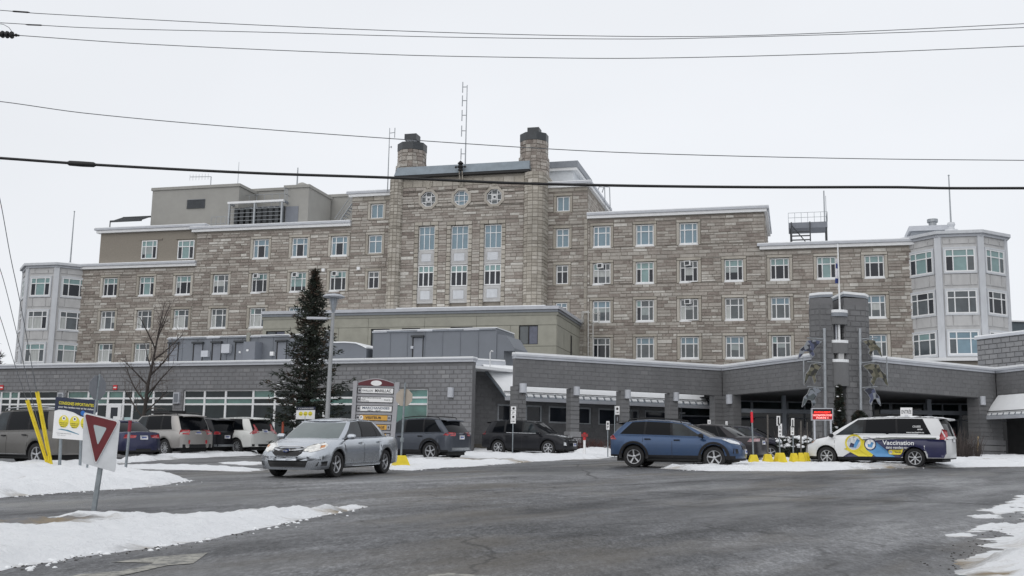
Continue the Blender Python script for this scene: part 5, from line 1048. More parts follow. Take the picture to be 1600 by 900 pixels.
def wheel_meshes(R, wd, style, key, _c={}):
    if key in _c: return _c[key]
    t = MB(); hw = wd / 2; M = Matrix.Rotation(math.pi / 2, 4, 'X')
    ri = R * .66
    t.lathe([(ri, -hw * .7), (ri * 1.06, -hw), (R * .93, -hw), (R * .99, -hw * .75), (R, -hw * .3), (R, hw * .3), (R * .99, hw * .75), (R * .93, hw), (ri * 1.06, hw), (ri, hw * .7)], (0, 0, 0), TYRE, 30, M)
    t.lathe([(ri, -hw * .7), (ri, hw * .7)], (0, 0, 0), TYRE, 30, M); t.lathe([(0, -hw * .3), (ri, -hw * .3)], (0, 0, 0), TYRE, 20, M)
    # outer side is +y local (after rotation z->-y); build the rim on both faces' outside = +y
    r = MB(); yo = hw * .72
    def P(rad, ang, y): return (rad * math.cos(ang), y, rad * math.sin(ang))
    r.lathe([(ri, -yo * .95), (ri * .99, -yo * 1.02), (ri * .93, -yo), (ri * .9, -yo * .8), (ri * .88, -yo * .2)], (0, 0, 0), RIMS, 30, M)
    r.lathe([(0, -yo * .25), (ri * .89, -yo * .25)], (0, 0, 0), RIMD, 24, M, False)
    n = style; w0, w1 = (.5 / n * math.pi * .55, .5 / n * math.pi * .42)
    for k in range(n):
        a = 2 * math.pi * k / n + .2; a0, a1 = a - w0 * 1.3, a + w0 * 1.3; b0, b1 = a - w1, a + w1
        q = [P(ri * .17, a0 - .25, yo * .72), P(ri * .17, a1 + .25, yo * .72), P(ri * .92, b1, yo * .88), P(ri * .92, b0, yo * .88)]
        w = [P(ri * .17, a0 - .25, yo * .3), P(ri * .17, a1 + .25, yo * .3), P(ri * .92, b1, yo * .3), P(ri * .92, b0, yo * .3)]
        r.faces(q + w, [(0, 1, 2, 3), (0, 4, 5, 1), (1, 5, 6, 2), (3, 2, 6, 7), (0, 3, 7, 4)], RIMS)
    r.lathe([(0, -yo * .85), (ri * .12, -yo * .84), (ri * .22, -yo * .74), (ri * .24, -yo * .5)], (0, 0, 0), RIMS, 16, M)
    _c[key] = (t.mesh('wheel'), r.mesh('rim')); return _c[key]
def car(S, name, label, cat, pos, head, group='cars parked in front of the hospital'):
    """S: shape and colours; pos = ground point at the car's centre; head = heading in degrees (0 = +x)"""
    nrm = Vector((-GXS, -GYS, 1)).normalized(); fx = Vector((math.cos(math.radians(head)), math.sin(math.radians(head)), 0)); fx = (fx - nrm * fx.dot(nrm)).normalized(); fy = nrm.cross(fx)
    rot = Matrix((fx, fy, nrm)).transposed().to_quaternion()
    T = thing(name, label, cat, pos, group, rot)
    Lh, Wh = S['L'] / 2, S['W'] / 2; paintm = S['paint']; deck = S['deck']; R = S['R']; xf, xr = S['xf'], S['xr']; clad = S.get('clad')
    zb0 = S.get('sill', .24); fend = S.get('front', .1); rend = S.get('rear', .06)
    zbump = S.get('bump_f', .2); zbumr = S.get('bump_r', .28)
    xs = set(np.linspace(-Lh, Lh, 30).round(3).tolist())
    for xw in (xf, xr):
        for a in np.linspace(-1, 1, 13): xs.add(round(xw + (R + .06) * math.sin(a * math.pi / 2), 3))
    xs |= {round(p[0], 3) for p in deck}; xs = sorted(x for x in xs if -Lh <= x <= Lh); xs = [x for i, x in enumerate(xs) if i == 0 or x - xs[i - 1] > .012]
    pf, prr = S.get('pf', .28), S.get('pr', .16)
    def halfw(x):
        t = (x - (Lh - 1.0)) / 1.0; w = Wh
        if t > 0: w -= Wh * .1 * t * t
        t = (-Lh + .9 - x) / .9
        if t > 0: w -= Wh * .08 * t * t
        return w
    def deform(x, y, z):
        w = Wh
        ef = sstep((x - (Lh - .7)) / .7); er = sstep((-x - (Lh - .6)) / .6)
        yy = abs(y) / w
        x -= ef * (pf * yy ** 2.4 + fend * max(0, (z - .52) / .4) ** 1.3 + .1 * max(0, (.42 - z) / .3) ** 2)
        x += er * (prr * yy ** 3 + rend * max(0, (z - .6) / .5) + .12 * max(0, (.42 - z) / .3) ** 2)
        return Vector((x, y, z))
    def section(x):
        zt = pl_(deck, x); w = halfw(x); t = (x + Lh) / (2 * Lh)
        zb = zb0
        if x > xf: zb = lin(zb0, zbump, sstep((x - xf) / (Lh - xf)))
        if x < xr: zb = lin(zb0, zbumr, sstep((xr - x) / (xr + Lh)))
        a = 0; flare = 0
        for xw in (xf, xr):
            ra = R + .055; d = abs(x - xw)
            if d < ra + .001: a = max(a, R + .0 + math.sqrt(max(0, ra * ra - d * d)) * 1.0)
            if d < ra + .12: flare = max(flare, .022 * sstep((ra + .12 - d) / .12))
        zc = S.get('crease', .72) ; sh = zt - .05
        rows = [(0, zt + .035), (.275 * w, zt + .032), (.55 * w, zt + .022), (.84 * w, zt - .002), (.925 * w, zt - .03), (.962 * w, zt - .09), (.985 * w, min(zc + .08, zt - .13)), (w, min(zc - .04, zt - .2)), (.992 * w, .52), (.985 * w, .42), (.975 * w, .34), (.955 * w, zb)]
        out = []
        for i, (y, z) in enumerate(rows):
            if i >= 6 and z < a: z = a - 0.0; 
            z = max(z, zb)
            if i >= 5 and a and z - a < .25: y += flare
            out.append((y, z))
        zz = max(zb, a); out.append((.9 * w, zz)); out.append((.66 * w, zz)); 
        return out, a
    bm_ = MB(); secs = [section(x) for x in xs]
    for side in (1, -1):
        G_ = [[deform(x, side * y, z) for y, z in s[0]] for x, s in zip(xs, secs)]
        n = len(G_[0]); v = [q for r_ in G_ for q in r_]
        for i in range(len(xs) - 1):
            for j in range(n - 1):
                f = (i * n + j, i * n + j + 1, (i + 1) * n + j + 1, (i + 1) * n + j)
                if side > 0: f = f[::-1]
                m = paintm
                if j >= n - 3: m = PLAST
                elif S.get('lowblack', True) and j >= 10: m = PLAST
                if clad and j >= 9: m = PLAST
                bm_.faces([v[k] for k in f], [(0, 1, 2, 3)], m, True)
    for end, xe in ((1, xs[-1]), (-1, xs[0])):
        rows = section(xe)[0][3:12]; cols = [-1, -.65, -.33, 0, .33, .65, 1]
        for i in range(len(rows) - 1):
            for k in range(6):
                q = []
                for (rr, cc) in ((i, k), (i, k + 1), (i + 1, k + 1), (i + 1, k)):
                    y, z = rows[rr]; yy = y * cols[cc]; z_ = z + (.037 * (1 - abs(cols[cc]) ** 1.5) if rr == 0 else 0); q.append(deform(xe, yy, z_))
                m = PLAST if i >= (7 if S.get('lowblack', True) else 8) else paintm
                bm_.faces(q if end < 0 else q[::-1], [(0, 1, 2, 3)], m, True)
    bd = bm_.build('body', T, weld=True); bd.data.polygons.foreach_set('use_smooth', [True] * len(bd.data.polygons))
    # greenhouse -----------------------------------------------------------
    gh = S['gh']; zr = S['H']; wt = S.get('wt', .74) * Wh; wbm = .895
    def roofz(x):
        a, b = gh['xt0'], gh['xt1']; t = (x - a) / (b - a); return zr - S.get('rb', .05) * (2 * t - .9) ** 2 - .01
    side = gh['side']                          # list of (xbelt, xtop, kind of the stretch that follows), front to rear
    ring = []
    (xb, xt, _), (xe, xte, _) = side[0], side[-1]
    fb, ft = gh['nose'], gh['ntop']; rb_, rt = gh['tail'], gh['ttop']
    ring.append((0, xb + fb, 0, xt + ft, 'w')); ring.append((.5, xb + fb * .8, .5, xt + ft * .8, 'w')); ring.append((.93, xb + fb * .2, .92, xt + ft * .2, 'p'))
    for a, b, k in side[:-1]: ring.append((1, a, 1, b, k))
    ring.append((1, xe, 1, xte, 'p')); ring.append((.9, xe - rb_ * .35, .92, xte - rt * .3, 'r')); ring.append((.5, xe - rb_ * .85, .5, xte - rt * .85, 'r')); ring.append((0, xe - rb_, 0, xte - rt, 'r'))
    rowt = [-.06, .07, .3, .55, .8, .93, 1.0]
    gm = MB(); gw = {'w': MB(), 'r': MB()}; sidew = []
    def gp(e, t, s):
        fb_, xb_, ft_, xt_, _ = e; tt = max(0, t); x = lin(xb_, xt_, t if t < 0 else tt); w0 = halfw(xb_) * wbm; z0 = pl_(deck, xb_) - .015; z1 = roofz(xt_)
        if abs(fb_) < .6 and e[4] in 'wr': z0 += .01
        yb, yt = fb_ * w0, ft_ * wt; y = lin(yb, yt, tt) + .035 * math.sin(math.pi * min(1, tt)) * (fb_ if abs(fb_) > .8 else 0) ; z = lin(z0, z1, t)
        if e[4] == 'w' or (abs(fb_) < .95): x += .03 * math.sin(math.pi * max(0, t)) * (1 if xb_ > 0 else -1)
        if t > .9: y -= 0.0
        return Vector((x, s * y, z))
    for s in (1, -1):
        for i in range(len(ring) - 1):
            k = ring[i][4]
            for j in range(len(rowt) - 1):
                q = [gp(ring[i], rowt[j], s), gp(ring[i + 1], rowt[j], s), gp(ring[i + 1], rowt[j + 1], s), gp(ring[i], rowt[j + 1], s)]
                if s < 0: q = q[::-1]
                mid = 0 < j < len(rowt) - 2
                if k in 'wr' and mid: gw[k].faces(q, [(0, 1, 2, 3)], gh.get('wmat', CGL) if k == 'w' else CGL, True)
                elif k in 'gG' and mid: pass
                else: gm.faces(q, [(0, 1, 2, 3)], PLAST if (k == 'b' and mid) or (k in 'gGb' and 0 < j < 5) else paintm, k not in 'b')
            if k in 'gG':
                wm = MB(); P = [[gp(ring[a], rowt[j], s) for a in (i, i + 1)] for j in range(1, len(rowt) - 1)]; wm.grid(P, CGL2 if k == 'G' else CGL, True, s < 0); sidew.append(wm)
    # roof skin
    for i in range(len(ring) - 1):
        for c0, c1 in zip((-1, -.6, -.2, .2, .6), (-.6, -.2, .2, .6, 1)):
            q = []
            for e, c in ((ring[i], c0), (ring[i + 1], c0), (ring[i + 1], c1), (ring[i], c1)):
                p = gp(e, 1, 1); q.append(Vector((p.x, p.y * c, p.z + .045 * (1 - c * c) * min(1, p.y / (wt * .5))))) 
            gm.faces(q, [(0, 1, 2, 3)], paintm if not S.get('roofm') else S['roofm'], True)
    cabin = gm.build('cabin', T, weld=True)
    for k, nm in (('w', 'windscreen'), ('r', 'rear_window')): gw[k].build(nm, T, weld=True)
    for w in sidew: w.build('side_window', T)
    tr = Vector(pos)
    allv = [Vector(v.co) for v in bd.data.vertices]; allf = [tuple(p.vertices) for p in bd.data.polygons]
    off = len(allv); allv += [Vector(v.co) for v in cabin.data.vertices]; allf += [tuple(k + off for k in p.vertices) for p in cabin.data.polygons]
    for g_ in list(gw.values()) + sidew: off = len(allv); allv += g_.v; allf += [tuple(k + off for k in f) for f in g_.f]
    bvh = BVHTree.FromPolygons(allv, allf)
    def proj_(a, s, z, off, swap=1):
        d = Vector((math.cos(a), math.sin(a), 0)); t = Vector((-math.sin(a), math.cos(a), 0))
        if min(abs(math.cos(a)), abs(math.sin(a))) > .05: s += t.dot(Vector((math.copysign(Lh * .93, d.x), math.copysign(Wh * .86, d.y), 0)))
        o = d * 4 + t * s + Vector((0, 0, z)); h = bvh.ray_cast(o, -d)
        if h[0] is None:
            h = bvh.find_nearest(d * (Lh if abs(math.cos(a)) > .7 else Wh) + t * s + Vector((0, 0, z)))
        return h[0] + d * off
    def patch(az, poly, m, nm, off=.012, cuts=2, parent=T, mirror=False, thick=.02):
        """a shell laid on the bodywork: outline (s,z) seen from azimuth az"""
        for sg in ((1, -1) if mirror else (1,)):
            a = math.radians(az) * sg; b = bmesh.new(); vs_ = [b.verts.new((s * sg, 0, z)) for s, z in poly]; b.faces.new(vs_)
            bmesh.ops.triangulate(b, faces=b.faces[:]); 
            if cuts: bmesh.ops.subdivide_edges(b, edges=b.edges[:], cuts=cuts, use_grid_fill=True)
            rim = [(e.verts[0].index, e.verts[1].index) for e in b.edges if e.is_boundary] if (b.verts.index_update() or True) else []
            V = [proj_(a, v.co.x, v.co.z, off) for v in b.verts]; Fc = [tuple(v.index for v in f.verts) for f in b.faces]; b.free()
            mb = MB(); mb.faces(V, Fc, m, True); d = Vector((math.cos(a), math.sin(a), 0))
            n0 = len(mb.v); mb.v += [V[i] - d * thick for i in range(len(V))]
            for i, j in rim: mb.f.append((i, j, n0 + j, n0 + i)); mb.m.append(m); mb.sm.append(False); mb.t.append(.5)
            o = mb.build(nm, parent)
        return o
    def ptext(az, txt, s, z, size, m, off=.016, bold=0, sx=1, nm='lettering', flip=1):
        a = math.radians(az); v, f = text_geo(txt, size, bold, sx); mb = MB(); mb.faces([proj_(a, s + x, z + y, off) for x, y in v], f, m); return mb.build(nm, T)
    ctx = dict(patch=patch, ptext=ptext, T=T, proj=proj_, S=S)
    # wheels, wheel wells, floor
    tm, rm = wheel_meshes(R, S.get('tw', .215), S.get('spokes', 5), (R, S.get('spokes', 5)))
    for xw in (xf, xr):
        for s in (1, -1):
            w = bpy.data.objects.new('wheel', tm); C.objects.link(w); w.parent = T; w.location = (xw, s * (Wh - .13), R * .985); w.rotation_euler = (0, 0, 0 if s > 0 else math.pi)
            if xw == xf and S.get('steer'): w.rotation_euler.z += math.radians(S['steer'])
            sub(rm, 'rim', w)
    wb_ = MB(); wb_.box(-Lh + .25, Lh - .3, -Wh + .3, Wh - .3, .2, .5, BLACK); wb_.box(xr + R + .08, xf - R - .08, -Wh + .12, Wh - .12, .24, .6, BLACK)
    for xw in (xf, xr): wb_.box(xw - R - .04, xw + R + .04, -Wh + .24, Wh - .24, .5, .74, BLACK)
    wb_.build('underbody', T)
    if clad:
        for xw in (xf, xr):
            for sg in (1, -1):
                mb = MB(); P = []
                for k in range(17):
                    an = math.pi * (k / 16 * 1.16 - .08); row = []
                    for rr in (R + .05, R + .085, R + .12, R + .15):
                        x, z = xw + rr * math.cos(an), max(.3, R + rr * math.sin(an)); h = bvh.ray_cast(Vector((x, sg * 3, z)), Vector((0, -sg, 0))); row.append((h[0] if h[0] else Vector((x, sg * Wh, z))) + Vector((0, sg * (.018 if rr > R + .06 else .0), 0)))
                    P.append(row)
                mb.grid(P, PLAST, True, sg > 0); mb.build('arch_cladding', T)
    # mirrors
    ma = MB(); mx, mz = side[0][0] + S.get('mirx', -.22), pl_(deck, side[0][0]) + .1
    for s in (1, -1):
        mb = MB(); prof = [(.0, .0), (.07, .02), (.1, .07), (.09, .13), (.03, .17), (0, .17)]; c = Vector((mx, s * (Wh + .1), mz - .04))
        mb.lathe([(0.0, -.11), (.06, -.1), (.085, -.03), (.085, .06), (.06, .1), (0, .105)], c, paintm if not S.get('mirblack') else PLAST, 10, Matrix.Rotation(math.pi / 2, 4, 'X') @ Matrix.Diagonal((1, .85, 1, 1)))
        mb.tube(c + Vector((0, -s * .08, -.04)), c + Vector((.02, -s * .2, -.08)), .025, PLAST, 6); mb.build('wing_mirror', T)
    # door seams and handles
    for i, x in enumerate(S['doors']):
        z1 = pl_(deck, x) - .06
        patch(90, [(-x - .006, .34), (-x + .006, .34), (-x + .006, z1), (-x - .006, z1)], BLACK, 'door_seam', .003, 4, mirror=False); patch(-90, [(x - .006, .34), (x + .006, .34), (x + .006, z1), (x - .006, z1)], BLACK, 'door_seam', .003, 4)
    for x in S['handles']:
        hz = pl_(deck, x) - S.get('hz', .14)
        for sg in (1, -1): patch(90 * sg, [(-sg * x - .1, hz), (-sg * x + .1, hz), (-sg * x + .1, hz + .035), (-sg * x - .1, hz + .035)], PLAST if S.get('hdark') else paintm, 'door_handle', .035, 1)
    if S.get('rails'):
        for s in (1, -1):
            mb = MB(); a, b = gh['xt0'] + .15, gh['xt1'] - .15; P = [Vector((lin(a, b, k / 6), s * (wt - .07), roofz(lin(a, b, k / 6)) + .075)) for k in range(7)]; P = [P[0] - Vector((.05, 0, .07))] + P + [P[-1] + Vector((.05, 0, -.07))]; mb.path(P, .02, S['rails'], 6); mb.build('roof_rail', T)
    if S.get('spoiler'):
        mb = MB(); x0 = gh['xt0'] - rt * .5; mb.grid([[Vector((x0 + d, y * wt * .9, roofz(gh['xt0']) + .03 - dz - .02 * y * y)) for y in (-1, -.6, 0, .6, 1)] for d, dz in ((.1, 0), (-.18, .03), (-.19, .07), (.0, .09))], S['spoiler'], True); mb.build('spoiler', T)
    if S.get('detail'): S['detail'](ctx)
    return T, ctx
def pd(px, Y, py=714): q = atY(px, py, Y); return Vector((q.x, Y, gz(q.x, Y)))
XGH = lambda: dict(xt0=-1.68, xt1=.33, nose=.24, ntop=.1, tail=.1, ttop=.1, side=[(1.16, .3, 'p'), (.98, .23, 'G'), (-.02, -.05, 'b'), (-.1, -.13, 'g'), (-.95, -.9, 'b'), (-1.02, -.97, 'g'), (-1.85, -1.38, 'p'), (-2.1, -1.6, 'x')])
# ---- body shapes (x forward)
def sedan(**k):
    d = dict(L=4.74, W=1.8, H=1.48, R=.325, xf=1.38, xr=-1.37, deck=[(-2.37, .97), (-2.2, 1.0), (-1.5, 1.0), (-.9, .98), (.9, .95), (1.25, .93), (1.9, .82), (2.25, .7), (2.37, .62)],
             gh=dict(xt0=-.95, xt1=.45, nose=.22, ntop=.1, tail=.22, ttop=.1, side=[(1.12, .38, 'p'), (.98, .32, 'G'), (-.02, -.03, 'b'), (-.1, -.11, 'g'), (-.95, -.72, 'b'), (-1.0, -.76, 'g'), (-1.3, -.86, 'p'), (-1.55, -.95, 'x')]), doors=[1.0, -.06, -1.05], handles=[.12, -.92], crease=.7, wt=.72)
    d.update(k); return d
def suv(**k):
    d = dict(L=4.45, W=1.82, H=1.66, R=.36, xf=1.33, xr=-1.33, deck=[(-2.22, 1.02), (-1.9, 1.08), (-.9, 1.06), (.8, 1.02), (1.1, 1.01), (1.8, .94), (2.1, .84), (2.22, .74)],
             gh=dict(xt0=-1.85, xt1=.45, nose=.22, ntop=.1, tail=.1, ttop=.08, side=[(1.08, .42, 'p'), (.93, .35, 'G'), (.0, 0, 'b'), (-.08, -.09, 'g'), (-.95, -.92, 'b'), (-1.05, -1.02, 'g'), (-1.7, -1.45, 'p'), (-2.12, -1.78, 'x')]), doors=[.95, -.04, -1.02], handles=[.12, -.86], wt=.74, rear=.0, pr=.12, sill=.3, bump_f=.26, bump_r=.36, crease=.78)
    d.update(k); return d
def taillights(ctx, pts, az=150, m=REDL, nm='tail_light'): ctx['patch'](az, pts, m, nm, .014, 2, mirror=True)
def heads(ctx, pts, az=35, m=LAMP): ctx['patch'](az, pts, m, 'headlight', .014, 3, mirror=True)
def plate(ctx, x_az, z, off=.03, dark=False):
    ctx['patch'](x_az, [(-.16, z), (.16, z), (.16, z + .15), (-.16, z + .15)], PLATE, 'licence_plate', off, 0); ctx['patch'](x_az, [(-.1, z + .05), (.1, z + .05), (.1, z + .1), (-.1, z + .1)], mat('plate_print', (.12, .16, .4), .5), 'plate_print', off + .004, 0)
# ---- the silver saloon driving out
SILV = paint('silver_paint', (.5, .53, .57), .75, .26, .12)
def det_silver(c):
    p = c['patch']
    heads(c, [(-.33, .66), (-.28, .74), (-.02, .82), (.24, .865), (.3, .8), (.22, .72), (.0, .66), (-.2, .62)], 38, HLON)
    p(38, [(.08, .72), (.2, .75), (.23, .8), (.12, .79)], AMBER, 'indicator', .02, 1, mirror=False); p(-38, [(-.08, .72), (-.2, .75), (-.23, .8), (-.12, .79)], AMBER, 'indicator', .02, 1)
    p(0, [(-.4, .6), (-.3, .53), (.3, .53), (.4, .6), (.44, .72), (.3, .755), (-.3, .755), (-.44, .72)], BLACK, 'grille', .014, 3)
    p(0, [(-.41, .69), (-.12, .64), (.12, .64), (.41, .69), (.41, .72), (.12, .675), (-.12, .675), (-.41, .72)], CHROME, 'grille_bar', .03, 2)
    for a, b in (((-.42, .745), (.42, .745)), ((-.42, .755), (.42, .755))): pass
    p(0, [(-.44, .72), (-.3, .752), (.3, .752), (.44, .72), (.455, .735), (.3, .775), (-.3, .775), (-.455, .735)], CHROME, 'grille_trim', .03, 2)
    e = [(.085 * math.cos(k * math.pi / 6), .66 + .05 * math.sin(k * math.pi / 6)) for k in range(12)]; p(0, e, CHROME, 'badge', .045, 0); e = [(.07 * math.cos(k * math.pi / 6), .66 + .038 * math.sin(k * math.pi / 6)) for k in range(12)]; p(0, e, mat('badge_blue', (.03, .05, .16), .3), 'badge_field', .05, 0)
    for sx, sz, r in ((-.035, .668, .014), (.0, .672, .008), (.022, .66, .008), (-.005, .65, .008), (.03, .648, .007), (.012, .64, .007)): p(0, [(sx - r, sz), (sx, sz - r * .7), (sx + r, sz), (sx, sz + r * .7)], CHROME, 'badge_star', .056, 0)
    p(0, [(-.48, .26), (.48, .26), (.55, .42), (-.55, .42)], BLACK, 'lower_grille', .014, 3)
    for sg in (1, -1): p(28 * sg, [(sg * -.05, .29), (sg * .22, .3), (sg * .24, .41), (sg * .02, .39)], BLACK, 'fog_lamp_recess', .014, 1)
    taillights(c, [(.1, .78), (.45, .8), (.45, .93), (.12, .95)], 140); plate(c, 180, .72)
    for sg in (1, -1): p(90 * sg, [(-1.0, .26), (1.0, .26), (1.0, .33), (-1.0, .33)], SILV, 'sill_trim', .03, 3)
ssil = sedan(paint=SILV, W=1.82, H=1.45, steer=-3, lowblack=False, detail=det_silver, spokes=5, fend=.1, front=.12, pf=.3)
ssil['gh']['wmat'] = mat('windscreen_glass', (.1, .125, .125), .05, var=.15, scale=2, spec=.9)
car(ssil, 'saloon_car', 'light silver-blue four-door saloon driving out across the forecourt with its front to the viewer', 'car', pd(519, 28.8, 735), -109, None)
# ---- blue crossover
BLUEP = paint('blue_paint', (.03, .068, .15), .45, .32, .3)
def det_blue(c):
    p = c['patch']; taillights(c, [(-.15, .92), (.3, .9), (.32, 1.08), (.0, 1.06)], 128); heads(c, [(-.25, .78), (.15, .83), (.38, .93), (.3, .98), (-.1, .92), (-.28, .85)], 50)
    p(0, [(-.35, .62), (.35, .62), (.4, .8), (-.4, .8)], BLACK, 'grille', .014, 2); p(40, [(-.1, .5), (.12, .5), (.1, .66), (-.08, .64)], BLACK, 'fog_lamp_recess', .014, 1, mirror=True); plate(c, 0, .48); plate(c, 180, .8)
sblue = suv(paint=BLUEP, gh=XGH(), rb=.09, L=4.44, W=1.8, H=1.56, clad=True, rails=BLACK, detail=det_blue, spokes=5, handles=[.12, -.86], mirblack=True, hdark=True, sill=.32, spoiler=BLUEP)
def on(px, py): q = G(px, py); return q
VS = []
p = pd(1061, 36.6); car(sblue, 'crossover_car', 'mid-blue crossover with black cladding parked broadside to the right of the forecourt', 'car', p, -21, None)
# ---- white vaccination van
VW = paint('van_white', (.72, .73, .74), 0, .35, .22)
NAVY = mat('navy_wrap', (.018, .02, .075), .35, var=.1, coat=.3); YEL = mat('yellow_wrap', (.72, .6, .04), .4, var=.05); SKYB = mat('sky_blue_wrap', (.1, .29, .55), .4, var=.05); DKG = mat('dark_wrap_edge', (.1, .11, .1), .4)
def det_van(c):
    p, t = c['patch'], c['ptext']; A = 90   # left side seen from +y ; s = -x
    az = A
    arcp = [(1.47 + .45 * math.cos(math.pi * k / 12), .36 + .45 * math.sin(math.pi * k / 12)) for k in range(13)][::-1]
    p(az, [(-1.0, .34)] + [(1.0, .34)] + arcp + [(2.42, .36), (2.5, .5), (2.5, .98), (1.9, 1.0), (.7, .98), (.1, .93), (-.25, .8), (-.62, .55)], NAVY, 'navy_wrap', .016, 5)
    p(az, [(-.3, .97), (.1, 1.0), (.7, 1.045), (2.2, 1.045), (2.2, 1.0), (.7, 1.0), (.1, .955), (-.25, .9)], DKG, 'wrap_edge', .02, 3)
    p(az, [(-.95, .62), (-.62, .75), (-.05, .36), (-.45, .36)] , YEL, 'yellow_stripe', .024, 3); p(az, [(-.62, .72), (-.35, 1.0), (.2, .62), (.02, .36), (-.2, .36)], YEL, 'yellow_stripe', .022, 3)
    p(az, [(-.18, .62), (.12, .93), (.82, .36), (.16, .36)], SKYB, 'blue_stripe', .027, 3)
    cir = lambda x, z, r, n=16: [(x + r * math.cos(2 * math.pi * k / n), z + r * math.sin(2 * math.pi * k / n)) for k in range(n)]
    p(az, cir(-.6, .83, .31), YEL, 'yellow_disc', .03, 1); p(az, cir(-.6, .83, .245), VW, 'white_disc', .034, 1); p(az, cir(-.6, .83, .215), mat('disc_grey', (.55, .58, .6), .5), 'disc_field', .037, 1)
    p(az, cir(-.02, .79, .215), NAVY, 'navy_disc', .031, 1); p(az, cir(-.02, .79, .18), VW, 'white_disc', .035, 1)
    p(az, [(-.72, .68), (-.52, .66), (-.38, .92), (-.48, .98), (-.58, .78), (-.7, .8)], SKYB, 'arm_pictogram', .042, 1); p(az, [(-.75, .7), (-.6, .68), (-.58, .8), (-.7, .84)], NAVY, 'sleeve_pictogram', .045, 1)
    p(az, [(-.1, .7), (.04, .68), (.1, .84), (.03, .88), (-.02, .78), (-.1, .8)], SKYB, 'arm_pictogram', .042, 1)
    t(az, 'Vaccination', .95, .85, .21, VW, .036, .004, 1.1); t(az, 'sans rendez-vous', .95, .69, .13, VW, .036, .003, .95)
    p(az, cir(.68, .53, .085) , YEL, 'label_end', .028, 1); p(az, [(.68, .445), (1.3, .445), (1.3, .615), (.68, .615)], YEL, 'label_panel', .027, 1); p(az, cir(1.3, .53, .085), YEL, 'label_end', .028, 1)
    p(az, cir(.68, .53, .055), VW, 'white_disc', .032, 0); t(az, 'info', .66, .53, .08, NAVY, .036); t(az, 'Vaccin mobile', 1.05, .53, .085, NAVY, .034, .001)
    t(az, 'CIUSSS', 1.55, 1.42, .09, VW, .014, .002); t(az, 'sante', 1.66, 1.33, .08, VW, .014, .002); t(az, 'www.vaccination.ca', 1.5, 1.22, .075, VW, .014, .002)
    t(az, 'VACCI-BUS', -.15, 1.03, .05, NAVY, .014); t(az, 'Quebec', .25, 1.03, .05, NAVY, .014)
    heads(c, [(-.3, .82), (-.1, .76), (.2, .82), (.3, .98), (.1, .96), (-.2, .9)], 50); p(50, [(.08, .82), (.2, .83), (.28, .94), (.14, .92)], AMBER, 'indicator', .02, 1)
    taillights(c, [(-.12, .98), (.2, .98), (.26, 1.3), (.0, 1.34)], 125); plate(c, 180, .9); plate(c, 0, .4)
    p(0, [(-.5, .35), (.5, .35), (.5, .5), (-.5, .5)], BLACK, 'lower_grille', .014, 2); p(0, [(-.4, .68), (.4, .68), (.4, .8), (-.4, .8)], mat('van_grille', (.3, .3, .3), .3, .6), 'grille', .014, 2)
    for x0, x1 in ((-.62, .5), (.6, 1.6)): p(az, [(x0, 1.145), (x1, 1.145), (x1, 1.15 + .02), (x0, 1.15 + .02)], WHITE, 'slide_rail', .016, 2)
    mb = MB(); K = 26
    mb.grid([[Vector((lin(-2.2, .3, k / K), y * .68, 1.78 - .05 * (2 * (k / K) - .9) ** 2 - .03 * y * y + random.uniform(0, .028) - (.05 if k in (0, K) else 0))) for y in (-1, -.8, -.4, 0, .4, .8, 1)] for k in range(K + 1)], SNOWR, True); mb.build('roof_snow', c['T'])
van = suv(paint=VW, L=5.15, W=2.0, H=1.76, R=.345, xf=1.6, xr=-1.47, deck=[(-2.57, 1.05), (-2.3, 1.12), (-.5, 1.12), (1.0, 1.1), (1.35, 1.07), (2.1, .94), (2.4, .82), (2.57, .7)],
    gh=dict(xt0=-2.3, xt1=.55, nose=.28, ntop=.12, tail=.12, ttop=.1, side=[(1.6, .5, 'p'), (1.35, .42, 'G'), (.32, .26, 'b'), (.22, .18, 'g'), (-.85, -.82, 'b'), (-.92, -.88, 'g'), (-2.05, -1.72, 'p'), (-2.48, -2.2, 'x')]), doors=[1.3, .25, -.88], handles=[.5], spokes=7, wt=.76, sill=.24, bump_f=.24, bump_r=.3, detail=det_van, crease=.8, pf=.35, mirblack=True, tw=.23, spoiler=VW)
p = pd(1373, 39.6); car(van, 'vaccination_van', 'white minivan with navy, yellow and blue vaccination graphics, snow on its roof', 'van', p, 147, None)
# ---- black compact SUV
BLKP = paint('black_paint', (.013, .014, .018), .3, .28, .32)
def det_eq(c):
    p = c['patch']; taillights(c, [(-.1, .98), (.25, .96), (.25, 1.12), (.0, 1.14)], -128 + 256); heads(c, [(-.3, .85), (.2, .92), (.36, 1.0), (.1, .97), (-.28, .92)], 50); heads(c, [(-.12, .48), (.05, .5), (.03, .66), (-.1, .62)], 40)
    p(0, [(-.45, .6), (.45, .6), (.5, .85), (-.5, .85)], BLACK, 'grille', .014, 2); p(0, [(-.47, .72), (.47, .72), (.47, .76), (-.47, .76)], CHROME, 'grille_bar', .03, 2); p(0, [(-.52, .86), (.52, .86), (.52, .89), (-.52, .89)], CHROME, 'grille_trim', .03, 2); plate(c, 0, .45); plate(c, 180, .85)
    for az, sg in ((-90, 1), (90, -1)): p(az, [(sg * -.9, 1.06), (sg * .9, 1.03), (sg * .9, 1.055), (sg * -.9, 1.085)][::1 if sg > 0 else -1], CHROME, 'belt_trim', .02, 3)
seq = suv(paint=BLKP, rb=.08, L=4.65, W=1.84, H=1.66, detail=det_eq, spokes=7, rails=None, spoiler=BLKP)
p = pd(829, 53); car(seq, 'compact_suv', 'black compact SUV with chrome window trim parked side-on before the colonnade', 'car', p, -27)
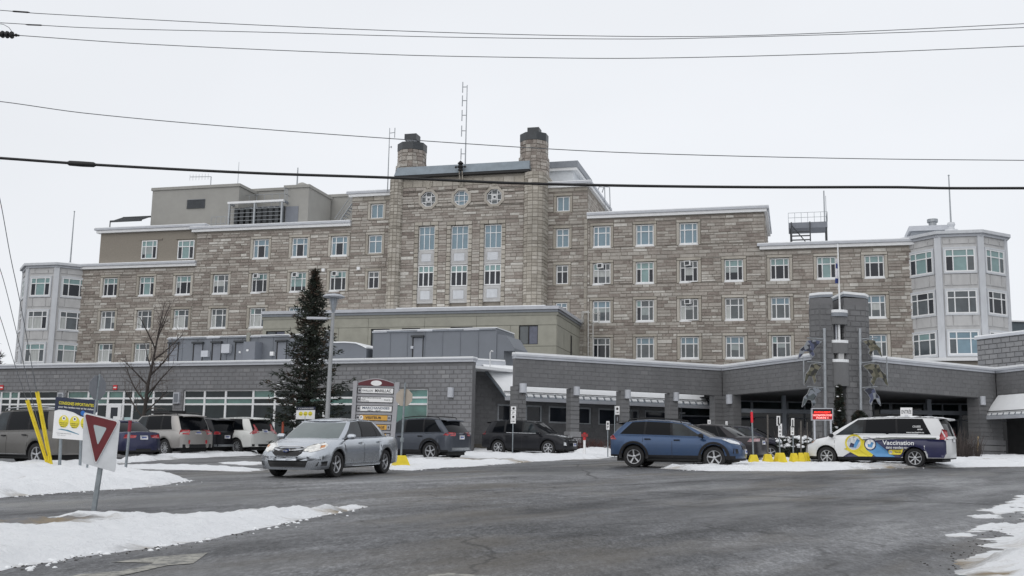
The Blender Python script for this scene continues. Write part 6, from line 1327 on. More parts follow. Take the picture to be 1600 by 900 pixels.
# ---- slate SUV behind the silver saloon
SLAT = paint('slate_paint', (.055, .065, .085), .45, .35, .35)
def det_slate(c):
    p = c['patch']; taillights(c, [(-.15, .98), (.35, .94), (.4, 1.08), (.0, 1.1)], 140); plate(c, 180, .82); p(180, [(-.6, .4), (.6, .4), (.6, .5), (-.6, .5)], GALV, 'skid_plate', .02, 2); heads(c, [(-.25, .8), (.2, .85), (.25, .95), (-.25, .9)], 50)
ssl = suv(paint=SLAT, gh=XGH(), rb=.08, L=4.45, W=1.8, H=1.64, detail=det_slate, spokes=5, rails=BLACK, clad=True, spoiler=SLAT, hdark=True)
p = pd(648, 43.5); car(ssl, 'crossover_car', 'slate-blue crossover parked with its tail to the forecourt, right of the directory sign', 'car', p, 149)
# ---- left row, seen from the rear
TAUP = paint('taupe_paint', (.12, .115, .108), .4, .4, .5)
def det_j(c):
    p = c['patch']; taillights(c, [(-.15, .9), (.3, .9), (.3, 1.15), (.0, 1.15)], 130); plate(c, 180, .8)
    for az in (90, -90): p(az, [(-1.0, .36), (1.0, .36), (1.0, .375), (-1.0, .375)], CHROME, 'sill_strip', .02, 3)
sj = suv(paint=TAUP, L=4.9, W=1.84, H=1.72, detail=det_j, spokes=5, rails=CHROME, xf=1.5, xr=-1.42, hdark=True, gh=dict(xt0=-2.0, xt1=.6, nose=.24, ntop=.1, tail=.1, ttop=.08, side=[(1.35, .55, 'p'), (1.15, .48, 'G'), (.15, .12, 'b'), (.06, .03, 'g'), (-.9, -.86, 'b'), (-.98, -.95, 'g'), (-1.85, -1.65, 'p'), (-2.3, -1.95, 'x')]))
p = pd(48, 34.3); car(sj, 'estate_suv', 'large taupe-grey SUV behind the yellow-lettered notice board at the far left', 'car', p, 150)
NAVP = paint('navy_paint', (.018, .022, .07), .4, .3, .25)
def det_n(c): taillights(c, [(.0, .78), (.42, .8), (.46, .9), (.05, .93)], 145); plate(c, 180, .74); c['patch'](180, [(-.7, .3), (.7, .3), (.7, .4), (-.7, .4)], BLACK, 'bumper_insert', .012, 2)
sn = sedan(paint=NAVP, L=4.6, H=1.44, detail=det_n, spokes=5, rear=.08, pr=.22)
p = pd(168, 42); car(sn, 'saloon_car', 'dark navy saloon with red tail lights behind the red-topped marker post', 'car', p, 143)
KIA = paint('champagne_paint', (.36, .345, .33), .5, .35, .35)
def det_k(c):
    p = c['patch']; taillights(c, [(-.05, .92), (.36, .9), (.4, 1.1), (.0, 1.1)], 145); plate(c, 180, .92); p(180, [(-.75, .36), (.75, .36), (.75, .5), (-.75, .5)], PLAST, 'bumper_insert', .012, 2); taillights(c, [(.35, .52), (.42, .52), (.42, .68), (.35, .68)], 150, REDL, 'reflector')
sk_ = suv(paint=KIA, L=4.68, W=1.88, H=1.74, detail=det_k, spokes=10, rails=BLACK, clad=False, spoiler=KIA, roofm=None)
p = pd(250, 47); T_, c_ = car(sk_, 'family_suv', 'champagne-silver SUV with black roof rails, tail towards the forecourt', 'car', p, 147)
mb = MB(); mb.wb(Wf(0, 0, 0), -1.0, .2, 1.76, 1.9, -.45, .45, BLACK); mb.build('roof_box', T_)
sb = suv(paint=BLKP, L=4.4, W=1.8, H=1.6, detail=lambda c: (taillights(c, [(-.05, .9), (.4, .9), (.42, 1.02), (.0, 1.04)], 148), plate(c, 180, .72), c['patch'](180, [(-.7, .36), (.7, .36), (.7, .46), (-.7, .46)], GALV, 'skid_plate', .015, 2)), spokes=5, clad=True, spoiler=BLKP)
p = pd(300, 50); car(sb, 'small_suv', 'black SUV squeezed between the champagne SUV and the white one', 'car', p, 148)
WHP = paint('pearl_white_paint', (.68, .69, .67), .05, .35, .22)
def det_w(c): taillights(c, [(-.05, .95), (.1, .92), (.42, 1.0), (.3, 1.2), (.18, 1.38), (.12, 1.36), (.2, 1.15)], 146); plate(c, 180, .98); c['patch'](180, [(-.75, .38), (.75, .38), (.75, .48), (-.75, .48)], PLAST, 'bumper_insert', .012, 2)
sw_ = suv(paint=WHP, L=4.5, W=1.82, H=1.66, detail=det_w, spokes=10, rails=None, spoiler=WHP)
p = pd(358, 50.5); car(sw_, 'small_suv', 'pearl-white SUV with tall red tail lights beside the spruce', 'car', p, 148)
rp = dict(sj); rp['paint'] = paint('pale_paint', (.5, .5, .5), .3, .4, .3); rp['H'] = 1.72; rp['detail'] = lambda c: None
q = atY(205, 690, 56); car(sedan(paint=rp['paint'], detail=lambda c: None, H=1.55), 'saloon_car', 'pale saloon glimpsed over the navy one, before the glazed wing', 'car', Vector((q.x, 56, gz(q.x, 56))), 170)
# ---- two dark saloons between the blue crossover and the marker posts
DKP = paint('graphite_paint', (.03, .028, .032), .4, .3, .35)
def det_d(c): taillights(c, [(-.2, .82), (.36, .84), (.4, .95), (-.1, .95)], 130, mat('clear_tail_lens', (.42, .25, .27), .2, var=.3, scale=9, coat=1)); plate(c, 180, .72); [c['patch'](a_, [(-.9, .98), (.9, .98), (.9, .995), (-.9, .995)], CHROME, 'belt_trim', .03, 3) for a_ in (90, -90)]
p = pd(1100, 43); car(sedan(paint=DKP, L=4.85, W=1.84, H=1.46, detail=det_d, spokes=5), 'saloon_car', 'graphite saloon parked behind the blue crossover with pale tail light', 'car', p, 149)
DKB = paint('midnight_paint', (.014, .015, .028), .4, .3, .3)
def det_e(c): heads(c, [(-.3, .74), (.25, .82), (.35, .88), (-.2, .84)], 45); c['patch'](0, [(-.5, .35), (.5, .35), (.5, .55), (-.5, .55)], BLACK, 'grille', .014, 2)
p = pd(1162, 47.5); car(sedan(paint=DKB, L=4.6, W=1.8, H=1.42, detail=det_e, spokes=5), 'saloon_car', 'midnight-blue saloon facing the marker posts at the end of the row', 'car', p, -27)
# ================================================================ signs, posts, lamps
BLKI = mat('black_ink', (.02, .02, .022), .6); YLI = mat('sign_yellow', (.72, .62, .04), .5, var=.05); NAVI = mat('sign_navy', (.012, .02, .05), .5, var=.05); LBL = mat('sign_pale_blue', (.55, .72, .8), .5, var=.05); POSTG = mat('post_galvanised', (.26, .29, .31), .5, .5, var=.2, scale=10)
YPLAST = mat('yellow_plastic', (.72, .56, .02), .45, var=.12, scale=5); ORG_ = mat('sign_orange', (.62, .34, .06), .5, var=.05); MAROON = mat('sign_maroon', (.1, .012, .02), .4, var=.05); SIGNG = mat('sign_frame_grey', (.36, .36, .38), .5, .3, var=.06)
class QS:
    """a flat sign face: corners given on the upright plane Y; (s,t) run 0..1 from lower left"""
    def __init__(s, bl, br, tr, tl, Y, Y2=None): Y2 = Y2 or Y; s.c = [atY(*bl, Y), atY(*br, Y2), atY(*tr, Y2), atY(*tl, Y)]; s.n = ((s.c[1] - s.c[0]).cross(s.c[3] - s.c[0])).normalized()
    def p(s, a, b, o=0): return s.c[0].lerp(s.c[1], a).lerp(s.c[3].lerp(s.c[2], a), b) + s.n * o
    def rect(s, mb, a0, a1, b0, b1, o0, o1, m): mb.hexa([s.p(a0, b0, o1), s.p(a1, b0, o1), s.p(a1, b0, o0), s.p(a0, b0, o0), s.p(a0, b1, o1), s.p(a1, b1, o1), s.p(a1, b1, o0), s.p(a0, b1, o0)], m)
    def poly(s, mb, pts, o0, o1, m):
        n = len(pts); A = [s.p(a, b, o1) for a, b in pts]; B_ = [s.p(a, b, o0) for a, b in pts]
        tr = tessellate_polygon([[Vector((a, b, 0)) for a, b in pts]])
        mb.faces(A + B_, [tuple(t) for t in tr] + [tuple(n + k for k in t[::-1]) for t in tr] + [(i, (i + 1) % n, n + (i + 1) % n, n + i) for i in range(n)], m)
    def ell(s, mb, cx, cy, rx, ry, o0, o1, m, n=20): s.poly(mb, [(cx + rx * math.cos(2 * math.pi * k / n), cy + ry * math.sin(2 * math.pi * k / n)) for k in range(n)], o0, o1, m)
    def text(s, mb, txt, cx, cy, w, h, o, m, bold=0.0):
        v, f = text_geo(txt, 1.0, bold); x0, x1 = min(q[0] for q in v), max(q[0] for q in v); y0, y1 = min(q[1] for q in v), max(q[1] for q in v)
        mb.faces([s.p(cx + ((a - x0) / (x1 - x0) - .5) * w, cy + ((b - y0) / (y1 - y0) - .5) * h, o) for a, b in v], f, m)
def ptop(px, py, Y): return atY(px, py, Y)
def post(mb, top, Y, foot=None, r=.03, m=None, n=8):
    """tube from a pixel at depth Y down to the ground"""
    a = atY(*top, Y); f = atY(foot[0], foot[1], Y) if foot else Vector((a.x, Y, 0)); f.z = gz(f.x, Y) - .02; mb.tube(f, a, r, m or POSTG, n); return f
# yield sign
Y = 15.4; t = thing('yield_sign', 'red and white yield triangle on a white backing plate, leaning post in the near snow', 'road sign', (G(143.5, 808)), None)
mb = MB(); f = atY(150, 728, Y); g0 = atY(143.8, 805, Y + .12); g0.z = gz(g0.x, g0.y); mb.hexa([g0 + Vector((-.03, 0, -.1)), g0 + Vector((.03, 0, -.1)), g0 + Vector((.03, .05, -.1)), g0 + Vector((-.03, .05, -.1)), f + Vector((.02, .12, .5)), f + Vector((.08, .12, .5)), f + Vector((.08, .17, .5)), f + Vector((.02, .17, .5))], POSTG); mb.build('post', t)
q = QS((127.5, 723), (180, 738), (188, 657), (131, 644), Y, Y + .12)
def rc(a0, a1, b0, b1, r, k=4): return [(x + r * math.cos(t_ + j * math.pi / 2 / k), y + r * math.sin(t_ + j * math.pi / 2 / k)) for x, y, t_ in ((a1 - r, b0 + r, -math.pi / 2), (a1 - r, b1 - r, 0), (a0 + r, b1 - r, math.pi / 2), (a0 + r, b0 + r, math.pi)) for j in range(k + 1)]
mb = MB(); q.poly(mb, rc(0, 1, 0, 1, .05), -.006, 0, mat('worn_white_plate', (.62, .64, .66), .5, var=.1, scale=5)); mb.build('backing_plate', t)
def rtri(pts, r, n=4):
    out = []
    for i in range(3):
        P, A_, B_ = Vector(pts[i]), Vector(pts[i - 1]), Vector(pts[(i + 1) % 3]); a = P + (A_ - P).normalized() * r; b = P + (B_ - P).normalized() * r
        for k in range(n + 1): s = k / n; out.append(tuple(a.lerp(P, s).lerp(P.lerp(b, s), s)))
    return out
T3 = [(.01, .985), (.41, .03), (.965, .975)]
mb = MB(); q.poly(mb, rtri(T3, .09), .012, .02, SIGNW); mb.build('triangle_border', t)
ctr = Vector((.455, .68)); sc = lambda k: [tuple(ctr + (Vector(p) - ctr) * k) for p in T3]
RDK = mat('weathered_red', (.13, .01, .014), .45, var=.2, scale=9); mb = MB(); q.poly(mb, rtri(sc(.955), .08), .0205, .026, RDK); mb.build('red_field', t)
mb = MB(); q.poly(mb, rtri(sc(.40), .05), .0265, .03, mat('worn_white_centre', (.42, .47, .48), .5, var=.08)); mb.build('white_centre', t)
# information board
Y = 29.5; t = thing('notice_board', 'white, navy and yellow notice board headed CONSIGNES IMPORTANTES on two posts in the snow', 'sign', atY(108, 733, Y)); mb = MB(); post(mb, (97, 640), Y + .05, (93, 733), .045); mb.build('post', t); mb = MB(); post(mb, (128, 640), Y + .05, (125, 733), .04); mb.build('post', t)
q = QS((81.7, 684.5), (149, 689.5), (153, 625.8), (87, 620), Y); mb = MB(); q.rect(mb, 0, 1, 0, 1, -.02, 0, LBL if False else SIGNW); mb.build('board', t)
mb = MB(); q.poly(mb, [(0, 1), (0, .66), (.1, .7), (.25, .7), (.45, .66), (.62, .58), (.72, .56), (.85, .6), (1, .72), (1, 1)][::-1], .001, .004, NAVI); mb.build('navy_header', t)
mb = MB(); q.text(mb, 'CONSIGNES IMPORTANTES', .5, .865, .82, .075, .008, YLI, .02); q.text(mb, 'pour les rendez-vous et les visites', .5, .765, .82, .06, .008, SIGNW, .012); mb.build('lettering', t)
for cx in (.235, .49, .745):
    mb = MB(); q.ell(mb, cx, .42, .118, .15, .001, .005, YLI); mb.build('yellow_oval', t)
    mb = MB(); q.ell(mb, cx, .5, .045, .05, .006, .008, SIGNW, 12); q.ell(mb, cx, .5, .02, .025, .009, .011, BLKI, 8)
    for k, w in enumerate((.19, .17, .12)): q.text(mb, ('GARDEZ VOS', 'DISTANCES', 'MERCI')[k], cx, .385 - k * .045, w, .025, .008, BLKI, .01)
    mb.build('oval_icon', t)
mb = MB(); q.ell(mb, .67, .66, .055, .06, .006, .009, mat('badge_bright_blue', (.02, .15, .5), .4)); q.poly(mb, [(.1, .225), (.3, .2), (.6, .13), (.62, .14), (.35, .225), (.2, .24)], .001, .004, mat('swoosh_blue', (.1, .25, .35), .5)); q.text(mb, 'Votre sante notre priorite', .26, .13, .34, .025, .004, BLKI, .01); q.text(mb, 'ciusss.quebec', .2, .085, .2, .02, .004, BLKI); mb.build('footer_print', t)
# grey octagon seen edge-on above the notice board
def octa(mb, c, r, nrm, th, m):
    nrm = nrm.normalized(); a = Vector((0, 0, 1)).cross(nrm).normalized(); b = nrm.cross(a); A = [c + nrm * th / 2 + r * (math.cos(math.pi / 8 + k * math.pi / 4) * a + math.sin(math.pi / 8 + k * math.pi / 4) * b) for k in range(8)]; B_ = [p - nrm * th for p in A]
    mb.faces(A + B_, [tuple(range(8)), tuple(range(15, 7, -1))] + [(k, 8 + k, 8 + (k + 1) % 8, (k + 1) % 8) for k in range(8)], m)
Y = 27.5; c = atY(152.5, 605.5, Y); t = thing('stop_sign', 'grey back of an octagonal sign turned almost edge-on above the notice board', 'road sign', Vector((c.x, Y, gz(c.x, Y)))); mb = MB(); octa(mb, c, .325, Vector((.94, -.34, 0)), .01, mat('sign_back_grey', (.2, .21, .23), .5, .3, var=.12)); mb.build('octagon', t)
mb = MB(); mb.tube(Vector((c.x - .12, Y, gz(c.x, Y) - .02)), c + Vector((.03, .0, .34)), .03, POSTG, 6); mb.build('post', t)
# octagon back with yellow foot, right of the directory
Y = 33.8; c = atY(631.5, 621, Y); t = thing('stop_sign', 'beige back of an octagonal sign on a thin post with yellow plastic foot', 'road sign', G(626, 727)); mb = MB(); octa(mb, c, .285, Vector((-.2, -.97, .04)), .012, mat('sign_back_beige', (.42, .37, .31), .6, var=.08)); mb.build('octagon', t)
a = atY(633.5, 598, Y); b = atY(626.5, 718, Y); mb = MB(); mb.tube(b + Vector((0, -.04, 0)), a + Vector((0, -.04, 0)), .032, POSTG, 6); mb.tube(atY(628, 684, Y - .08), atY(628, 690, Y - .08), .06, POSTG, 8); mb.build('post', t)
def foot(px, pyt, pyb, w, Y, par, tilt=0):
    a = atY(px, pyb, Y); h = (atY(px, pyt, Y) - a).z; mb = MB(); s0, s1 = w / 2, w * .26; r = Matrix.Rotation(tilt, 3, 'Z'); zb = gz(a.x, Y) + .0; zb = min(zb, a.z) - .02
    prof = [(s0, zb), (s0 * .97, zb + .05), (s1, a.z + h - .03), (s1 * .85, a.z + h)]
    for (ra, za), (rb, zb_) in zip(prof, prof[1:]):
        A = [Vector((a.x, Y, za)) + r @ Vector((x * ra, y * ra, 0)) for x, y in ((-1, -1), (1, -1), (1, 1), (-1, 1))]; B_ = [Vector((a.x, Y, zb_)) + r @ Vector((x * rb, y * rb, 0)) for x, y in ((-1, -1), (1, -1), (1, 1), (-1, 1))]
        for k in range(4): mb.poly([A[k], A[(k + 1) % 4], B_[(k + 1) % 4], B_[k]], YPLAST)
    mb.poly(B_, YPLAST); return mb.build('yellow_foot', par)
foot(626, 711.5, 730, .52, Y, t, .4)
# directory sign
Y = 40.0; t = thing('directory_sign', 'tall grey hospital directory sign with maroon arch, white strips and an orange VISITEUR strip', 'sign', pd(584, Y)); DT = (552.5, 596), (624.5, 598)
q = QS((545.3, 720), (613.5, 721), (624.3, 597.5), (552.5, 595.5), Y)
TT = lambda y: (720 - y) / 124.0
mb = MB(); q.rect(mb, 0, .085, 0, 1, -.08, .08, SIGNG); mb.build('post', t); mb = MB(); q.rect(mb, .905, 1, 0, 1, -.08, .08, SIGNG); mb.build('post', t)
mb = MB(); q.rect(mb, .085, .905, TT(676), TT(602.8), -.05, .0, SIGNG); mb.build('back_panel', t)
arc = [(.085, TT(602.5)), (.905, TT(602.5)), (.905, TT(597.8))] + [(lin(.905, .085, k / 10), TT(597.8) + .058 * math.sin(math.pi * k / 10)) for k in range(1, 10)] + [(.085, TT(597.8))]
mb = MB(); q.poly(mb, arc, -.06, .02, SIGNG); mb.build('arch', t); cc = (.495, TT(600)); mb = MB(); q.poly(mb, [(lin(cc[0], a, .95), lin(TT(602), b, .86)) for a, b in arc], .021, .035, MAROON); mb.build('maroon_field', t)
mb = MB(); q.ell(mb, .5, TT(598.3), .12, .034, .036, .045, SIGNW); mb.build('white_ellipse', t)
ST_ = [(603.8, 616.5, 'w'), (618, 630.5, 'w'), (632, 644.8, 'w'), (646.2, 659, 'o'), (661, 673.5, 'o'), (675, 688, 'o')]
def arrow_(mb, q, cx, cy, d, o, m, s=1.0):
    w, h = .035 * s, .022 * s
    P = {'l': [(-1, 0), (0, -1), (0, -.35), (1, -.35), (1, .35), (0, .35), (0, 1)], 'r': [(1, 0), (0, 1), (0, .35), (-1, .35), (-1, -.35), (0, -.35), (0, -1)], 'u': [(0, 1), (-1, 0), (-.35, 0), (-.35, -1), (.35, -1), (.35, 0), (1, 0)]}[d]
    q.poly(mb, [(cx + a * w, cy + b * h) for a, b in P], o, o + .004, m)
for i, (y0, y1, k) in enumerate(ST_):
    b0, b1 = TT(y1), TT(y0); cy = (b0 + b1) / 2; mb = MB(); q.rect(mb, .095, .895, b0 + .012, b1 - .012, .001, .03, BLKI); q.rect(mb, .11, .18, b0 + .02, b1 - .02, .031, .036, SIGNG); q.rect(mb, .185, .88 if k == 'w' else .8, b0 + .02, b1 - .02, .031, .036, SIGNW if k == 'w' else ORG_)
    if k == 'o': q.rect(mb, .805, .88, b0 + .02, b1 - .02, .031, .036, SIGNG)
    o = mb.build('sign_strip', t); mb = MB()
    if i < 4: arrow_(mb, q, .145, cy, 'l', .037, BLKI, .75)
    if i == 0: q.text(mb, 'PAVILLON', .32, cy - .003, .22, .026, .038, BLKI, .01); q.text(mb, 'MARILLAC', .66, cy, .35, .038, .038, BLKI, .025)
    if i == 1: q.text(mb, 'CENTRE AMBULATOIRE REGIONAL', .42, cy + .02, .42, .013, .038, BLKI, .01); q.text(mb, 'GILLES', .24, cy, .09, .012, .038, BLKI, .01); q.text(mb, 'LARIVIERE', .28, cy - .02, .17, .012, .038, BLKI, .01); q.text(mb, 'PORTE 1', .78, cy - .003, .16, .018, .038, BLKI, .012)
    if i == 2: q.text(mb, 'MARCHANDISES', .53, cy + .008, .6, .03, .038, mat('sign_dark_blue', (.03, .06, .12), .5), .02); q.text(mb, 'REC.   EXP.', .5, cy - .023, .3, .016, .038, BLKI, .012)
    if i == 3: q.text(mb, 'VISITEUR', .49, cy, .36, .032, .038, BLKI, .03); q.ell(mb, .22, cy, .045, .028, .037, .042, SIGNW, 14); q.text(mb, 'P', .22, cy, .035, .03, .044, BLKI, .02); arrow_(mb, q, .84, cy, 'l', .037, BLKI, .75)
    if i == 4: q.text(mb, 'COVOITURAGE', .48, cy, .55, .032, .038, BLKI, .03); arrow_(mb, q, .84, cy, 'u', .037, BLKI, .75)
    if i == 5: q.text(mb, 'URGENCE', .48, cy, .36, .032, .038, BLKI, .03); arrow_(mb, q, .84, cy, 'u', .037, BLKI, .75)
    mb.build('lettering', o)
# small yellow-disc notice near the spruce
Y = 42.5; t = thing('small_notice', 'small white notice with three yellow discs in front of the spruce', 'sign', pd(478, Y)); q = QS((462, 655), (491.5, 655), (492.5, 640.5), (463, 641), Y); mb = MB(); q.rect(mb, 0, 1, 0, 1, -.01, 0, SIGNW); mb.build('board', t); mb = MB(); q.rect(mb, 0, 1, 1.02, 1.35, -.01, 0, NAVI); q.text(mb, 'CONSIGNES', .5, 1.18, .8, .15, .004, SIGNW); mb.build('header', t)
for cx in (.25, .5, .75): mb = MB(); q.ell(mb, cx, .6, .11, .24, .001, .005, YLI, 12); q.rect(mb, cx - .07, cx + .07, .5, .54, .006, .008, BLKI); mb.build('yellow_disc', t)
mb = MB(); post(mb, (477, 645), Y + .03, (476, 712), .035); mb.build('post', t)
t = thing('parking_plate', 'tiny grey plate on a post below the small yellow-disc notice', 'sign', pd(476, 42)); q = QS((471.5, 667), (481, 667), (481, 658), (471.5, 658), 42); mb = MB(); q.rect(mb, 0, 1, 0, 1, -.01, 0, FLASH); q.text(mb, 'P', .5, .5, .4, .6, .003, BLKI, .03); mb.build('plate', t); mb = MB(); post(mb, (476, 667), 42.05, (475, 712), .02); mb.build('post', t)
# stakes and markers
def stake(name, label, top, bot, Y, bands, r=.03, cat='marker post', group=None, m=POSTG):
    a, b = atY(*top, Y), atY(*bot, Y); b.z = min(b.z, gz(b.x, Y)) - .02; t = thing(name, label, cat, b, group); mb = MB(); mb.tube(b, a, r, m, 8); mb.build('post', t)
    for s0, s1, mm, rr in bands: mb = MB(); mb.tube(a.lerp(b, s0), a.lerp(b, s1), rr, mm, 8); mb.build('band', t)
    return t
stake('marker_post', 'grey marker post with a dark red top at the tip of the middle snow bank', (203.6, 657), (195.8, 737), 29.5, [(0, .215, mat('post_dark_red', (.22, .015, .03), .5, var=.1), .047)], .038)
stake('marker_post', 'short orange-topped wooden marker post beside the spruce', (442.3, 659), (441, 696), 46, [(0, .45, mat('marker_orange', (.4, .08, .04), .6), .05)], .045, m=mat('raw_wood', (.42, .33, .2), .8, var=.15, scale=6))
t = stake('marker_post', 'white marker post with a red cross-shaped top before the colonnade', (913.5, 676), (913, 709), 50, [(0, .3, RED, .07)], .055, m=SIGNW); a = atY(913.5, 680, 49.95); mb = MB(); mb.box(a.x - .15, a.x + .15, 49.9, 49.98, a.z - .07, a.z + .06, mat('faded_red', (.25, .03, .03), .6)); mb.build('cross_plate', t)
stake('wooden_stake', 'pale wooden stake leaning by the right entrance column', (1528.5, 682), (1526.5, 719), 50, [], .035, 'stake', m=MATS['raw_wood'])
for tp, bt, lb in (((41.5, 625), (78, 729), 'left yellow guy-wire guard leaning in the snow by the taupe SUV'), ((57, 612), (81, 729), 'taller yellow guy-wire guard, second from the left')):
    Y = 31.0; a, b = atY(*tp, Y), atY(*bt, Y); b.z = gz(b.x, Y) - .05; t = thing('guy_wire_guard', lb, 'wire guard', b, 'yellow guards on the guy wires'); mb = MB(); d = (a - b).normalized(); n = Vector((d.z, 0, -d.x)); w = .043
    mb.hexa([b - n * w, b + n * w, b + n * w + Vector((0, .08, 0)), b - n * w + Vector((0, .08, 0)), a - n * w, a + n * w, a + n * w + Vector((0, .08, 0)), a - n * w + Vector((0, .08, 0))], YPLAST); mb.hexa([b - n * .008 + Vector((0, -.03, 0)), b + n * .008 + Vector((0, -.03, 0)), b + n * .008, b - n * .008, a - n * .008 + Vector((0, -.03, 0)), a + n * .008 + Vector((0, -.03, 0)), a + n * .008, a - n * .008], YPLAST); mb.build('guard', t)
# stacked plates and small signs by the colonnade
def small_sign(name, label, plates, top, Y, r=.025, cat='sign', pm=None, foot_=None):
    t = thing(name, label, cat, pd(top[0], Y)); mb = MB(); post(mb, top, Y + .03, foot_, r, pm); mb.build('post', t)
    for (x0, y0, x1, y1, txts, bg) in plates:
        q = QS((x0, y1), (x1, y1), (x1, y0), (x0, y0), Y); mb = MB(); q.rect(mb, 0, 1, 0, 1, -.008, .0, bg); 
        for tx, cy, w, h, mm in txts:
            if tx == '<': arrow_(mb, q, .5, cy, 'l', .002, mm, 6)
            elif tx == '#': q.rect(mb, .5 - w / 2, .5 + w / 2, cy - h / 2, cy + h / 2, .001, .004, mm)
            elif tx == 'O': q.ell(mb, .5, cy, w, h, .001, .004, mm, 12)
            else: q.text(mb, tx, .5, cy, w, h, .004, mm, .01)
        mb.build('plate', t)
    return t
K = BLKI
small_sign('parking_sign_stack', 'stack of four small white parking plates behind the black compact SUV', [(798.5, 635, 806.5, 641.5, [('O', .5, .25, .3, K)], SIGNW), (798.3, 642, 806.3, 648, [('P', .5, .35, .6, K)], SIGNW), (798, 648.5, 806, 654.5, [('O', .5, .25, .3, K)], SIGNW), (797.8, 655, 805.8, 661.5, [('30 MIN', .5, .7, .4, K)], SIGNW)], (802, 635), 51.5)
small_sign('parking_sign', 'tall narrow parking sign above a dark plate, left of the blue crossover', [(961, 634.5, 968, 647.8, [('O', .68, .28, .17, K), ('15 MIN', .25, .7, .2, K)], SIGNW), (961.8, 648.3, 967.5, 661, [('O', .5, .15, .3, GREYD)], BLKI)], (960.6, 634), 50)
small_sign('parking_sign', 'low narrow white parking sign on a thin post left of the tall one', [(947.3, 658, 952.3, 671.5, [('O', .7, .25, .16, K), ('P', .3, .5, .3, K)], SIGNW)], (949.8, 659), 49)
small_sign('parking_sign', 'small arched white sign seen over the graphite saloon roof', [(1105.5, 656, 1110.5, 663, [('O', .5, .2, .25, GALV)], SIGNW)], (1107, 658), 48)
small_sign('parking_sign', 'tiny white plate just right of the arched sign over the graphite saloon', [(1133.5, 658, 1137, 665.5, [('#', .4, .3, .2, GALV)], SIGNW)], (1135, 659), 48)
small_sign('entrance_sign', 'white sign reading ENTREE above the vaccination van', [(1407, 636.8, 1425.5, 652.5, [('ENTR\u00c9E', .62, .84, .45, K), ('\u2190' if False else '#', .2, .3, .08, FLASH)], SIGNW)], (1416, 640), 46, .03)
# posts with yellow feet
grp = 'posts with yellow feet beside the vaccination van'
Y = 38.5
LEDR = mat('red_reflector', (.75, .02, .04), .35, var=0)
t = stake('traffic_post', 'leftmost yellow-footed post, with a bright red reflector on top', (1174.3, 641), (1177.5, 714), Y, [(.03, .22, LEDR, .045)], .03, group=grp); foot(1177.5, 710.5, 724, .42, Y, t)
t = stake('traffic_post', 'plain dark yellow-footed post, second from the left', (1199.3, 648), (1199.8, 714), Y, [], .028, group=grp, m=mat('rusty_post', (.13, .12, .11), .7, .3, var=.3, scale=12)); foot(1199.8, 709.5, 723, .42, Y, t)
t = small_sign('traffic_post', 'yellow-footed post with a tilted white sign of three black panels', [(1213.5, 650, 1219, 665, [('#', .5, .45, .75, K)], SIGNW), (1216, 662, 1222, 682.5, [('15', .7, .5, .2, K), ('MIN', .4, .6, .15, K), ('#', .15, .3, .1, K)], SIGNW)], (1216.5, 651), Y, cat='marker post', foot_=(1219, 714)); t['group'] = grp; foot(1219, 707.5, 722, .44, Y, t, .3)
Y = 39.6
t = small_sign('traffic_post', 'yellow-footed post with a narrow white sign beside the snowy shrubs', [(1236.3, 653.5, 1241, 668, [('#', .5, .4, .7, K)], SIGNW), (1235.5, 666, 1240.8, 680, [('15', .65, .5, .25, K), ('#', .25, .4, .15, K)], SIGNW)], (1238.7, 654), Y, cat='marker post', foot_=(1239.5, 712)); t['group'] = grp; foot(1240.5, 708, 719, .33, Y, t, .2)
t = stake('traffic_post', 'rusty yellow-footed post just left of the red message board', (1251.5, 657.5), (1251, 712), Y, [], .03, group=grp, m=MATS['rusty_post']); foot(1251.2, 707.5, 718.5, .3, Y, t)
t = stake('traffic_post', 'thin bare post with the smallest yellow foot, nearest the van nose', (1261.3, 660), (1260.5, 712), Y + .4, [], .018, group=grp, m=MATS['rusty_post']); foot(1260, 707, 717, .25, Y + .4, t, .7)
# red message board
Y = 45; t = thing('message_board', 'lit red message board in a pale frame on two legs left of the niche', 'electronic sign', pd(1286, Y)); q = QS((1268.3, 656.8), (1301.5, 656.8), (1301.5, 637.8), (1268.3, 637.8), Y)
mb = MB(); q.rect(mb, 0, 1, 0, 1, -.15, -.03, SIGNG); q.rect(mb, 0, 1, .94, 1, -.03, .02, FLASH); q.rect(mb, 0, 1, 0, .06, -.03, .02, FLASH); q.rect(mb, 0, .03, .06, .94, -.03, .02, FLASH); q.rect(mb, .97, 1, .06, .94, -.03, .02, FLASH); mb.build('frame', t)
mb = MB(); q.rect(mb, .03, .97, .06, .94, -.03, -.01, mat('display_black', (.012, .004, .005), .3)); q.rect(mb, .035, .965, .08, .56, -.0095, -.008, mat('display_glow', (.3, .005, .008), .4, var=0, emit=.5)); mb.build('display', t)
LED = mat('led_red', (1.0, .03, .02), .5, var=0, emit=2.2); LEDW = mat('led_pink', (1.0, .3, .28), .5, var=0, emit=1.6); mb = MB(); q.text(mb, 'STATIONNEMENT', .5, .66, .78, .14, .002, LED, .03); q.text(mb, 'VACCINATION COVID', .5, .42, .9, .16, .002, LEDW, .03); q.text(mb, 'PORTE 1', .5, .2, .55, .14, .002, LEDW, .03); mb.build('led_text', t)
for x in (1272.5, 1298): mb = MB(); post(mb, (x, 657), Y - .08, (x + .8, 705), .04, FLASH); mb.build('leg', t)
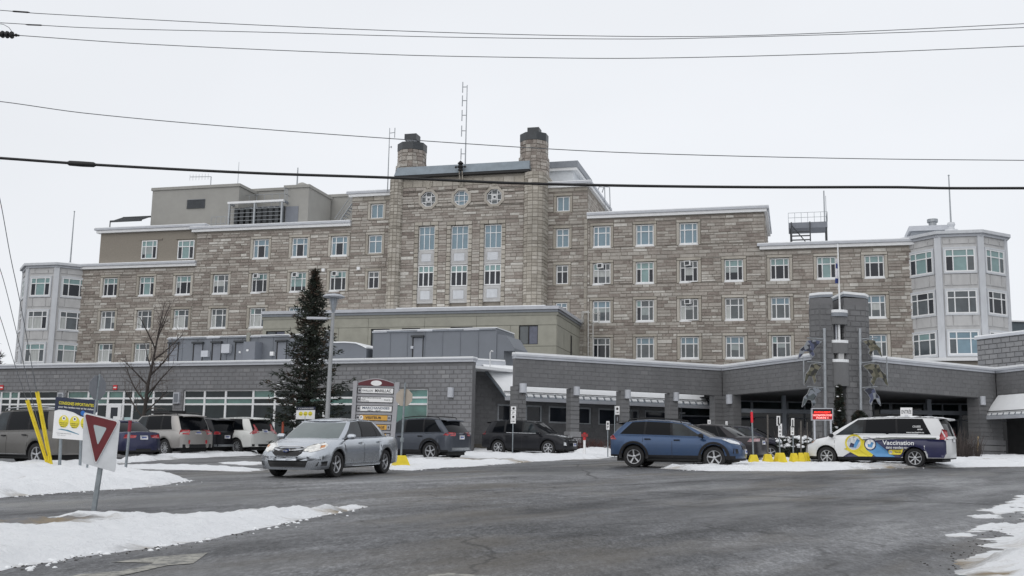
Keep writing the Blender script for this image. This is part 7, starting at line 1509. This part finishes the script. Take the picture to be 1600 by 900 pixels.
# lamp post
Y = 40.5; t = thing('lamp_post', 'grey lamp post with a cone lamp under a flat disc, in front of the spruce', 'street lamp', pd(508, Y)); b = atY(507.5, 722, Y); b.z = gz(b.x, Y) - .02; a = atY(520.5, 489, Y); POLE = mat('pole_grey', (.33, .34, .35), .5, .3, var=.1, scale=3)
mb = MB(); mb.tube(b, a, .098, POLE, 12, .062); mb.build('pole', t)
s = 1 / 41.5; mb = MB(); mb.lathe([(.05, 0), (.055, .05), (.15, .52), (.15, .55)], a, mat('lamp_diffuser', (.3, .33, .37), .3, var=.2, scale=6), 12, None, False)
for k in range(6): an = k * math.pi / 3; mb.tube(a + Vector((.07 * math.cos(an), .07 * math.sin(an), .05)), a + Vector((.19 * math.cos(an), .19 * math.sin(an), .56)), .012, POLE, 4)
mb.build('cone_lamp', t); mb = MB(); mb.lathe([(0, .56), (.3, .57), (.41, .6), (.41, .64), (.3, .69), (.1, .73), (0, .735)], a, FLASH, 20); mb.lathe([(0, .745), (.1, .74), (.3, .7)], a + Vector((0, 0, .01)), SNOWR, 16); mb.build('lamp_shade', t)
c = atY(519.5, 497.5, Y); c2 = atY(480, 497.5, Y); mb = MB(); mb.tube(c, c2, .03, FLASH, 6); mb.box(c2.x, c2.x + .75, Y - .12, Y + .12, c2.z - .03, c2.z + .05, FLASH); mb.build('side_arm', t)
# ================================================================ overhead wires
def wire(label, pts, Y, r, m, Y2=None, name='overhead_wire', grp='overhead wires', extra=None):
    if grp == 'overhead wires':             # the wires run on well past the frame
        (xa, ya), (xb, yb) = pts[-2], pts[-1]; pts = pts + [(xb + 300, yb + (yb - ya) / (xb - xa) * 330), (xb + 900, yb + (yb - ya) / (xb - xa) * 1200)]
        if pts[0][0] < 0: (xa, ya), (xb, yb) = pts[1], pts[0]; pts = [(xb - 700, yb + (yb - ya) / (xa - xb) * 760), (xb - 250, yb + (yb - ya) / (xa - xb) * 260)] + pts
    Y2 = Y2 or Y; out = []
    for i in range(len(pts) - 1):
        (x0, y0), (x1, y1) = pts[i], pts[i + 1]; p0 = pts[max(i - 1, 0)]; p3 = pts[min(i + 2, len(pts) - 1)]
        for k in range(6):
            t_ = k / 6; x = lin(x0, x1, t_); m0 = (y1 - p0[1]) / max(1, (x1 - p0[0])) * (x1 - x0) if i else (y1 - y0); m1 = (p3[1] - y0) / max(1, (p3[0] - x0)) * (x1 - x0) if i < len(pts) - 2 else (y1 - y0)
            y = (2 * t_ ** 3 - 3 * t_ ** 2 + 1) * y0 + (t_ ** 3 - 2 * t_ ** 2 + t_) * m0 + (-2 * t_ ** 3 + 3 * t_ ** 2) * y1 + (t_ ** 3 - t_ ** 2) * m1; out.append((x, y))
    out.append(pts[-1]); X0, X1 = pts[0][0], pts[-1][0]; P = [atY(x, y, lin(Y, Y2, (x - X0) / (X1 - X0))) for x, y in out]
    t = thing(name, label, 'wire', P[0], grp); mb = MB(); mb.path(P, r, m, 6); mb.build('cable', t)
    if extra: extra(t, lambda x, y: atY(x, y, lin(Y, Y2, (x - X0) / (X1 - X0))))
    return t
WG = mat('wire_grey', (.13, .14, .15), .5, .3); WB = mat('wire_black', (.012, .012, .013), .6)
def sleeve(x0, y0, x1, y1, r):
    def f(t, A): mb = MB(); a, b = A(x0, y0), A(x1, y1); d = (b - a); mb.path([a, a + d * .12, a + d * .5, b - d * .12, b], r, WB, 8, [r * .3, r, r, r, r * .3]); mb.build('splice_sleeve', t)
    return f
wire('topmost thin power line, with a short sleeve near its left end', [(-60, 13), (0, 16), (60, 21), (400, 39), (735, 52), (1000, 57), (1150, 56), (1350, 49), (1600, 37), (1680, 33)], 24, .0085, WG, extra=sleeve(18, 17.5, 47, 19.5, .02))
wire('thin power line just beneath the topmost one', [(-60, 33), (0, 35.5), (140, 43.5), (400, 50), (700, 58), (1000, 61), (1150, 58), (1400, 51), (1600, 43), (1680, 40)], 25, .0085, WG, extra=sleeve(40, 38.5, 67, 39.5, .018))
def ins(t, A):
    mb = MB(); a, b = A(-20, 52), A(30, 55.5); d = b - a; ax = d.normalized(); M = ax.to_track_quat('Z', 'Y').to_matrix().to_4x4(); L_ = d.length
    for k in range(6): c = a + d * (k / 7 + .05); mb.lathe([(.02, -.03), (.075, -.02), (.085, .0), (.075, .03), (.02, .04)], c, WB, 12, M)
    mb.tube(a, b, .022, WB, 6); mb.lathe([(0, -.06), (.04, 0), (0, .08)], A(25, 55), WB, 8, M); mb.build('insulator', t)
    mb = MB(); mb.path([A(-10, 36), A(5, 38), A(14, 43), A(19, 50)], .007, WG, 5); mb.build('jumper', t)
wire('thin power line ending in a black insulator string at the left edge', [(25, 55), (230, 69), (600, 85), (800, 89.5), (1000, 91), (1300, 84), (1600, 72), (1680, 69)], 23, .0085, WG, extra=ins)
wire('single thin line crossing in front of both chimneys', [(-60, 154), (0, 158.5), (130, 176.5), (350, 197), (625, 217.5), (900, 235), (1100, 242.5), (1350, 248), (1600, 250.5), (1680, 251)], 24, .0095, WG)
def lash(t, A):
    mb = MB(); mb.path([A(105, 254.5), A(109, 255), A(128, 256.3), A(146, 257.3), A(150, 257.6)], .04, WB, 8, [.02, .042, .045, .042, .02]); mb.build('splice_case', t)
wire('thick black communication cable sagging across the whole facade', [(-60, 243), (0, 247), (150, 257.5), (400, 270.5), (620, 278), (800, 286), (1000, 290.5), (1200, 292.5), (1400, 292.5), (1480, 294), (1600, 294), (1680, 294)], 16, .021, WB, extra=lash)
gw_ = 'guy wires at the left edge'
wire('guy wire running down to the taller yellow guard', [(-22, 230), (0, 312), (16, 399), (32, 475), (57.5, 614)], 26, .011, WG, 31, 'guy_wire', gw_); wire('middle thin guy wire at the left edge', [(-40, 330), (0, 420), (26, 520), (47, 612), (74, 712)], 26, .009, WG, 31, 'guy_wire', gw_); wire('lowest guy wire, ending at the left yellow guard', [(-50, 360), (0, 495), (20, 560), (42, 627)], 26, .009, WG, 31, 'guy_wire', gw_)
# ================================================================ vegetation
NEED = [mat('spruce_needles', (.022, .03, .02), .85, var=.3, scale=2), mat('spruce_needles_brown', (.05, .034, .022), .85, var=.3, scale=2), mat('spruce_needles_grey', (.03, .038, .034), .85, var=.3, scale=2)]; BARK = mat('dark_bark', (.05, .042, .038), .9, var=.3, scale=5, bump=.4); TWIG = mat('bare_twig', (.14, .12, .11), .9, var=.2, scale=4)
def tufts(mb, p, d, n, L_, w, m):
    for _ in range(n):
        a = (d + Vector((random.uniform(-1, 1), random.uniform(-1, 1), random.uniform(-.75, .6)))).normalized(); s = a.cross(Vector((random.uniform(-1, 1), random.uniform(-1, 1), random.uniform(-1, 1)))).normalized(); l = L_ * random.uniform(.6, 1.3); q = p + Vector((random.uniform(-1, 1), random.uniform(-1, 1), random.uniform(-1, 1))) * L_ * .35
        mb.poly([q - s * w, q + s * w, q + a * l], m)
def conifer(label, base, H_, prof, lean=0, dens=1.0, snow=.0, brown=.3, name='spruce_tree', cat='tree', tl=.2):
    t = thing(name, label, cat, base); mb = MB(); top = base + Vector((lean, 0, H_)); mb.tube(base - Vector((0, 0, .1)), top, .13 * H_ / 8, BARK, 8, .015); mb.build('trunk', t)
    fo = [MB(), MB(), MB()]; br = MB(); sn = MB(); z = .03
    while z < .985:
        R = pl_(prof, z) * random.uniform(.72, 1.12); n = max(4, int((6 + 5 * R) * dens)); c = base.lerp(top, z); a0 = random.uniform(0, 6.28)
        for k in range(n):
            an = a0 + 6.283 * k / n + random.uniform(-.3, .3); r = R * random.uniform(.7, 1.12); up = lin(-.12, .75, z ** 1.5) + random.uniform(-.12, .12); d = Vector((math.cos(an), math.sin(an), up)).normalized(); e = c + d * r + Vector((0, 0, .12 * r)); m_ = c.lerp(e, .5) - Vector((0, 0, .07 * r))
            br.tube(c, m_, .02 * (r + .3), BARK, 4, .012 * (r + .3), False); br.tube(m_, e, .012 * (r + .3), BARK, 4, .004, False)
            ns = max(2, int(r / .16))
            for j in range(ns + 1):
                s = (j + .4) / (ns + .4); p = (c.lerp(m_, s * 2) if s < .5 else m_.lerp(e, s * 2 - 1)); spread = r * .26 * (1 - abs(s - .55))
                mi = 1 if (random.random() < brown * z ** 1.2) else (2 if random.random() < .22 else 0)
                for q in range(int(3 * dens) + 2): tufts(fo[mi], p + Vector((-d.y, d.x, 0)) * random.uniform(-1, 1) * spread + Vector((0, 0, random.uniform(-.06, .03))), d, int(5 * dens), tl, .022 + .012 * dens, NEED[mi])
                if random.random() < snow * (1.1 - z): 
                    cc = p + Vector((random.uniform(-.1, .1), random.uniform(-.1, .1), .07)); w = random.uniform(.04, .11); sn.lathe([(0, w * .5), (w * .7, w * .3), (w, 0), (w * .6, -w * .25), (0, -w * .3)], cc, SNOWR, 6)
        z += max(.016, .034 * (1.15 - z) * 8 / H_ / dens ** .5)
    br.build('branches', t)
    for f_, nm in zip(fo, ('needles', 'brown_needles', 'pale_needles')):
        if f_.f: o = f_.build(nm, t); o['kind'] = 'stuff'
    if sn.f: o = sn.build('snow_clumps', t); o['kind'] = 'stuff'
    return t
b = pd(475, 47); conifer('tall dark spruce with a browned top beside the lamp post', b, 8.15, [(0, 1.3), (.1, 1.5), (.2, 1.5), (.34, 1.85), (.42, 1.35), (.5, 1.15), (.58, 1.05), (.64, .72), (.74, .78), (.82, .56), (.89, .3), (.94, .12), (1, .02)], lean=.12, dens=.66, snow=.05, brown=.4)
random.seed(21)
b = pd(1314, 50.6); b.z = gz(b.x, 50.6); conifer('small narrow conifer dusted with snow in front of the pylon niche', b, 3.35, [(0, .38), (.2, .48), (.42, .42), (.55, .2), (.75, .13), (1, .03)], dens=1.2, snow=.22, brown=.25, name='dwarf_conifer', tl=.12)
b = pd(1345, 50.4); conifer('rounded little conifer just right of the niche, half behind the van', b, 2.1, [(0, .4), (.5, .45), (.85, .3), (1, .1)], dens=1.2, snow=.06, name='dwarf_conifer', tl=.12)
b = Vector((atY(-48, 600, 85).x, 85, gz(-60, 62))); conifer('snow-laden spruce beyond the low wing at the far left edge', b, 12.0, [(0, 3.6), (.4, 2.6), (.7, 1.5), (1, .1)], dens=.8, snow=.5, brown=.1, tl=.4)
def bare_tree(label, base, H_, seed):
    random.seed(seed); t = thing('bare_tree', label, 'tree', base); tr = MB(); tw = MB()
    def grow(p, d, L_, r, dep, mb):
        n = max(3, int(L_ / .28)); pts = [p]; q = p
        for k in range(n): d = (d + Vector((random.uniform(-1, 1), random.uniform(-1, 1), random.uniform(-.4, .8))) * .09).normalized(); q = q + d * (L_ / n); pts.append(q)
        rs = [lin(r, r * .35, k / n) for k in range(n + 1)]; mb.path(pts, r, BARK if r > .03 else TWIG, 6 if r > .03 else 4, rs, False)
        if dep == 0: return
        for k in range(1, n + 1):
            for _ in range(2 if dep > 1 else (2 if random.random() < .7 else 1)):
                if random.random() < (.85 if dep > 1 else .9):
                    an = random.uniform(0, 6.283); s = d.orthogonal().normalized(); s = Matrix.Rotation(an, 3, d) @ s; nd = (d * random.uniform(.55, .95) + s * random.uniform(.6, 1.0)).normalized(); ll = L_ * random.uniform(.3, .55) * (1.1 - .5 * k / n); grow(pts[k], nd, max(.25, ll), max(.006, rs[k] * .5), dep - 1, tw)
    pts = [base - Vector((0, 0, .1)), base + Vector((.02, 0, .25 * H_)), base + Vector((.1, 0, .45 * H_)), base + Vector((.28, 0, .62 * H_)), base + Vector((.42, 0, .78 * H_))]; tr.path(pts, .12, BARK, 10, [.115, .095, .075, .055, .035]); tr.build('trunk', t)
    for z, side, L_, r in ((.22, -1, 1.9, .045), (.26, 1, 1.5, .045), (.33, -1, 2.1, .05), (.38, 1, 1.9, .05), (.3, .2, 1.5, .04), (.44, -1, 1.6, .045), (.5, 1, 1.9, .05), (.55, -.6, 1.3, .035), (.6, 1, 1.9, .05), (.68, -.5, 1.7, .04), (.74, .6, 1.5, .035), (.78, 0.05, 1.7, .04), (.78, .5, 1.6, .035), (.4, .1, 1.6, .035)):
        zz = z; i = min(3, int(zz / .2)); p = base + Vector((.45 * max(0, zz - .2), 0, zz * H_)); 
        if z > .45: p = pts[2].lerp(pts[4], min(1, (z - .45) / .33))
        grow(p, Vector((side * .8, random.uniform(-.5, .5), .75 if z < .5 else 1.1)).normalized(), L_, r, 2, tw)
    tw.build('crown', t); return t
bare_tree('bare deciduous tree in front of the glazed wing, behind the parked cars', pd(220, 51.5), 7.2, 5)
random.seed(4)
def shrub(label, c, R, H_, n, m, snow=0, name='shrub', L_=.5):
    t = thing(name, label, 'shrub', c); mb = MB(); sn = MB()
    for _ in range(n):
        an = random.uniform(0, 6.28); rr = R * math.sqrt(random.random()); p = c + Vector((rr * math.cos(an) * 1.0, rr * math.sin(an) * .5, -.02)); d = Vector((math.cos(an) * .35 * rr / R, math.sin(an) * .2, 1)); h = H_ * random.uniform(.5, 1.1); q = p + d * h * .6 + Vector((random.uniform(-.08, .08), 0, 0)); mb.tube(p, q, .011, m, 3, .007, False); mb.tube(q, p + d * h + Vector((random.uniform(-.2, .2), random.uniform(-.1, .1), 0)), .007, m, 3, .003, False)
        if name == 'snowy_shrub': tufts(mb, q, d, 9, .14, .035, NEED[0]); tufts(mb, p.lerp(q, .5), d, 7, .14, .035, NEED[0])
        if random.random() < snow: w = random.uniform(.07, .17); sn.lathe([(0, w * .6), (w * .7, w * .42), (w, 0), (w * .7, -w * .25), (0, -w * .3)], q + Vector((random.uniform(-.1, .1), 0, .12 * H_)), SNOWR, 8)
    mb.build('stems', t)['kind'] = 'stuff'
    if sn.f: sn.build('snow_clumps', t)['kind'] = 'stuff'
RS = mat('reddish_stems', (.1, .05, .045), .9, var=.25); GS = mat('dry_stems', (.085, .07, .065), .9, var=.25)
for x, lb in ((898, 'left'), (920, 'middle'), (942, 'right')): shrub('low clump of reddish dry stems by the colonnade, %s of three' % lb, pd(x, 53.5) + Vector((0, 0, .25)), .55, .55, 110, RS)
for x, R, h, lb in ((1497, .6, 1.4, 'left and tallest'), (1515, .5, 1.1, 'right')): shrub('dry leafless shrub before the right entrance opening, %s of the pair' % lb, pd(x, 50), R, h, 170, GS)
for x, y, R, h, lb in ((1236, 46, .45, 1.35, 'leftmost, by the narrow white sign'), (1252, 45.6, .4, 1.3, 'behind the rusty post'), (1270, 46.5, .45, 1.1, 'under the red message board'), (1290, 47, .5, .95, 'between the legs of the message board and the niche')): shrub('shrub loaded with snow, ' + lb, pd(x, y), R, h, 130, GS, .38, 'snowy_shrub')
# ================================================================ loose snow and grit
random.seed(9)
def lumps(lines, n, smin, smax, m, name, z=0.0):
    mb = MB()
    for _ in range(n):
        ln = random.choice(lines); i = random.randrange(len(ln) - 1); a, b = G(*ln[i]), G(*ln[i + 1]); s = random.random(); p = a.lerp(b, s) + Vector((random.gauss(0, .12), random.gauss(0, .2), 0)); r = random.uniform(smin, smax); p.z = gz(p.x, p.y) + r * .2
        mb.lathe([(0, r * .6), (r * random.uniform(.5, .8), r * .4), (r, 0), (r * .8, -r * .4)], p, m, 5, Matrix.Rotation(random.random() * 6, 4, 'Z') @ Matrix.Diagonal((random.uniform(.7, 1.5), 1, 1, 1)), False)
    o = mb.build(name, None); o['kind'] = 'stuff'; return o
e1 = [(0, 892), (60, 882), (150, 868), (250, 855), (330, 842), (400, 828), (480, 810), (570, 795)]; e2 = [(0, 778), (60, 773), (130, 768), (200, 764), (270, 756), (300, 751)]; e3 = [(610, 734), (640, 735), (700, 731), (760, 727), (830, 722)]; e4 = [(1060, 735), (1110, 735), (1250, 736), (1400, 732), (1560, 729)]; e5 = [(1480, 890), (1505, 873), (1540, 850), (1572, 822), (1600, 790)]; e6 = [(0, 819), (110, 809), (300, 808), (400, 803), (470, 797), (570, 790)]
lumps([e1, e2, e3, e4, e6], 420, .008, .03, SNOWR, 'snow_crumbs'); lumps([e1, e2, e4, e5, e3, e6], 700, .004, .014, mat('grit', (.05, .045, .04), .9, var=.3), 'road_grit')
lumps([[(900, 704), (1000, 706)], [(1270, 724), (1320, 722), (1480, 724)], [(230, 716), (420, 706)]], 160, .05, .12, SNOWR, 'snow_crumbs')
